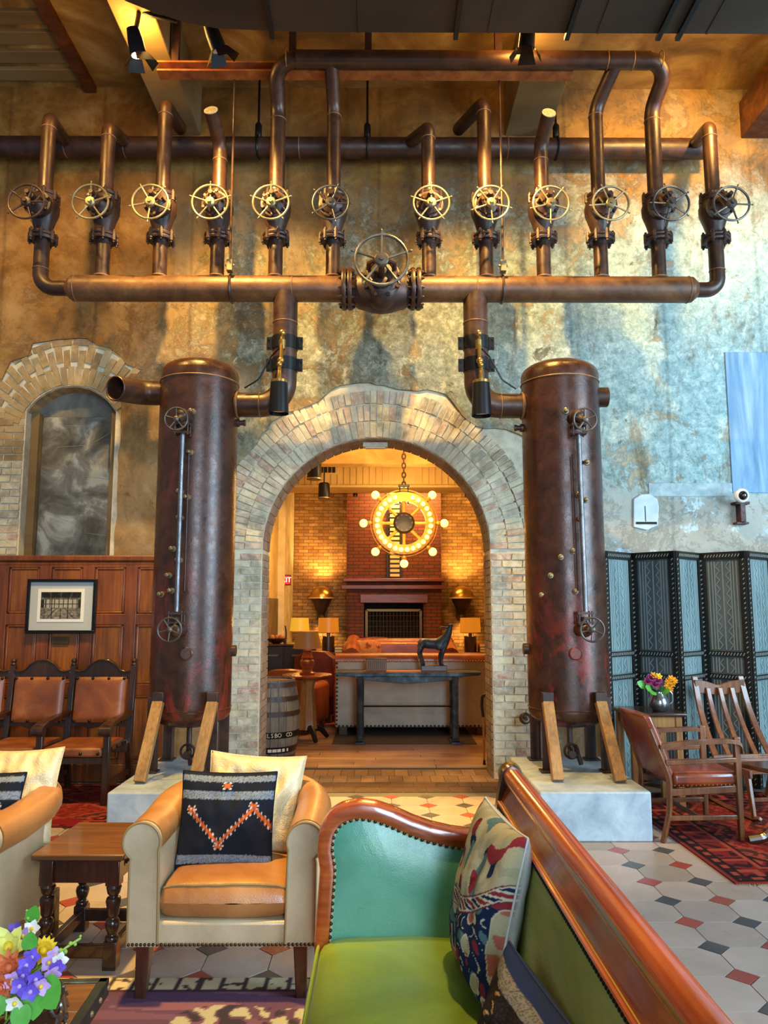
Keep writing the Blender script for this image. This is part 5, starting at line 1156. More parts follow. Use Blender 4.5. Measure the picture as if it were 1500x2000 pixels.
def club(name, label, x, y, rz, mat, w_=0.8, h_=0.85):
    t = thing('club_armchair', label, 'armchair', (x, y, 0), rz)
    B = lambda m, n_, bv=0.05: m.build(n_, mat, t, world=False, bevel=bv, seg=4)
    B(M().b2(-w_ / 2 + 0.12, w_ / 2 - 0.12, -0.38, 0.2, 0.12, 0.44), 'seat', 0.06)
    pr = [(-w_ / 2, 0.35), (-w_ / 2 + 0.02, h_ - 0.1), (-w_ / 4, h_ - 0.01), (0, h_), (w_ / 4, h_ - 0.01), (w_ / 2 - 0.02, h_ - 0.1), (w_ / 2, 0.35)]
    B(M().prism([(p[0], p[1]) for p in pr], (0, 0.2, 0), (0, 0.18, 0)), 'backrest', 0.05)
    for s in (-1, 1): B(M().b2(s * (w_ / 2 - 0.16) - 0.0, s * w_ / 2, -0.38, 0.3, 0.1, 0.62), 'arm', 0.07)
    for a in (-1, 1):
        for b in (-0.32, 0.32): M().b2(a * (w_ / 2 - 0.1) - 0.03, a * (w_ / 2 - 0.1) + 0.03, b - 0.03, b + 0.03, 0, 0.13).build('foot', DARKW, t, world=False)
    return t
club('a', 'brown leather club armchair on the red rug behind the barrel and round table', -1.12, 10.2, 2.85, BROWNL, 0.72, 0.80)
club('b', 'oxblood leather wing armchair behind the round lamp table', -0.83, 11.15, 2.9, REDL, 0.62, 0.98)
club('c', 'dark oxblood armchair half hidden beside the right far lamp', P(945, 1290, 11.6).x + 0.25, 11.3, -2.2, REDL, 0.8, 0.8)
club('d', 'black leather armchair in front of the fireplace', 0.0, 13.8, 0.3, REDL, 0.8, 1.05)
# ---- walking cane on the right jamb
cn = thing('walking_cane', 'slim wooden walking cane with a black crook leaning inside the right jamb', 'cane', G(946, 1494))
b_ = G(946, 1494); t0 = P(944, 1400, b_.y); t1 = P(941, 1372, b_.y)
M().cyl(b_ + Vector((0, 0, 0.03)), t0, 0.011, 0.013, 10).build('shaft', MIDW, cn)
M().cyl(b_, b_ + Vector((0, 0, 0.05)), 0.015, 0.012, 10).build('ferrule', BLACKM, cn)
M().tube(fillet([t0, t1 + Vector((0, 0, -0.04)), t1 + Vector((0.005, 0, 0.06)), t1 + Vector((0.06, 0.02, 0.09)), t1 + Vector((0.085, 0.02, 0.04))], 0.04, 5), 0.015, 10).build('crook', BLACKM, cn)
# ---- amber house lights of the far room
light('AREA', 'room_downlight', (0.6, 11.0, 4.85), 150, AMBER, (0.6, 11.2, 0), size=2.5)
light('AREA', 'room_downlight', (0.6, 14.9, 4.0), 110, AMBER, (0.6, 16, 2.6), size=1.5, sy=0.3)
light('SPOT', 'cabinet_glow', (-1.0, 12.8, 2.8), 120, AMBER, (-1.95, 13.8, 2.4), size=0.1, angle=100)
# small emergency light under the arch crown
em = Vector((P(733, 868, 7.45).x, 7.45, AZ + AR - 0.04)); e_ = thing('emergency_light', 'flat tan box light fixed under the crown of the arch', 'light fixture', em)
M().box(em + Vector((0, 0.05, 0.0)), (0.25, 0.1, 0.05)).build('case', MORTAR, e_, bevel=0.006); M().box(em + Vector((0, 0.05, -0.028)), (0.2, 0.07, 0.01)).build('diffuser', MT['white_lens'], e_)
# ================================================================== furniture of the hall
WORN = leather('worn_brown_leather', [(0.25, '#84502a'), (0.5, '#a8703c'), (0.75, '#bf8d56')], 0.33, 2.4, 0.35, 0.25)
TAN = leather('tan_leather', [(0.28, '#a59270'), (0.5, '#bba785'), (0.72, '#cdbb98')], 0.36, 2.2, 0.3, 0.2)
CREAM = leather('cream_leather', [(0.3, '#bfa67c'), (0.5, '#d2bb90'), (0.7, '#dfcca6')], 0.34, 4, 0.7, 0.2)
GREEN = leather('green_leather', [(0.25, '#586e22'), (0.5, '#76902f'), (0.75, '#8fa840')], 0.33, 2.0, 0.35, 0.25)
GREENB = leather('sage_green_leather', [(0.25, '#3f7a62'), (0.5, '#54967e'), (0.75, '#70ad94')], 0.33, 2.0, 0.3, 0.3)
OLIVE = mottled('olive_velvet', [(0.3, '#7c803c'), (0.5, '#a2a452'), (0.7, '#bfbd74')], 4, 0.8, 0, 0.3, 90, 8, (1, 0.3, 1), 0, 0.5)
MAHO = wood('mahogany', '#7a2a08', '#b84a10', '#e07018', 0.24, 'Y', 0.8, 0.6, 0.06)
MAHOX = wood('mahogany_x', '#6e2a10', '#a04618', '#c26426', 0.25, 'X', 0.8, 0.5, 0.06)
DARKT = wood('dark_turned_oak', '#1c0f0a', '#321c12', '#4a2c1c', 0.28, 'Z', 1, 0.4)
TOPW = wood('stool_top_oak', '#4a2c16', '#6b4424', '#8a5e34', 0.35, 'X', 0.7, 0.3)
PANELW = wood('panelling_oak', '#54280a', '#7c4212', '#9c5e24', 0.4, 'Z', 0.6, 0.15)
PANELW2 = wood('panelling_frame', '#481f0a', '#6c340f', '#88491c', 0.38, 'Z', 0.8, 0.2)
CHAIRL = leather('chestnut_leather', [(0.3, '#6b361b'), (0.5, '#844822'), (0.7, '#9e6238')], 0.35, 3, 0.3, 0.2)
REDCH = leather('polished_red_leather', [(0.3, '#5a1f0e'), (0.5, '#7c3014'), (0.7, '#97441e')], 0.22, 3, 0.15, 0.5)
WALNUT = wood('walnut', '#4a2814', '#6b3d20', '#8a5730', 0.3, 'Z', 1, 0.3)
PIPING = plain('tan_piping', '#8f7348', 0.5)

# ---- tub armchair in tan leather
def armchair(label, loc, rz):
    t = thing('leather_armchair', label, 'armchair', loc, rz)
    B = lambda m, n_, mt=TAN, bv=0.02, sg=3: m.build(n_, mt, t, world=False, bevel=bv, seg=sg)
    HW, FY_, BYk = 0.33, -0.36, 0.34
    # U shaped wall: two arms and a rounded back, swept as one body
    def path(off, z, yf=FY_ + 0.03):
        w_ = HW + off; r = 0.28 + off
        out = [Vector((w_, yf, z)), Vector((w_, -0.1, z)), Vector((w_, BYk - r, z))]
        for a in np.linspace(8, 90, 7): out.append(Vector((w_ - r + r * math.cos(R_(a)), BYk - r + r * math.sin(R_(a)), z)))
        for a in np.linspace(90, 172, 7): out.append(Vector((-w_ + r + r * math.cos(R_(a)), BYk - r + r * math.sin(R_(a)), z)))
        out += [Vector((-w_, BYk - r, z)), Vector((-w_, -0.1, z)), Vector((-w_, yf, z))]
        return out
    ax = path(0.0, 0); no = path(0.052, 0); ni = path(-0.062, 0); NN = len(ax)
    rise = lambda y: 0.06 * max(0, min(1, (y + 0.2) / 0.5)) ** 1.5
    loops = []
    for i in range(NN):
        z1 = 0.62 + rise(ax[i].y); o_, i_ = no[i], ni[i]
        loops.append([Vector((o_.x, o_.y, 0.21)), Vector((o_.x, o_.y, 0.42)), Vector((o_.x, o_.y, z1)), Vector((i_.x, i_.y, z1)), Vector((i_.x, i_.y, 0.42)), Vector((i_.x, i_.y, 0.21))])
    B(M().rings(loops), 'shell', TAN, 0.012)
    rp = [Vector((p.x * 1.035, p.y, 0.625 + rise(p.y))) for p in ax]
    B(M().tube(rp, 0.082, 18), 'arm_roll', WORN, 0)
    for s in (-1, 1):
        cx, cz, r = s * HW * 1.035, 0.625, 0.078
        out = [(s * (HW - 0.068), 0.212), (s * (HW - 0.062), 0.54)]
        for k_ in range(21):
            a_ = R_(205 - 262 * k_ / 20); out.append((cx + s * r * math.cos(a_), cz + r * math.sin(a_)))
        out += [(s * (HW + 0.058), 0.54), (s * (HW + 0.056), 0.212)]
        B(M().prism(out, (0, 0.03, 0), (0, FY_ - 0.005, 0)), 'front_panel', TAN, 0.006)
        M().tube([Vector((p[0], FY_ - 0.006, p[1])) for p in out], 0.0055, 6).build('piping', PIPING, t, world=False)
    B(M().b2(-HW + 0.05, HW - 0.05, FY_ + 0.0, -0.25, 0.212, 0.31), 'front_rail', TAN, 0.015)
    B(M().b2(-HW + 0.05, HW - 0.05, -0.3, 0.28, 0.23, 0.30), 'deck', TAN, 0.01)
    m = M(); W2, D2 = 0.272, 0.29
    def top(u, v):
        x, y = u * 2 - 1, v * 2 - 1
        k = (1 - abs(x) ** 9) * (1 - abs(y) ** 9)
        z = 0.375 + 0.075 * max(0, k) ** 0.22 + 0.022 * (1 - x * x) * (1 - y * y) + 0.006 * noise.noise(Vector((x * 3, y * 3, 1))) * (1 - x * x)
        return Vector((x * W2, -0.052 + y * D2 - 0.012 * (1 - x * x) * (y < 0) * -y, z))
    def bot(u, v):
        p = top(u, v); return Vector((p.x, p.y, 0.375 - (p.z - 0.375) * 0.9))
    m.grid(top, 40, 40); m.grid(bot, 40, 40)
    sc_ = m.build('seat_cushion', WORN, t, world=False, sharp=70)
    for z in (0.44,): 
        M().tube([top(u, 0.04) + Vector((0, -0.004, 0.0)) for u in np.linspace(0.03, 0.97, 16)], 0.005, 6).build('cushion_piping', PIPING, sc_, world=False)
    m = M(); nb = []
    for k in range(46): x = -HW - 0.05 + (2 * HW + 0.1) * k / 45; m.lathe([(0.0075, 0), (0.006, 0.004), (0.002, 0.006)], (x, FY_ - 0.006, 0.222), (0, -1, 0), 6)
    stuff(m.build('nailheads', NAIL, t, world=False, sharp=60))
    for sx in (-1, 1):
        for y in (FY_ + 0.045, 0.26):
            M().bar((sx * (HW - 0.005), y, 0.215), (sx * (HW + 0.0), y - (0.02 if y < 0 else -0.03), 0), 0.062, 0.062, 0.042, 0.042).build('leg', DARKW, t, world=False, bevel=0.004)
    return t
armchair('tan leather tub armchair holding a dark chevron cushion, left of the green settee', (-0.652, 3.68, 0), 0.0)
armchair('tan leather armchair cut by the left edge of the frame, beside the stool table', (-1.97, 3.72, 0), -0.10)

# ---- cushions
def pillow(name, label, cat, w_, h_, th, fn, mat, loc, rot, n=60, group=None, pinch=0.07, wr=0.012, back=None, seed=0):
    m = M(); cols = []; idx = {}
    def pos(i, j, s):
        u, v = i / (n - 1) * 2 - 1, j / (n - 1) * 2 - 1
        x = u * w_ / 2 * (1 - pinch * (1 - v * v)); z = v * h_ / 2 * (1 - pinch * (1 - u * u))
        y = th / 2 * (max(0, (1 - u * u)) * max(0, (1 - v * v))) ** 0.42
        y *= 1 + 0.25 * noise.noise(Vector((u * 1.6 + seed, v * 1.6, s)))
        y += wr * noise.noise(Vector((u * 5 + seed, v * 3, s * 2))) * (1 - u ** 4) * (1 - v ** 4)
        return Vector((x, -s * y, z))
    for s in (1, -1):
        for j in range(n):
            for i in range(n):
                bd = i in (0, n - 1) or j in (0, n - 1)
                if s == -1 and bd: continue
                idx[(s, i, j)] = len(m.v); m.v.append(tuple(pos(i, j, s)))
                f = fn if (s == 1 or back is None) else back
                cols.append(L(f(i / (n - 1), j / (n - 1))) if isinstance(f(i / (n - 1), j / (n - 1)), str) else f(i / (n - 1), j / (n - 1)))
    g = lambda s, i, j: idx.get((s, i, j), idx.get((1, i, j)))
    for s in (1, -1):
        for j in range(n - 1):
            for i in range(n - 1):
                q = [g(s, i, j), g(s, i + 1, j), g(s, i + 1, j + 1), g(s, i, j + 1)]
                m.f.append(q if s == 1 else q[::-1]); m.mi.append(0)
    m.col = cols; o = m.build(name, mat, None, sharp=None); o.data.shade_smooth()
    o.location = loc; o.rotation_euler = rot; tag(o, label, cat, group)
    pts = [pos(i, 0, 1) for i in range(n)] + [pos(n - 1, j, 1) for j in range(1, n)] + [pos(i, n - 1, 1) for i in range(n - 2, -1, -1)] + [pos(0, j, 1) for j in range(n - 2, 0, -1)]
    pm_ = M().tube(pts, 0.004, 5, closed=True).build('piping', mat, o, world=False)
    c = fn(0.0, 0.5) if back is None else back(0.0, 0.5); a = pm_.data.attributes.new('Col', 'FLOAT_COLOR', 'POINT'); cc_ = L(c) if isinstance(c, str) else c
    a.data.foreach_set('color', list(cc_) * len(pm_.data.vertices))
    return o
CLOTH = vcol('woven_cloth', 0.92, 260, 0.6, 0.003, 0.15)
h3 = lambda x, y, s=0.0: noise.noise(Vector((x, y, s)))
def seg_d(u, v, pts):
    best = 9
    for (a, b), (c, d) in zip(pts[:-1], pts[1:]):
        t = max(0, min(1, ((u - a) * (c - a) + (v - b) * (d - b)) / ((c - a) ** 2 + (d - b) ** 2))); e = math.hypot(u - a - t * (c - a), v - b - t * (d - b))
        if e < best: best = e; 
    return best
def kilim(u, v):
    blk, gry, org, wht = '#1c1e26', '#83878c', '#d0612c', '#d8cdbb'
    n_ = h3(u * 60, v * 60) * 0.008; vv = v + n_
    base = gry if (0.90 < vv < 0.965 or 0.715 < vv < 0.80 or 0.045 < vv < 0.135) else blk
    if base == gry and h3(u * 90, v * 90, 4) > 0.15: base = '#5d6168'
    d = seg_d(u, v, [(0.13, 0.585), (0.45, 0.25), (0.80, 0.62), (1.02, 0.40)])
    saw = (u * 26) % 1.0
    if d < 0.015: return org if saw < 0.8 else '#8f3a1c'
    if d < 0.034 and saw < 0.34: return wht if h3(u * 30, v * 30, 2) > -0.1 else org
    for (a, b) in ((0.13, 0.60), (0.45, 0.225), (0.80, 0.645), (0.5, 0.862)):
        du, dv = u - a, v - b; r = math.hypot(du, dv)
        if r < 0.055 and (abs(abs(du) - abs(dv)) < 0.016 or abs(dv) < 0.008): return org if r < 0.042 else wht
    return base
def creamf(u, v):
    return '#cfb98f' if h3(u * 3, v * 3) > -0.2 else '#c4ab7c'
CREAMV = N('cream_cushion_leather'); CREAMV.col(CREAMV.ramp(CREAMV.noise(4, 6, 0.6, 0.6), [(0.3, '#bfa578'), (0.5, '#d2ba8c'), (0.7, '#e0cca2')])).rough(0.34); CREAMV.bump(CREAMV.math('ADD', CREAMV.noise(13, 5, 0.6, 1.6), CREAMV.math('MULTIPLY', CREAMV.vor(200), 0.15)), 0.6, 0.012); CREAMV.coat(0.2, 0.25); CREAMV = CREAMV.m
pillow('cream_cushion', 'cream leather cushion behind the dark chevron cushion in the middle armchair', 'cushion', 0.47, 0.45, 0.17, creamf, CREAMV, (-0.61, 3.80, 0.665), (-0.30, 0.06, 0.0), 40, None, 0.07, 0.03, seed=3)
pillow('kilim_cushion', 'black and grey woven cushion with orange chevrons in the middle armchair', 'cushion', 0.435, 0.415, 0.14, kilim, CLOTH, (-0.70, 3.62, 0.635), (-0.22, 0.02, 0.03), 110, None, 0.05, 0.008, seed=5)
pillow('cream_cushion', 'cream leather cushion in the armchair at the left edge', 'cushion', 0.47, 0.45, 0.16, creamf, CREAMV, (-1.80, 3.86, 0.68), (-0.3, -0.05, -0.12), 40, None, 0.07, 0.03, seed=8)
pillow('kilim_cushion', 'dark woven cushion with orange motifs at the left edge of the frame', 'cushion', 0.42, 0.42, 0.14, kilim, CLOTH, (-1.88, 3.68, 0.62), (-0.25, 0.0, -0.1), 90, None, 0.05, 0.01, seed=9)
def tapestry(u, v):
    # lower navy field with scrolling florals, a curved border, an upper field with red leaves
    navy, red, tealc, sand, cream, rust = '#1f2c4f', '#9b3540', '#5f8286', '#c5b893', '#ded3b8', '#c4705c'
    e = 0.52 + 0.16 * (u - 0.5) ** 2 * 4 - 0.18 * (1 - u) + h3(u * 4, v * 4, 7) * 0.008
    d = v - e
    if abs(d) < 0.052:
        if abs(d) > 0.042: return '#7d3038'
        if abs(d) > 0.034: return cream
        k = (u * 15) % 1.0; s_ = math.sin(u * 47 + d * 90)
        return red if s_ > 0.45 else (navy if s_ < -0.6 else cream)
    if d > 0:
        a = math.sin(u * 15 + h3(u * 3, v * 3, 1) * 4) + math.sin(v * 19 + u * 7 + h3(u * 4, v * 4, 3) * 3)
        if h3(u * 7 + 2, v * 6.5, 9) > 0.26: return red if h3(u * 9, v * 9, 4) > -0.25 else '#70222e'
        if h3(u * 8 + 7, v * 6.5, 2) > 0.30: return tealc
        if h3(u * 9 + 3, v * 8, 5) > 0.33: return navy
        return sand if h3(u * 12, v * 12, 6) > -0.1 else '#b3ab88'
    a = h3(u * 7.5 + 9, v * 7.5, 12); b = h3(u * 9, v * 9 + 3, 15)
    if 0.12 < a < 0.19: return cream
    if a > 0.19: return rust if b > 0 else sand
    if b > 0.30: return red
    if b < -0.32: return tealc
    if -0.02 < b < 0.03 and a < -0.1: return cream
    return navy
white = lambda u, v: '#dfe3e2' if h3(u * 8, v * 5) > -0.3 else '#d3d9da'
pillow('tapestry_cushion', 'tapestry cushion with navy and red florals and a white back on the green settee', 'cushion', 0.46, 0.475, 0.17, tapestry, CLOTH, (0.325, 2.40, 0.735), (-0.24, 0.0, -PI / 2 + 0.12), 130, None, 0.05, 0.008, white, 2)
def brownk(u, v):
    if v > 0.93: return '#2e3a66'
    if 0.82 < v + h3(u * 6, v * 4, 3) * 0.02 < 0.935: return '#9c9284' if h3(u * 80, v * 80) > -0.1 else '#6f675d'
    s = abs(u - 0.30 - 0.04 * math.sin(v * 40)); 
    if s < 0.02 and math.sin(v * 75) > -0.3: return '#c07a35' if math.sin(v * 150) > 0 else '#d9b98a'
    if abs(v - 0.42) < 0.018 and u > 0.40 and math.sin(u * 120) > 0.2: return '#cf8a3a'
    return '#2d2324' if h3(u * 70, v * 70, 2) > -0.2 else '#43363a'
pillow('woven_cushion', 'dark brown woven cushion with a grey stripe and blue back at the bottom edge', 'cushion', 0.52, 0.30, 0.15, brownk, CLOTH, (0.325, 1.80, 0.605), (-0.34, 0.0, -PI / 2 + 0.16), 100, None, 0.05, 0.01, lambda u, v: '#39466e', 4)

# ---- green settee
se = thing('green_settee', 'green leather settee with a polished mahogany frame and studded arm in the foreground', 'sofa', (0.15, 1.9, 0))
y0, y1 = 0.95, 2.84
m = M(); X0, X1 = -0.215, 0.40
def stop_(u, v):
    x, y = u * 2 - 1, v * 2 - 1
    k = max(0, (1 - abs(x) ** 7) * (1 - abs(y) ** 14)); 
    return Vector((X0 + (X1 - X0) * u, 0.98 + (y1 - 0.03 - 0.98) * v, 0.41 + 0.065 * k ** 0.45 + 0.02 * (1 - x * x) + 0.005 * noise.noise(Vector((x * 2, y * 6, 3)))))
m.grid(stop_, 26, 60); m.grid(lambda u, v: Vector((stop_(u, v).x, stop_(u, v).y, 0.36)), 2, 2)
m.grid(lambda u, v: Vector((X0, 0.98 + (y1 - 1.01) * u, 0.36 + v * 0.05)), 2, 2)
sc_ = m.build('seat_cushion', GREEN, se, sharp=60)
M().tube([stop_(0.02, v) + Vector((-0.008, 0, 0.004)) for v in np.linspace(0.02, 0.98, 40)], 0.006, 6).build('cushion_piping', GREEN, sc_)
M().b2(X0 + 0.01, 0.5, y0, y1, 0.22, 0.365).build('seat_rail', MAHO, se, bevel=0.01)
def settee_arm(ya, sgn):
    pts = [P(a, b, 2.75) for a, b in ((617, 1850), (622, 1790), (626, 1745), (628, 1705), (622, 1668), (626, 1632), (642, 1601), (668, 1585), (700, 1578), (735, 1583), (770, 1595), (808, 1612), (845, 1625), (885, 1634), (930, 1640))]
    o = [(p.x, p.z) for p in pts]; zb_ = 0.30
    o = [(-0.215, 0.34)] + o + [(0.43, 0.80)]
    fr = M(); path = fillet([Vector((p[0], ya, p[1])) for p in o], 0.1, 3)
    loops = []
    for i, p in enumerate(path):
        tg = (path[min(i + 1, len(path) - 1)] - path[max(i - 1, 0)]).normalized(); nv = Vector((-tg.z, 0, tg.x))
        loops.append([p + nv * a + Vector((0, b, 0)) for a, b in ((-0.046, -0.012), (-0.040, -0.024), (-0.01, -0.03), (0.006, -0.022), (0.010, 0.0), (0.010, 0.06), (0.0, 0.085), (-0.03, 0.09), (-0.046, 0.075))])
    fr.rings(loops); fr.build('arm_frame', MAHOX, se, sharp=50)
    ins = []
    for i, p in enumerate(path):
        tg = (path[min(i + 1, len(path) - 1)] - path[max(i - 1, 0)]).normalized(); nv = Vector((-tg.z, 0, tg.x)); ins.append(p + nv * -0.044)
    n_ = len(ins); base = Vector((0.36, ya, 0.46))
    pad = M(); rows = []
    for k in range(9):
        q = k / 8; rows.append([Vector((p.x * (1 - q) + q * (0.12), ya - 0.008 - 0.034 * math.sin(min(1, q * 1.8) * PI / 2), p.z * (1 - q) + q * 0.5)) for p in ins] + [Vector((0.40 * (1 - q) + q * 0.12, ya - 0.008 - 0.034 * math.sin(min(1, q * 1.8) * PI / 2), 0.40 * (1 - q) + q * 0.5))])
    pad.rings(rows, caps=True); pad.build('arm_pad', GREENB, se, sharp=80)
    nailrow([p + Vector((0, -0.02, 0)) + Vector((0, 0, 0)) for p in ins[2:]], 0.022, 0.0072, 'nailheads', se, NAIL)
    gp = M(); gp.tube([p + Vector((0, -0.012, 0)) for p in ins[2:]], 0.006, 6); gp.build('gimp_trim', plain('pale_gimp', '#a8b08a', 0.8) if 'pale_gimp' not in MT else MT['pale_gimp'], se)
    M().prism([(p.x, p.z) for p in ins] + [(0.44, 0.40)], (0, 0.04, 0), (0, ya + 0.03, 0)).build('arm_back', GREENB, se)
settee_arm(2.80, 1)
# back: velvet pad, gimp, mahogany board and roll
prof = [(0.345, 0.44), (0.375, 0.55), (0.398, 0.70), (0.418, 0.84), (0.432, 0.905), (0.45, 0.905), (0.49, 0.80), (0.50, 0.44)]
M().rings([[Vector((a, y, b)) for a, b in prof] for y in np.linspace(y0, y1, 20)]).build('back_pad', OLIVE, se, sharp=40)
bd_ = [(0.426, 0.898), (0.434, 0.895), (0.446, 0.925), (0.462, 0.955), (0.470, 0.985), (0.505, 0.985), (0.512, 0.95), (0.512, 0.36), (0.49, 0.36), (0.485, 0.88), (0.45, 0.89)]
M().rings([[Vector((a, y, b)) for a, b in bd_] for y in np.linspace(y0, y1 + 0.02, 12)]).build('back_board', MAHO, se, sharp=40)
M().tube([(0.482, y0, 0.985), (0.482, y1 + 0.03, 0.985)], 0.034, 20).build('top_rail', MAHO, se)
M().tube([(0.430, y0, 0.900), (0.430, y1, 0.900)], 0.007, 8).build('bead', MAHO, se)
nailrow([(0.4275, y0, 0.888), (0.4275, y1 - 0.02, 0.888)], 0.016, 0.0055, 'nailheads', se, plain('black_nail', '#1a1512', 0.35, 0.6), (-1, 0, 0.15))
m = M(); sp_ = [(0.482 + 0.04 * math.cos(R_(a)), 0.985 + 0.04 * math.sin(R_(a))) for a in range(-60, 200, 20)]
m.prism(sp_ + [(0.43, 0.93), (0.42, 0.86), (0.43, 0.78), (0.47, 0.74), (0.512, 0.78), (0.512, 0.92)], (0, 0.05, 0), (0, y1 + 0.0, 0)); m.build('scroll_end', DARKT, se, bevel=0.01, seg=3)
M().lathe([(0.038, 0), (0.045, 0.012), (0.036, 0.03), (0.014, 0.036)], (0.482, y1 + 0.05, 0.985), (0, 1, 0), 18).build('scroll_boss', BRASS, se)
for x in (X0 + 0.03, 0.47):
    for y in (1.02, 2.78): M().tube([(x, y, 0.23), (x, y, 0.15), (x, y + 0.01, 0.05), (x, y + 0.02, 0.0)], [0.035, 0.04, 0.022, 0.026], 12).build('leg', DARKT, se)

# ---- joint stool table
jt = thing('stool_table', 'dark oak stool table with turned legs and a worn top beside the tan armchair', 'table', (-1.34, 3.82, 0), -0.02)
TZ = 0.5; tx0, tx1, ty0, ty1 = -0.215, 0.205, -0.265, 0.255
M().b2(tx0, tx1, ty0, ty1, TZ - 0.026, TZ).build('table_top', TOPW, jt, world=False, bevel=0.007, seg=3)
M().b2(tx0 + 0.02, tx1 - 0.02, ty0 + 0.02, ty1 - 0.02, TZ - 0.035, TZ - 0.026).build('top_moulding', DARKT, jt, world=False)
for a, b, c, d in ((tx0 + 0.05, tx1 - 0.05, ty0 + 0.045, ty0 + 0.07), (tx0 + 0.05, tx1 - 0.05, ty1 - 0.07, ty1 - 0.045), (tx0 + 0.045, tx0 + 0.07, ty0 + 0.05, ty1 - 0.05), (tx1 - 0.07, tx1 - 0.045, ty0 + 0.05, ty1 - 0.05)):
    M().b2(a, b, c, d, TZ - 0.135, TZ - 0.033).build('apron', DARKT, jt, world=False, bevel=0.003)
for k in range(7):
    y = ty0 + 0.09 + k * 0.055; M().tube([Vector((tx1 - 0.043, y + 0.018 * math.cos(a), TZ - 0.085 + 0.028 * math.sin(a))) for a in np.linspace(0, PI, 7)], 0.006, 5).build('carved_lunette', DARKT, jt, world=False)
for x in (tx0 + 0.06, tx1 - 0.06):
    for y in (ty0 + 0.06, ty1 - 0.06):
        m = M(); m.box((x, y, TZ - 0.09), (0.062, 0.062, 0.11)); m.box((x, y, 0.06), (0.06, 0.06, 0.12))
        m.lathe([(0.024, 0.115), (0.031, 0.125), (0.031, 0.135), (0.019, 0.145), (0.028, 0.165), (0.033, 0.19), (0.029, 0.205), (0.018, 0.215), (0.026, 0.228), (0.029, 0.26), (0.034, 0.285), (0.031, 0.30), (0.018, 0.308), (0.028, 0.32), (0.034, 0.345), (0.024, 0.365), (0.03, 0.375), (0.03, 0.385)], (x, y, 0), n=18, caps=False)
        m.build('leg', DARKT, jt, world=False, bevel=0.004)
for a, b, c, d in ((tx0 + 0.07, tx1 - 0.07, ty0 + 0.045, ty0 + 0.075), (tx0 + 0.07, tx1 - 0.07, ty1 - 0.075, ty1 - 0.045), (tx0 + 0.045, tx0 + 0.075, ty0 + 0.07, ty1 - 0.07), (tx1 - 0.075, tx1 - 0.045, ty0 + 0.07, ty1 - 0.07)):
    M().b2(a, b, c, d, 0.045, 0.1).build('stretcher', DARKT, jt, world=False, bevel=0.004)

# ---- coffee table with iron straps, and the flowers on it
cf = thing('coffee_table', 'low dark wood coffee table edged with studded iron straps at the lower left', 'table', (-1.35, 2.15, 0), 0.04)
cx1, cy1, cz = 0.49, 0.47, 0.40
for k in range(5): w__ = (2 * cy1 - 0.06) / 5; M().b2(-cx1 + 0.02, cx1 - 0.03, -cy1 + 0.03 + k * w__ + 0.001, -cy1 + 0.03 + (k + 1) * w__ - 0.001, cz - 0.035, cz).build('top_board', TOPW, cf, world=False, bevel=0.003)
for a, b, c, d in ((cx1 - 0.03, cx1, -cy1, cy1), (-cx1, -cx1 + 0.03, -cy1, cy1), (-cx1, cx1, cy1 - 0.03, cy1), (-cx1, cx1, -cy1, -cy1 + 0.03)):
    M().b2(a, b, c, d, cz - 0.05, cz + 0.003).build('iron_strap', IRONB, cf, world=False, bevel=0.003)
m = M()
for k in range(12): m.lathe([(0.009, 0), (0.007, 0.005), (0.002, 0.007)], (cx1, -cy1 + 0.05 + k * 0.08, cz - 0.024), (1, 0, 0), 8)
stuff(m.build('strap_studs', MT['steel_rim'], cf, world=False, sharp=60))
for x in (-cx1 + 0.09, cx1 - 0.12):
    for y in (-cy1 + 0.1, cy1 - 0.1): M().b2(x - 0.035, x + 0.035, y - 0.035, y + 0.035, 0, cz - 0.035).build('leg', DARKT, cf, world=False, bevel=0.005)
def petal(m, base, d, up, ln, wd, cup=0.25, n=5):
    d = Vector(d).normalized(); up = (Vector(up) - d * Vector(up).dot(d)).normalized(); s = d.cross(up)
    def f(u, v):
        t = v; w_ = wd * math.sin(PI * (0.12 + 0.88 * t) ** 0.8) ** 0.7 if t < 1 else 0.0
        x = (u - 0.5) * 2
        return Vector(base) + d * ln * t + s * x * w_ + up * (cup * ln * (t * t * 0.6 + 0.5 * x * x * w_ / wd * 0.4))
    m.grid(f, 3, n)
def bloom(name, c, face, mat, parent, npet=5, ln=0.035, wd=0.013, layers=1, cup=0.3, cmat=None):
    f = frame(Vector(face)); m = M()
    for l in range(layers):
        for k in range(npet):
            a = 2 * PI * (k + 0.5 * l) / npet; el = 0.25 + 0.5 * l
            d = f @ Vector((math.cos(a), math.sin(a), el)); petal(m, Vector(c), d, f @ Vector((0, 0, 1)), ln * (1 - 0.22 * l), wd * (1 - 0.15 * l), cup)
    o = m.build(name, mat, parent, sharp=80)
    if cmat: M().ball(Vector(c) + f @ Vector((0, 0, ln * 0.2)), ln * 0.22, 8, 6).build('flower_centre', cmat, o)
    return o
def petalmat(nm, a, b): 
    n = N(nm); n.col(n.mix(n.noise(40, 3), a, b)).rough(0.5); n.b.inputs['Subsurface Weight'].default_value = 0.15; n.b.inputs['Subsurface Radius'].default_value = (0.01, 0.01, 0.01); MT[nm] = n.m; return n.m
PUR = petalmat('violet_petal', '#5b3fb8', '#8a6ae0'); LIL = petalmat('lilac_petal', '#b48ad6', '#d9b2e6'); YEL = petalmat('yellow_petal', '#e8b81a', '#f5d63c'); LEM = petalmat('lemon_petal', '#d9cf52', '#efe68a')
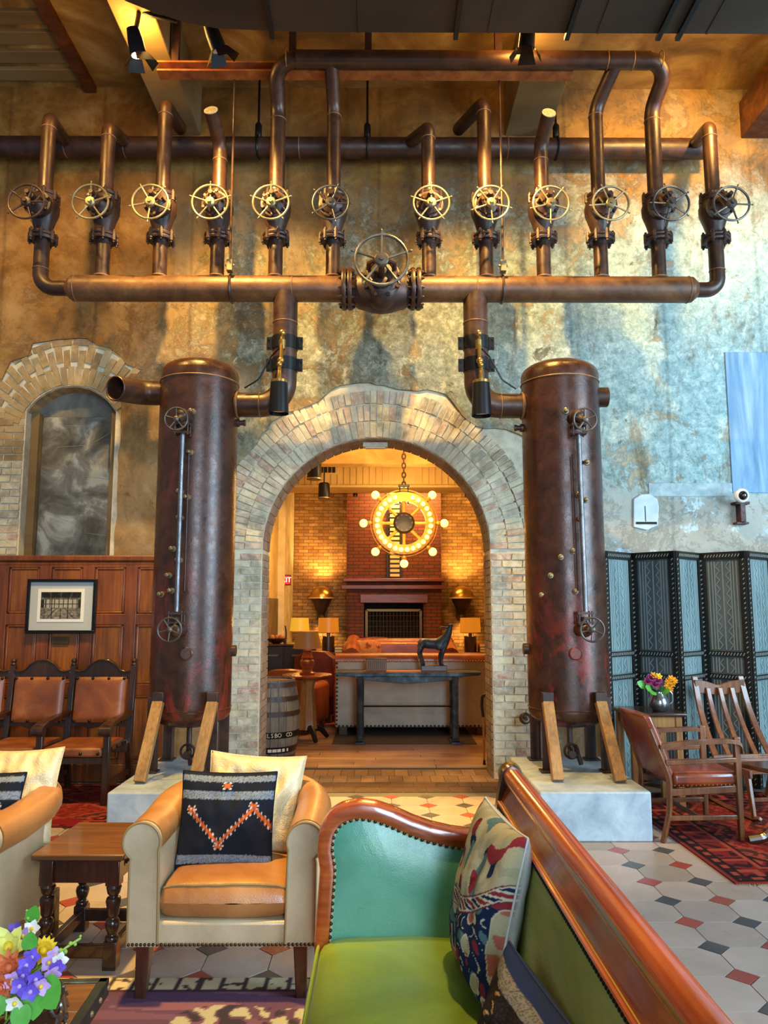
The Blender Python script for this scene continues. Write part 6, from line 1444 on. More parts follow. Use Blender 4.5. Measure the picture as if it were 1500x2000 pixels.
ORA = petalmat('coral_petal', '#d2552a', '#ea8a5a'); WHT = petalmat('white_petal', '#e6e2e0', '#f5f2f0'); LEAF = petalmat('leaf_green', '#3f8a2a', '#62ad3c'); STEM = petalmat('stem_green', '#7fa63a', '#a3c455'); MAG = petalmat('magenta_petal', '#8a2a5a', '#b84a80'); GOLD = petalmat('gold_petal', '#d88a10', '#f0b02a')
fa = thing('flower_arrangement', 'bright purple, yellow and coral flowers in a dark woven bowl on the coffee table', 'flowers', (P(10, 1990, 2.25).x, 2.25, 0.403))
fo = fa.location.copy()
m = M(); m.lathe([(0.08, 0), (0.13, 0.02), (0.16, 0.07), (0.15, 0.12), (0.14, 0.12), (0.145, 0.07), (0.11, 0.03), (0.0, 0.02)], fo, n=28, caps=False); m.build('bowl', DARKT, fa)
wv = M()
for k in range(40):
    a = k * 0.157 * 1.0; z = 0.03 + 0.02 * (k % 5); wv.torus(fo + Vector((0.15 * math.cos(a * 1.0), 0.15 * math.sin(a), z)), (math.cos(a), math.sin(a), 0.5), 0.022, 0.005, 10, 5)
stuff(wv.build('woven_loops', plain('silver_twig', '#6a625c', 0.3, 0.7), fa))
def FP(px, py, Y): return P(px, py, Y)
for px, py, Y, mt, kind, face in ((18, 1850, 2.24, LEM, 6, (0.1, -0.9, 0.5)), (20, 1890, 2.18, ORA, 11, (0.1, -0.9, 0.3)), (85, 1858, 2.3, YEL, 16, (0.4, -0.8, 0.5)), (62, 1870, 2.2, PUR, 5, (0.3, -0.9, 0.3)), (45, 1905, 2.15, PUR, 5, (0.2, -1, 0.1)), (95, 1880, 2.25, LIL, 5, (0.5, -0.8, 0.2)), (110, 1890, 2.22, PUR, 5, (0.5, -0.8, 0)), (105, 1868, 2.28, LIL, 5, (0.6, -0.7, 0.4)), (60, 1935, 2.1, PUR, 5, (0.2, -1, -0.1)), (40, 1925, 2.1, PUR, 5, (-0.1, -1, 0.1)), (25, 1915, 2.12, LIL, 5, (0, -1, 0.2)), (100, 1905, 2.18, LIL, 5, (0.6, -0.8, 0)), (30, 1958, 2.08, WHT, 5, (0, -1, -0.2)), (115, 1878, 2.26, WHT, 5, (0.6, -0.7, 0.3)), (62, 1815, 2.36, WHT, 5, (0.2, -0.8, 0.6)), (45, 1830, 2.33, LIL, 5, (0, -0.8, 0.6)), (52, 1885, 2.16, PUR, 5, (0.2, -1, 0.3)), (70, 1912, 2.13, PUR, 5, (0.4, -1, 0)), (5, 1925, 2.12, ORA, 9, (0, -1, 0)), (30, 1818, 2.36, PUR, 5, (-0.1, -0.8, 0.5)), (80, 1925, 2.12, LIL, 5, (0.4, -0.9, -0.1))):
    c = FP(px, py, Y)
    if kind == 5: bloom('orchid_bloom', c, face, mt, fa, 5, 0.027, 0.0115, 1, 0.25, LIL if mt is PUR else YEL)
    elif kind == 6: bloom('lily_bloom', c, face, mt, fa, 6, 0.06, 0.018, 2, 0.25, YEL)
    else: bloom('dahlia_bloom', c, face, mt, fa, kind, 0.055 if kind == 11 else 0.042, 0.009, 3, 0.35, mt)
    e = fo + Vector((random.uniform(-0.05, 0.05), random.uniform(-0.05, 0.05), 0.08)); M().tube(fillet([e, (e + c) / 2 + Vector((0, 0, 0.02)), c], 0.1, 4), 0.003, 5).build('stem', STEM, fa)
for px, py, Y, ln, d in ((82, 1915, 2.14, 0.085, (0.5, -0.3, -0.5)), (70, 1925, 2.13, 0.08, (0.2, -0.5, -0.8)), (60, 1800, 2.38, 0.05, (0.3, 0, 1)), (40, 1965, 2.08, 0.06, (0.3, -0.4, -0.8)), (5, 1945, 2.1, 0.06, (-0.2, -0.5, -0.6)), (56, 1855, 2.2, 0.05, (0.1, 0, 1))):
    m = M(); petal(m, FP(px, py, Y), d, (0.3, -1, 0.3), ln, ln * 0.42, 0.15, 8); m.build('leaf', LEAF, fa, sharp=80)
for pts in (((100, 1875, 2.28), (130, 1850, 2.3), (158, 1832, 2.32)), ((58, 1825, 2.36), (52, 1800, 2.38), (52, 1782, 2.39))):
    q = [FP(*p) for p in pts]; M().tube(q, 0.0035, 6).build('stem', STEM, fa)
    for k in range(5): t = 0.3 + 0.17 * k; p = q[0].lerp(q[2], t); M().ball(p + Vector((0, 0, 0.006 * (-1) ** k)), 0.008 - 0.001 * k, 8, 6).build('bud', STEM, fa)
# ================================================================== rugs
RUGM = vcol('pile_rug', 0.95, 180, 0.7, 0.004, 0.1)
def rug(name, label, x0, x1, y0, y1, fn, nx, ny, rz=0.0, z=0.001, th=0.009, piv=None, fringe=None):
    m = M(); cols = []
    for j in range(ny):
        for i in range(nx):
            u, v = i / (nx - 1), j / (ny - 1); m.v.append((x0 + (x1 - x0) * u, y0 + (y1 - y0) * v, th + 0.0006 * noise.noise(Vector((u * 20, v * 20, 2))))); c = fn(u, v); cols.append(L(c) if isinstance(c, str) else c)
    for j in range(ny - 1):
        for i in range(nx - 1): a = j * nx + i; m.f.append([a, a + 1, a + nx + 1, a + nx]); m.mi.append(0)
    ring = [i for i in range(nx)] + [j * nx + nx - 1 for j in range(1, ny)] + [(ny - 1) * nx + i for i in range(nx - 2, -1, -1)] + [j * nx for j in range(ny - 2, 0, -1)]
    b0 = len(m.v)
    for i in ring: p = m.v[i]; m.v.append((p[0], p[1], 0.0)); cols.append(cols[i])
    k = len(ring)
    for q in range(k): m.f.append([ring[q], b0 + q, b0 + (q + 1) % k, ring[(q + 1) % k]]); m.mi.append(0)
    m.col = cols; o = m.build(name, RUGM, None, sharp=None); o.location = (0, 0, z)
    if rz: 
        pv = Vector(piv); R3 = Matrix.Rotation(rz, 3, 'Z'); o.location = pv - R3 @ pv + Vector((0, 0, z)); o.rotation_euler = (0, 0, rz)
    tag(o, label, 'rug'); return o
def pinkrug(u, v):
    x = u * 2.3; y = v * 2.3
    if v > 0.955: return '#c9b693' if (math.sin(u * 170) < 0.75 and h3(u * 60, v * 60) < 0.35) else '#4d3a3a'
    if v > 0.945: return '#4a2f38'
    b = h3(u * 3, v * 28) * 0.5 + h3(u * 2, v * 9, 3) * 0.5
    d1 = math.hypot((u - 0.66) * 2.3, (v - 0.80) * 3.2)
    mo = h3(u * 44, v * 34, 5) + 0.3 * math.sin(u * 130) * math.sin(v * 110)
    if d1 < 0.34 - 0.1 * abs(h3(u * 8, v * 8, 8)) and v < 0.93:
        if mo > 0.12: return '#a9a48f'
        if mo < -0.22: return '#3c3440'
    if v > 0.72: c = '#6f4d66' if b > 0.05 else ('#5f425c' if b > -0.15 else '#805668')
    else: c = '#b3554a' if b > 0.02 else ('#c46f5f' if b > -0.2 else '#9c4446')
    return c
rug('kilim_rug', 'faded pink and purple flat woven rug under the middle armchair and coffee table', -2.2, 0.35, 1.3, 3.5, pinkrug, 260, 230)
def persian(u, v, seed=0):
    red, dk, org, blk = '#74201f', '#30181a', '#94402f', '#201618'
    e = min(u, 1 - u) * 2.2; e2 = min(v, 1 - v) * 2.2; d = min(e, e2)
    t = u if e > e2 else v
    if d < 0.05: return blk if d > 0.02 else '#7a2a26'
    if d < 0.09: return org if math.sin(t * 110) > 0 else dk
    if d < 0.11: return blk
    if d < 0.24: return (red if h3(u * 34, v * 34, seed) > -0.05 else dk) if abs(math.sin(t * 34)) > 0.35 else org
    if d < 0.27: return org
    if d < 0.29: return blk
    uu, vv = (u * 4) % 1 - 0.5, (v * 3) % 1 - 0.5
    r = abs(uu) + abs(vv) * 0.9; m_ = max(abs(uu), abs(vv))
    if r < 0.10: return org
    if r < 0.2: return dk if h3(u * 40, v * 40, 2) > 0 else red
    if r < 0.25: return org
    if m_ < 0.36 and r < 0.46: return '#4a2622' if h3(u * 50, v * 50, 3) > -0.2 else org
    if r < 0.52 and r > 0.46: return org
    return red if h3(u * 46, v * 46, 4) > 0.02 else ('#6a1d1a' if h3(u * 70, v * 60, 6) > 0 else '#94392e')
g0 = G(1440, 1718)
rr = rug('persian_rug', 'red and black patterned rug under the leather chair and slatted chair at the right', g0.x - 0.05, 4.45, 4.62, 6.75, persian, 240, 220, 0.03, 0.001, 0.009, (g0.x, 4.62, 0))
m = M()
for k in range(150):
    x = g0.x - 0.04 + k * 0.0148; a = random.uniform(-0.006, 0.006); m.tube([(x, 4.62, 0.004), (x + a, 4.602, 0.0045), (x + 2 * a, 4.588, 0.003)], 0.0016, 4)
stuff(m.build('fringe', plain('rug_fringe', '#b9a88e', 0.9), rr))
rug('crimson_rug', 'crimson patterned rug under the row of leather seats at the left', -4.4, -1.95, 5.78, 7.12, lambda u, v: persian(u * 0.9 + 0.02, v, 5) if h3(u * 5, v * 5) > -0.3 else '#7c1a26', 200, 120, 0, 0.001)

# ================================================================== wood panelling, picture, plaque
wp = struct(M().b2(-6.4, -2.03, 7.255, 7.299, 0, 2.06).build('trim_4', PANELW2))
M().b2(-6.4, -2.02, 7.22, 7.3, 2.03, 2.085).build('cap_rail', PANELW2, wp, bevel=0.012, seg=3)
M().b2(-6.4, -2.025, 7.235, 7.29, 1.985, 2.03).build('cap_moulding', PANELW2, wp, bevel=0.015, seg=3)
M().b2(-6.4, -2.02, 7.225, 7.29, 0, 0.16).build('skirting', PANELW2, wp, bevel=0.008)
wy = 7.24
colx = [P(a, 1150, wy).x for a in (-322, -238, -154, -70, 4, 88, 172, 256, 336)]
rowz = [0.2, P(100, 1440, wy).z, P(100, 1432, wy).z + 0.08, P(100, 1216, wy).z, P(100, 1199, wy).z, P(100, 1106, wy).z]
rows = [(0.2, 0.78), (0.88, P(100, 1220, wy).z), (P(100, 1199, wy).z, P(100, 1108, wy).z)]
for x in colx[1:] : 
    if x < -2.1: M().b2(x - 0.055, x + 0.055, 7.235, 7.258, 0.16, 1.99).build('stile', PANELW2, wp, bevel=0.003)
for z0, z1 in ((0.78, 0.88), (rows[1][1], rows[2][0]), (rows[2][1], 1.99)): M().b2(-6.4, -2.03, 7.236, 7.257, z0, z1).build('rail', PANELW2, wp, bevel=0.003)
for i in range(len(colx) - 1):
    xa, xb = colx[i] + 0.06, min(colx[i + 1] - 0.06, -2.06)
    if xb - xa < 0.1: continue
    for z0, z1 in rows:
        p_ = M().b2(xa + 0.02, xb - 0.02, 7.246, 7.262, z0 + 0.02, z1 - 0.02).build('panel', PANELW, wp, bevel=0.008)
        for a, b, c, d in ((xa, xb, z0, z0 + 0.025), (xa, xb, z1 - 0.025, z1), (xa, xa + 0.025, z0, z1), (xb - 0.025, xb, z0, z1)):
            M().b2(a, b, 7.238, 7.258, c, d).build('moulding', PANELW2, p_, bevel=0.008)
M().b2(1.30, 2.0, 7.27, 7.3, 0, 0.2).build('baseboard_right', DARKW).__setitem__('kind', 'structure')
# framed photograph
q0, q1 = P(54, 1131, 7.2), P(184, 1237, 7.2)
pf = thing('framed_photo', 'black framed black and white photo of an old machine hall on the wood panelling', 'picture', ((q0.x + q1.x) / 2, 7.215, q1.z))
fx0, fx1, fz0, fz1 = q0.x, q1.x, q1.z, q0.z
for a, b, c, d in ((fx0, fx1, fz0, fz0 + 0.028), (fx0, fx1, fz1 - 0.028, fz1), (fx0, fx0 + 0.028, fz0 + 0.028, fz1 - 0.028), (fx1 - 0.028, fx1, fz0 + 0.028, fz1 - 0.028)): M().b2(a, b, 7.195, 7.235, c, d).build('frame', BLACKM, pf, bevel=0.003)
M().b2(fx0 + 0.02, fx1 - 0.02, 7.215, 7.225, fz0 + 0.02, fz1 - 0.02).build('mount_board', plain('mount_grey', '#aab0b5', 0.6), pf)
px0, px1, pz0, pz1 = P(74, 1150, 7.2).x, P(165, 1150, 7.2).x, P(100, 1215, 7.2).z, P(100, 1150, 7.2).z
M().b2(px0 - 0.0, px1 + 0.0, 7.211, 7.216, pz0 - 0.0, pz1 + 0.0).build('white_margin', plain('margin_white', '#d8d9d8', 0.6), pf)
def hall(u, v):
    # old machine hall: dark ceiling with beams, bright window band, pipes and floor reflections
    n_ = 0.5 + 0.5 * h3(u * 14, v * 14)
    if v > 0.72: g = 0.10 + (0.12 if abs(math.sin((u - 0.5) * 14 / (0.25 + v))) < 0.25 else 0.0) + 0.25 * (v < 0.78) 
    elif v > 0.42:
        g = 0.75 if (u * 9) % 1 > 0.22 else 0.2
        if abs(v - 0.55) < 0.02: g = 0.25
        if u < 0.08 or u > 0.93: g = 0.15
    else: g = 0.30 + 0.45 * n_ * (1 if abs(u - 0.5) < 0.38 else 0.5); g *= 0.5 if abs(math.sin((u - 0.5) / (0.55 - v) * 5)) < 0.2 else 1
    if abs(u - 0.28) < 0.012 or abs(u - 0.68) < 0.014: g = 0.08
    g = g * 0.75 + n_ * 0.1; return (g ** 2.0, (g * 0.96) ** 2.0, (g * 0.9) ** 2.0, 1)
m = M(); cols = []; nx, ny = 90, 60; mx = (px1 - px0) * 0.07
for j in range(ny):
    for i in range(nx): u, v = i / (nx - 1), j / (ny - 1); m.v.append((px0 + mx + (px1 - px0 - 2 * mx) * u, 7.209, pz0 + mx + (pz1 - pz0 - 2 * mx) * v)); cols.append(hall(u, v))
for j in range(ny - 1):
    for i in range(nx - 1): a = j * nx + i; m.f.append([a, a + 1, a + nx + 1, a + nx]); m.mi.append(0)
m.col = cols; m.build('photo_print', vcol('print', 0.5, 50, 0.0), pf, sharp=None)
gl = N('picture_glass'); gl.b.inputs['Transmission Weight'].default_value = 1.0; gl.b.inputs['Roughness'].default_value = 0.02; gl.b.inputs['IOR'].default_value = 1.25; gl.col((1, 1, 1, 1))
q = P(118, 1251, 7.235); M().b2(q.x - 0.075, q.x + 0.075, 7.236, 7.246, q.z - 0.035, q.z + 0.035)
pq = tag(M().b2(q.x - 0.075, q.x + 0.075, 7.232, 7.247, q.z - 0.035, q.z + 0.035).build('wall_plaque', plain('dull_brass', '#5a4526', 0.45, 0.6), bevel=0.004), 'small dull brass plaque on the panelling below the framed photo', 'plaque')
m = M()
for k in range(4): m.b2(q.x - 0.055, q.x + 0.055, 7.2305, 7.2325, q.z - 0.022 + k * 0.013, q.z - 0.018 + k * 0.013)
stuff(m.build('engraved_lines', DARKW, pq))

# ================================================================== row of linked leather seats
row = thing('theatre_seats', 'linked row of dark carved wood chairs with studded chestnut leather at the left', 'chairs', (-3.0, 6.6, 0))
yb, yf = 6.98, 6.38; sp = 0.545; xr = -2.225
zs, zpk = 0.46, P(215, 1287, yb).z; zl0, zl1 = P(210, 1409, yb - 0.03).z, P(210, 1322, yb - 0.03).z
xs = [xr - sp * k for k in range(5)]
STUD = plain('big_dark_stud', '#2a1c14', 0.3, 0.6)
for k, x in enumerate(xs):
    zp = zpk - 0.06
    m = M(); m.bar((x, yb - 0.06, 0.40), (x, yb + 0.02, zp), 0.055, 0.05, 0.05, 0.045); m.lathe([(0.022, 0), (0.03, 0.012), (0.018, 0.025), (0.028, 0.042), (0.02, 0.06), (0.004, 0.066)], (x, yb + 0.02, zp), n=12); m.bar((x, yb - 0.06, 0.42), (x, yb + 0.02, 0.0), 0.05, 0.05); m.build('back_post', DARKT, row, bevel=0.004)
    m = M(); m.bar((x, yf, 0.62), (x, yf, 0.0), 0.05, 0.05, 0.055, 0.055); m.build('front_leg', DARKT, row, bevel=0.004)
    pth = [(x, yb - 0.03, 0.67), (x, yb - 0.25, 0.66), (x, yf + 0.2, 0.66), (x, yf + 0.03, 0.645), (x, yf - 0.05, 0.625)]
    m = M(); path = fillet(pth, 0.2, 4); m.rings([[p + Vector((a, 0, b)) for a, b in ((-0.032 - 0.012 * (i / len(path)), -0.02), (0.032 + 0.012 * (i / len(path)), -0.02), (0.034 + 0.012 * (i / len(path)), 0.012), (0, 0.022), (-0.034 - 0.012 * (i / len(path)), 0.012))] for i, p in enumerate(path)]); m.cyl((x - 0.048, yf - 0.045, 0.595), (x + 0.048, yf - 0.045, 0.595), 0.042, n=16)
    m.build('arm_rest', DARKT, row, sharp=50)
    M().bar((x, yb - 0.06, 0.16), (x, yf, 0.16), 0.03, 0.04).build('side_stretcher', DARKT, row)
for k in range(4):
    xa, xb = xs[k + 1], xs[k]; xm = (xa + xb) / 2; hw = (xb - xa) / 2 - 0.02
    crest = [(-hw, zl1 - 0.02), (-hw, zl1 + 0.065), (-hw * 0.8, zl1 + 0.05), (-hw * 0.62, zl1 + 0.065), (-hw * 0.42, zl1 + 0.12), (-hw * 0.2, zpk - 0.005), (0, zpk), (hw * 0.2, zpk - 0.005), (hw * 0.42, zl1 + 0.12), (hw * 0.62, zl1 + 0.065), (hw * 0.8, zl1 + 0.05), (hw, zl1 + 0.065), (hw, zl1 - 0.02)]
    cr_ = M().prism(crest, (0, 0.035, 0), (xm, yb - 0.01, 0)).build('crest_rail', DARKT, row, bevel=0.004)
    M().tube(fillet([Vector((xm + p[0], yb - 0.014, p[1] - 0.008)) for p in crest[1:-1]], 0.05, 3), 0.007, 6).build('crest_moulding', DARKT, cr_)
    M().prism([(-hw, zl0 + 0.02), (-hw, zl0 - 0.05), (-hw * 0.6, zl0 - 0.035), (-hw * 0.3, zl0 - 0.06), (0, zl0 - 0.045), (hw * 0.3, zl0 - 0.06), (hw * 0.6, zl0 - 0.035), (hw, zl0 - 0.05), (hw, zl0 + 0.02)], (0, 0.03, 0), (xm, yb - 0.05, 0)).build('lower_rail', DARKT, row, bevel=0.003)
    bk = M(); w_ = hw - 0.03
    def bf(u, v): 
        e = min(1, min(u, 1 - u, v, 1 - v) * 9); return Vector((xm + (u * 2 - 1) * w_, yb - 0.035 - 0.045 * (1 - v) - 0.022 * e ** 0.6, zl0 + (zl1 - zl0) * v))
    bk.grid(bf, 22, 20); bk.grid(lambda u, v: bf(u, v) * 1.0 + Vector((0, 0.03 + 0.022 * min(1, min(u, 1 - u, v, 1 - v) * 9) ** 0.6, 0)), 2, 2)
    b_ = bk.build('back_leather', CHAIRL, row, sharp=60)
    m = M()
    for u in (0.03, 0.34, 0.66, 0.97):
        for v in (0.03, 0.97): p = bf(u, v); m.lathe([(0.014, 0), (0.012, 0.008), (0.004, 0.012)], p, (0, -1, 0), 10)
    stuff(m.build('studs', STUD, b_, sharp=60))
    st_ = M().b2(xa + 0.03, xb - 0.03, yf - 0.03, yb - 0.08, zs - 0.075, zs).build('seat_leather', CHAIRL, row, bevel=0.02, seg=3)
    m = M()
    for q in range(4): m.lathe([(0.014, 0), (0.012, 0.008), (0.004, 0.012)], (xa + 0.06 + q * (xb - xa - 0.12) / 3, yf - 0.03, zs - 0.045), (0, -1, 0), 10)
    if k == 0:
        for q in range(4): m.lathe([(0.014, 0), (0.012, 0.008), (0.004, 0.012)], (xb - 0.03, yf + 0.06 + q * 0.13, zs - 0.045), (1, 0, 0), 10)
    stuff(m.build('studs', STUD, st_, sharp=60))
    M().b2(xa, xb, yf - 0.015, yf + 0.02, zs - 0.13, zs - 0.078).build('seat_rail', DARKT, row, bevel=0.004)
    M().b2(xa, xb, yb - 0.09, yb - 0.06, zs - 0.13, zs - 0.03).build('rear_rail', DARKT, row, bevel=0.004)

# ================================================================== security camera
sc0 = P(1448, 968, 7.12)
sec = thing('security_camera', 'white ringed dome security camera on a dark bracket at the right of the wall', 'camera', sc0)
M().lathe([(0.0, -0.06), (0.05, -0.055), (0.066, -0.02), (0.066, 0.02), (0.054, 0.035), (0.046, 0.036), (0.046, 0.02), (0.0, 0.02)], sc0, (0.02, -1, -0.12), 28, caps=False).build('housing', plain('camera_white', '#e4e6e4', 0.35), sec)
M().ball(sc0 + Vector((0, -0.022, -0.002)), 0.045, 20, 12).build('dome_lens', plain('dome_black', '#07080a', 0.06, 0, 1.0), sec)
b0, b1 = P(1446, 985, 7.25), P(1444, 1020, 7.25)
m = M(); m.b2(b0.x - 0.025, b0.x + 0.025, 7.2, 7.3, b1.z, b0.z); m.b2(b0.x - 0.07, b0.x + 0.07, 7.2, 7.3, b0.z - 0.005, b0.z + 0.02); m.b2(b0.x - 0.06, b0.x + 0.06, 7.22, 7.3, b1.z - 0.02, b1.z); m.tube([sc0 + Vector((0, 0.05, -0.02)), (b0.x, 7.24, b0.z + 0.02)], 0.02, 10)
m.build('bracket', mottled('bracket_red_brown', [(0.3, '#2c1512'), (0.6, '#452019'), (0.8, '#5a2c22')], 12, 0.6), sec, bevel=0.003)
# ================================================================== folding screen
SCRT = mottled('tooled_leather_lit', [(0.3, '#4c5e60'), (0.5, '#667a7b'), (0.7, '#829492')], 5, 0.5, 0.1, 0.35, 60, 10, (1, 1, 0.3), 0, 0.6)  # panels turned to the window: daylight put into the leather colour
SCRD = mottled('tooled_leather_shaded', [(0.3, '#3c4244'), (0.5, '#545b5c'), (0.7, '#6e7474')], 5, 0.5, 0.1, 0.35, 60, 10, (1, 1, 0.3), 0, 0.6)  # same leather turned from the window, shade put into the colour
SCRR1 = plain('ridge_highlight_teal', '#93a5a4', 0.45); SCRR2 = plain('ridge_highlight_grey', '#7d8583', 0.4)  # highlights along the ridges, painted as a lighter rib colour
SCRB = plain('screen_border_black', '#14130f', 0.5)
SCRS = plain('screen_stitch', '#8a8c84', 0.6)
fs = thing('folding_screen', 'tall folding screen of tooled grey-green leather panels with stitched black borders at the right', 'screen', (3.0, 6.95, 0))
near, far_ = 6.80, 7.12
vs = []
for k, px in enumerate((1178, 1232, 1317, 1365, 1455, 1502, 1590, 1640)):
    y = near if k % 2 == 0 else far_; vs.append(Vector((P(px, 1076, y).x, y, 0)))
zt_ = 2.10; zb1, zb2 = P(1270, 1277, 6.95).z, P(1270, 1322, 6.95).z
for k in range(len(vs) - 1):
    a, b = vs[k], vs[k + 1]; d = (b - a); wd = d.length; d.normalize(); nrm = Vector((d.y, -d.x, 0))
    if nrm.y > 0: nrm = -nrm
    mt = SCRT if k % 2 == 0 else SCRD
    def pt(s, z, o=0.0): return a + d * s + nrm * o + Vector((0, 0, z))
    def strip(m, s0, z0, s1, z1, w_, h_, o=0.014): m.bar(pt(s0, z0, o), pt(s1, z1, o), w_, h_, side=d if abs(z1 - z0) > abs(s1 - s0) else (0, 0, 1))
    m = M(); m.prism([(0.004, 0.03), (wd - 0.004, 0.03), (wd - 0.004, zt_), (0.004, zt_)], nrm * -0.022, a, d, (0, 0, 1)); pn = m.build('panel', mt, fs)
    m = M()
    for s in (0.03, wd - 0.03): strip(m, s, 0.03, s, zt_, 0.058, 0.016, 0.006)
    strip(m, 0, zt_ - 0.035, wd, zt_ - 0.035, 0.07, 0.016, 0.006)
    for z in (zb1, zb2): strip(m, 0.05, z, wd - 0.05, z, 0.045, 0.016, 0.006)
    m.build('border', SCRB, pn)
    m = M(); n_ = 46
    for q in range(n_):
        z = 0.06 + (zt_ - 0.1) * q / n_
        for s in (0.02, wd - 0.02): m.bar(pt(s - 0.007, z, 0.016), pt(s + 0.007, z + 0.014, 0.016), 0.007, 0.004, side=(0, 0, 1))
    for z in (zb1, zb2, zt_ - 0.035):
        nn = int(wd / 0.028)
        for q in range(2, nn - 1): s = q * 0.028; m.bar(pt(s, z - 0.012, 0.016), pt(s + 0.014, z + 0.012, 0.016), 0.007, 0.004, side=d)
    stuff(m.build('stitching', SCRS, pn))
    # raised ribs and zig-zag tooling in the three fields
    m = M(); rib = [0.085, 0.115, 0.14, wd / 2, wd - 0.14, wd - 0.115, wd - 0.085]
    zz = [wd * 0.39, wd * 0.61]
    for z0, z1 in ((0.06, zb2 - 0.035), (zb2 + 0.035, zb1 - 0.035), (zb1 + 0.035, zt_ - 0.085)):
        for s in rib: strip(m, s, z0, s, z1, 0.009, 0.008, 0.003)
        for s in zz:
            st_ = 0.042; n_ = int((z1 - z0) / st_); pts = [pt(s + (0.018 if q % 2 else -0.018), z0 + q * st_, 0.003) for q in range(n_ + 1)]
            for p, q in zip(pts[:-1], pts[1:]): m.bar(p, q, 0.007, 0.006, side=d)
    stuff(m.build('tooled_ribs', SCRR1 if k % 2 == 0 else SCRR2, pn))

# ================================================================== leather elbow chair (right)
def elbow_chair():
    t = thing('elbow_chair', 'polished red-brown leather chair with flat wooden arms beside the right plinth', 'chair', (2.205, 5.66, 0), R_(90) + 0.06)
    B = lambda m, n_, mt=WALNUT, bv=0.006: m.build(n_, mt, t, world=False, bevel=bv, seg=3)
    fw, bw, yf_, yb_ = 0.25, 0.235, -0.265, 0.25
    B(M().b2(-0.25, 0.25, -0.28, 0.20, 0.36, 0.465), 'seat', REDCH, 0.035)
    m = M()
    for z0, z1, y0_, y1_ in ((0.40, 0.845, 0.20, 0.365),):
        L_ = []
        for k in range(9):
            v = k / 8; z = z0 + (z1 - z0) * v; y = y0_ + (y1_ - y0_) * v ** 1.15; w_ = 0.225 + 0.02 * v; bul = 0.03 * math.sin(PI * v)
            L_.append([Vector((-w_, y - 0.03, z)), Vector((-w_ * 0.6, y - 0.05 - bul, z)), Vector((0, y - 0.055 - bul, z)), Vector((w_ * 0.6, y - 0.05 - bul, z)), Vector((w_, y - 0.03, z)), Vector((w_, y + 0.03, z)), Vector((0, y + 0.035, z)), Vector((-w_, y + 0.03, z))])
        m.rings(L_)
    B(m, 'back_pad', REDCH, 0.015)
    for s in (-1, 1):
        B(M().bar((s * fw, yf_, 0.70), (s * fw, yf_ + 0.0, 0.0), 0.04, 0.045, 0.034, 0.034), 'front_leg')
        m = M(); m.tube(fillet([(s * 0.245, 0.35, 0.76), (s * 0.245, 0.22, 0.42), (s * 0.24, 0.23, 0.2), (s * 0.24, 0.285, 0.0)], 0.3, 5), 0.024, 4); B(m, 'back_leg')
        pa = fillet([(s * 0.25, 0.29, 0.64), (s * 0.265, 0.1, 0.665), (s * 0.265, -0.2, 0.675), (s * 0.262, -0.285, 0.66), (s * 0.26, -0.29, 0.60)], 0.05, 4)
        m = M(); m.rings([[p + Vector((a, 0, b)) for a, b in ((-0.03, -0.014), (0.03, -0.014), (0.03, 0.014), (-0.03, 0.014))] for p in pa]); B(m, 'arm')
        B(M().bar((s * 0.252, 0.25, 0.53), (s * 0.255, -0.25, 0.545), 0.03, 0.035), 'arm_rail')
        B(M().bar((s * 0.24, 0.25, 0.16), (s * 0.245, yf_, 0.16), 0.02, 0.035), 'side_stretcher')
        B(M().bar((s * 0.24, 0.22, 0.33), (s * 0.245, yf_, 0.35), 0.025, 0.05), 'seat_rail')
    B(M().bar((-0.24, 0.02, 0.16), (0.24, 0.02, 0.16), 0.02, 0.03), 'cross_stretcher')
    B(M().bar((-0.24, yf_, 0.35), (0.24, yf_, 0.35), 0.025, 0.05), 'front_rail')
    m = M()
    for k in range(16): m.lathe([(0.006, 0), (0.004, 0.004)], (0.251, -0.26 + k * 0.03, 0.378), (1, 0, 0), 6); m.lathe([(0.006, 0), (0.004, 0.004)], (-0.251, -0.26 + k * 0.03, 0.378), (-1, 0, 0), 6)
    stuff(m.build('nailheads', BRASS, t, world=False))
elbow_chair()
# ================================================================== side table and pewter vase of flowers
stb = thing('side_table', 'small square oak side table holding a pewter vase in front of the screen', 'table', (2.22, 6.42, 0))
zt2 = P(1270, 1390, 6.3).z; sx0, sx1 = P(1218, 1390, 6.3).x, P(1333, 1390, 6.3).x
M().b2(sx0, sx1, 6.2, 6.66, zt2 - 0.03, zt2).build('table_top', DARKT, stb, bevel=0.01, seg=3)
for a, b, c, d in ((sx0 + 0.05, sx1 - 0.05, 6.235, 6.255), (sx0 + 0.05, sx1 - 0.05, 6.605, 6.625), (sx0 + 0.05, sx0 + 0.07, 6.25, 6.6), (sx1 - 0.07, sx1 - 0.05, 6.25, 6.6)): M().b2(a, b, c, d, zt2 - 0.115, zt2 - 0.03).build('apron', MIDW, stb, bevel=0.003)
for x in (sx0 + 0.06, sx1 - 0.06):
    for y in (6.25, 6.61): M().b2(x - 0.025, x + 0.025, y - 0.025, y + 0.025, 0, zt2 - 0.03).build('leg', MIDW, stb, bevel=0.003)
vx, vy = P(1287, 1375, 6.35).x, 6.35
vs_ = thing('flower_vase', 'round pewter vase with magenta and gold flowers on the small oak side table', 'vase', (vx, vy, zt2))
PEW = plain('pewter', '#8f9294', 0.22, 0.9)
M().lathe([(0.045, 0), (0.055, 0.006), (0.078, 0.035), (0.085, 0.07), (0.07, 0.11), (0.048, 0.14), (0.046, 0.155), (0.06, 0.18), (0.056, 0.18), (0.042, 0.155), (0.04, 0.14)], (vx, vy, zt2), n=24, caps=False).build('jug', PEW, vs_)
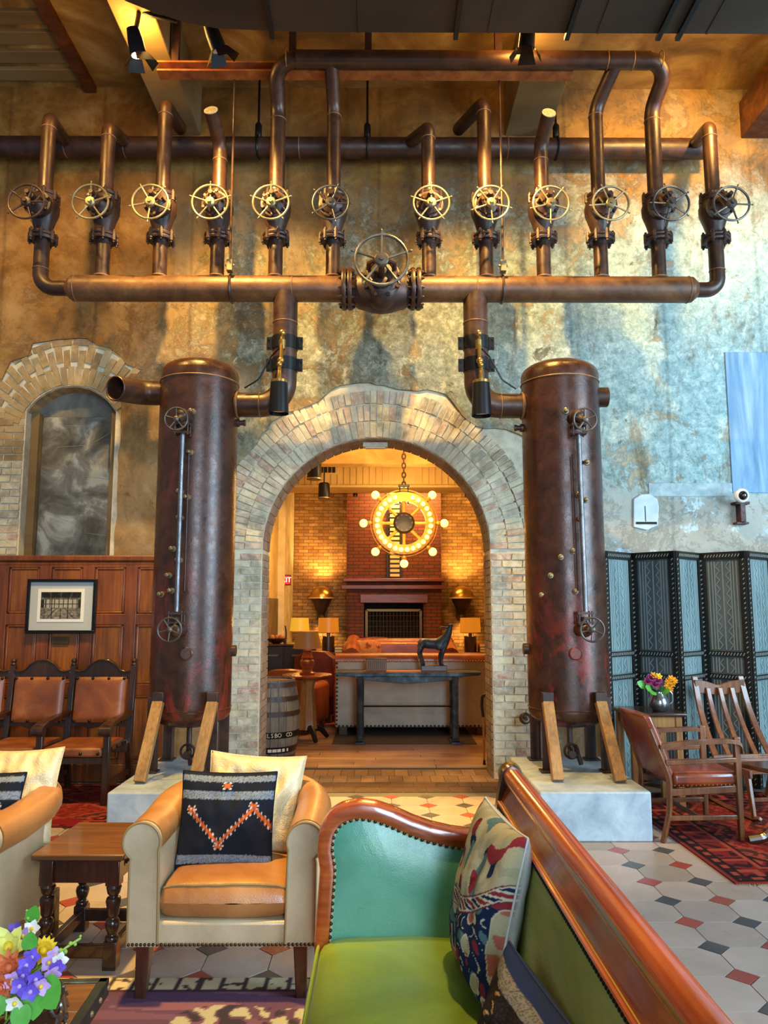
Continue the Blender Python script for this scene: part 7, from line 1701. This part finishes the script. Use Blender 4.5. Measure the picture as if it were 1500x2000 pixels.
M().tube(fillet([(vx + 0.055, vy, zt2 + 0.165), (vx + 0.11, vy, zt2 + 0.15), (vx + 0.115, vy, zt2 + 0.07), (vx + 0.08, vy, zt2 + 0.05)], 0.03, 4), 0.007, 8).build('handle', PEW, vs_)
for px, py, mt, kind in ((1272, 1325, MAG, 1), (1284, 1330, MAG, 1), (1265, 1332, MAG, 1), (1279, 1338, MAG, 1), (1276, 1320, GOLD, 0), (1304, 1332, GOLD, 0), (1310, 1326, GOLD, 0), (1312, 1337, GOLD, 0), (1302, 1341, GOLD, 0), (1308, 1346, GOLD, 0), (1286, 1322, YEL, 0), (1316, 1330, GOLD, 0)):
    c = P(px, py, vy - 0.03); bloom('peony_bloom' if kind else 'lily_bloom', c, (0.1, -0.8, 0.5), mt, vs_, 8 if kind else 6, 0.045 if kind else 0.035, 0.016 if kind else 0.011, 3 if kind else 2, 0.4)
    M().tube([(vx, vy, zt2 + 0.15), c], 0.003, 5).build('stem', LEAF, vs_)
for px, py, d in ((1276, 1350, (-0.3, -0.5, -0.2)), (1272, 1346, (-0.6, -0.3, 0.2)), (1294, 1350, (0.4, -0.6, 0)), (1260, 1340, (-0.9, 0, 0.4))):
    m = M(); petal(m, P(px, py, vy - 0.04), d, (0, -1, 0.5), 0.075, 0.035, 0.15, 7); m.build('leaf', LEAF, vs_, sharp=80)
# ================================================================== slatted lounge chair
sl = thing('slatted_chair', 'low reclining wooden chair with a tall slatted back in front of the screen', 'chair', (3.02, 6.19, 0), R_(5))
B = lambda m, n_, mt=WALNUT, bv=0.005: m.build(n_, mt, sl, world=False, bevel=bv)
def bk_(x, v): return Vector((x * (1 - 0.10 * v), 0.24 + 0.34 * v + 0.05 * math.sin(PI * v), 0.36 + 0.60 * v))
for k, x in enumerate((-0.235, -0.12, 0.0, 0.12, 0.235)):
    post = k in (0, 4); pts = [bk_(x, v) for v in np.linspace(0, 1.06 if post else 0.9, 8)]; w_ = 0.026 if post else 0.021
    m = M(); m.rings([[p + Vector((a, b, 0)) for a, b in ((-w_, -0.012), (w_, -0.012), (w_, 0.012), (-w_, 0.012))] for p in pts]); B(m, 'back_post' if post else 'back_slat')
c_ = [bk_(-0.25, 0.92), bk_(0.0, 0.90) + Vector((0, 0.03, -0.015)), bk_(0.25, 0.92)]
m = M(); m.rings([[p + Vector((0, b, z)) for b, z in ((-0.014, -0.055), (0.014, -0.055), (0.014, 0.055 - 0.02 * (i in (2, 3, 4))), (-0.014, 0.055 - 0.02 * (i in (2, 3, 4))))] for i, p in enumerate([c_[0], c_[0].lerp(c_[1], 0.5), c_[1].lerp(c_[0], 0.1), c_[1], c_[1].lerp(c_[2], 0.1), c_[1].lerp(c_[2], 0.5), c_[2]])]); B(m, 'crest_rail')
B(M().bar((-0.27, 0.235, 0.36), (0.27, 0.235, 0.36), 0.03, 0.07), 'rear_rail')
for k in range(6): y = 0.18 - k * 0.085; m = M(); m.bar((-0.25, y, 0.355 - 0.02 * math.sin(k * 0.6)), (0.25, y, 0.355 - 0.02 * math.sin(k * 0.6)), 0.06, 0.018); B(m, 'seat_slat')
for s in (-1, 1):
    B(M().bar((s * 0.255, 0.27, 0.34), (s * 0.255, -0.29, 0.345), 0.026, 0.06), 'side_rail')
    B(M().bar((s * 0.255, -0.24, 0.33), (s * 0.255, -0.30, 0.03), 0.03, 0.05, 0.028, 0.032), 'front_leg')
    B(M().bar((s * 0.255, 0.24, 0.36), (s * 0.255, 0.36, 0.03), 0.03, 0.05, 0.028, 0.036), 'back_leg')
    B(M().tube(fillet([(s * 0.255, -0.38, 0.05), (s * 0.255, -0.28, 0.024), (s * 0.255, 0.1, 0.02), (s * 0.255, 0.42, 0.03)], 0.2, 4), 0.02, 4), 'runner')
B(M().bar((-0.25, -0.27, 0.16), (0.25, -0.27, 0.16), 0.022, 0.03), 'cross_stretcher')
# ================================================================== dark pedestal table at the right edge
q = P(1440, 1489, 5.5)
pt_ = thing('pedestal_table', 'dark wood table with clawed feet cut by the right edge, on the red rug', 'table', (q.x + 0.38, q.y - 0.2, 0), 0)
tz = q.z; cx, cy = pt_.location.x, pt_.location.y
M().prism([(q.x, q.y), (q.x + 0.5, q.y + 0.12), (q.x + 0.72, q.y - 0.4), (q.x + 0.24, q.y - 0.52)], (0, 0, -0.03), (0, 0, tz), (1, 0, 0), (0, 1, 0)).build('table_top', wood('table_top_dark', '#3a2116', '#553322', '#70482f', 0.25, 'X', 1, 0.4), pt_, bevel=0.006)
M().lathe([(0.09, 0.12), (0.06, 0.16), (0.045, 0.22), (0.06, 0.28), (0.1, tz - 0.05), (0.12, tz - 0.03)], (cx, cy, 0), n=20).build('pedestal', DARKT, pt_)
for k in range(4):
    a = k * PI / 2 + 3.0; d = Vector((math.cos(a), math.sin(a), 0)); o = Vector((cx, cy, 0))
    M().tube(fillet([o + d * 0.05 + Vector((0, 0, 0.16)), o + d * 0.2 + Vector((0, 0, 0.15)), o + d * 0.3 + Vector((0, 0, 0.05)), o + d * 0.40 + Vector((0, 0, 0.03))], 0.08, 5), 0.03, 10).build('claw_foot', DARKT, pt_)
lt = thing('low_bench', 'low dark bench with a curved rail behind the pedestal table', 'bench', (3.35, 6.5, 0))
M().b2(3.30, 4.1, 6.55, 6.75, 0.26, 0.3).build('seat_board', DARKT, lt, bevel=0.01)
for x in (3.36, 4.0): M().b2(x - 0.03, x + 0.03, 6.6, 6.7, 0, 0.26).build('leg', DARKT, lt)
# bell of old wiring on the right jamb
wb = P(1026, 1403, 7.27); wr_ = thing('cable_coil', 'small coil of brown cable hung low on the brick beside the right tank', 'cable', wb)
for k in range(4): M().torus(wb + Vector((0, -0.012 * k, 0)), (0.1 * k - 0.15, -1, 0.1 * k), 0.05 - 0.004 * k, 0.006, 20, 6).build('cable_loop', IRON2, wr_)
M().cyl(wb + Vector((0, 0.05, 0)), wb + Vector((0, -0.05, 0)), 0.016, n=10).build('hook', IRON2, wr_)
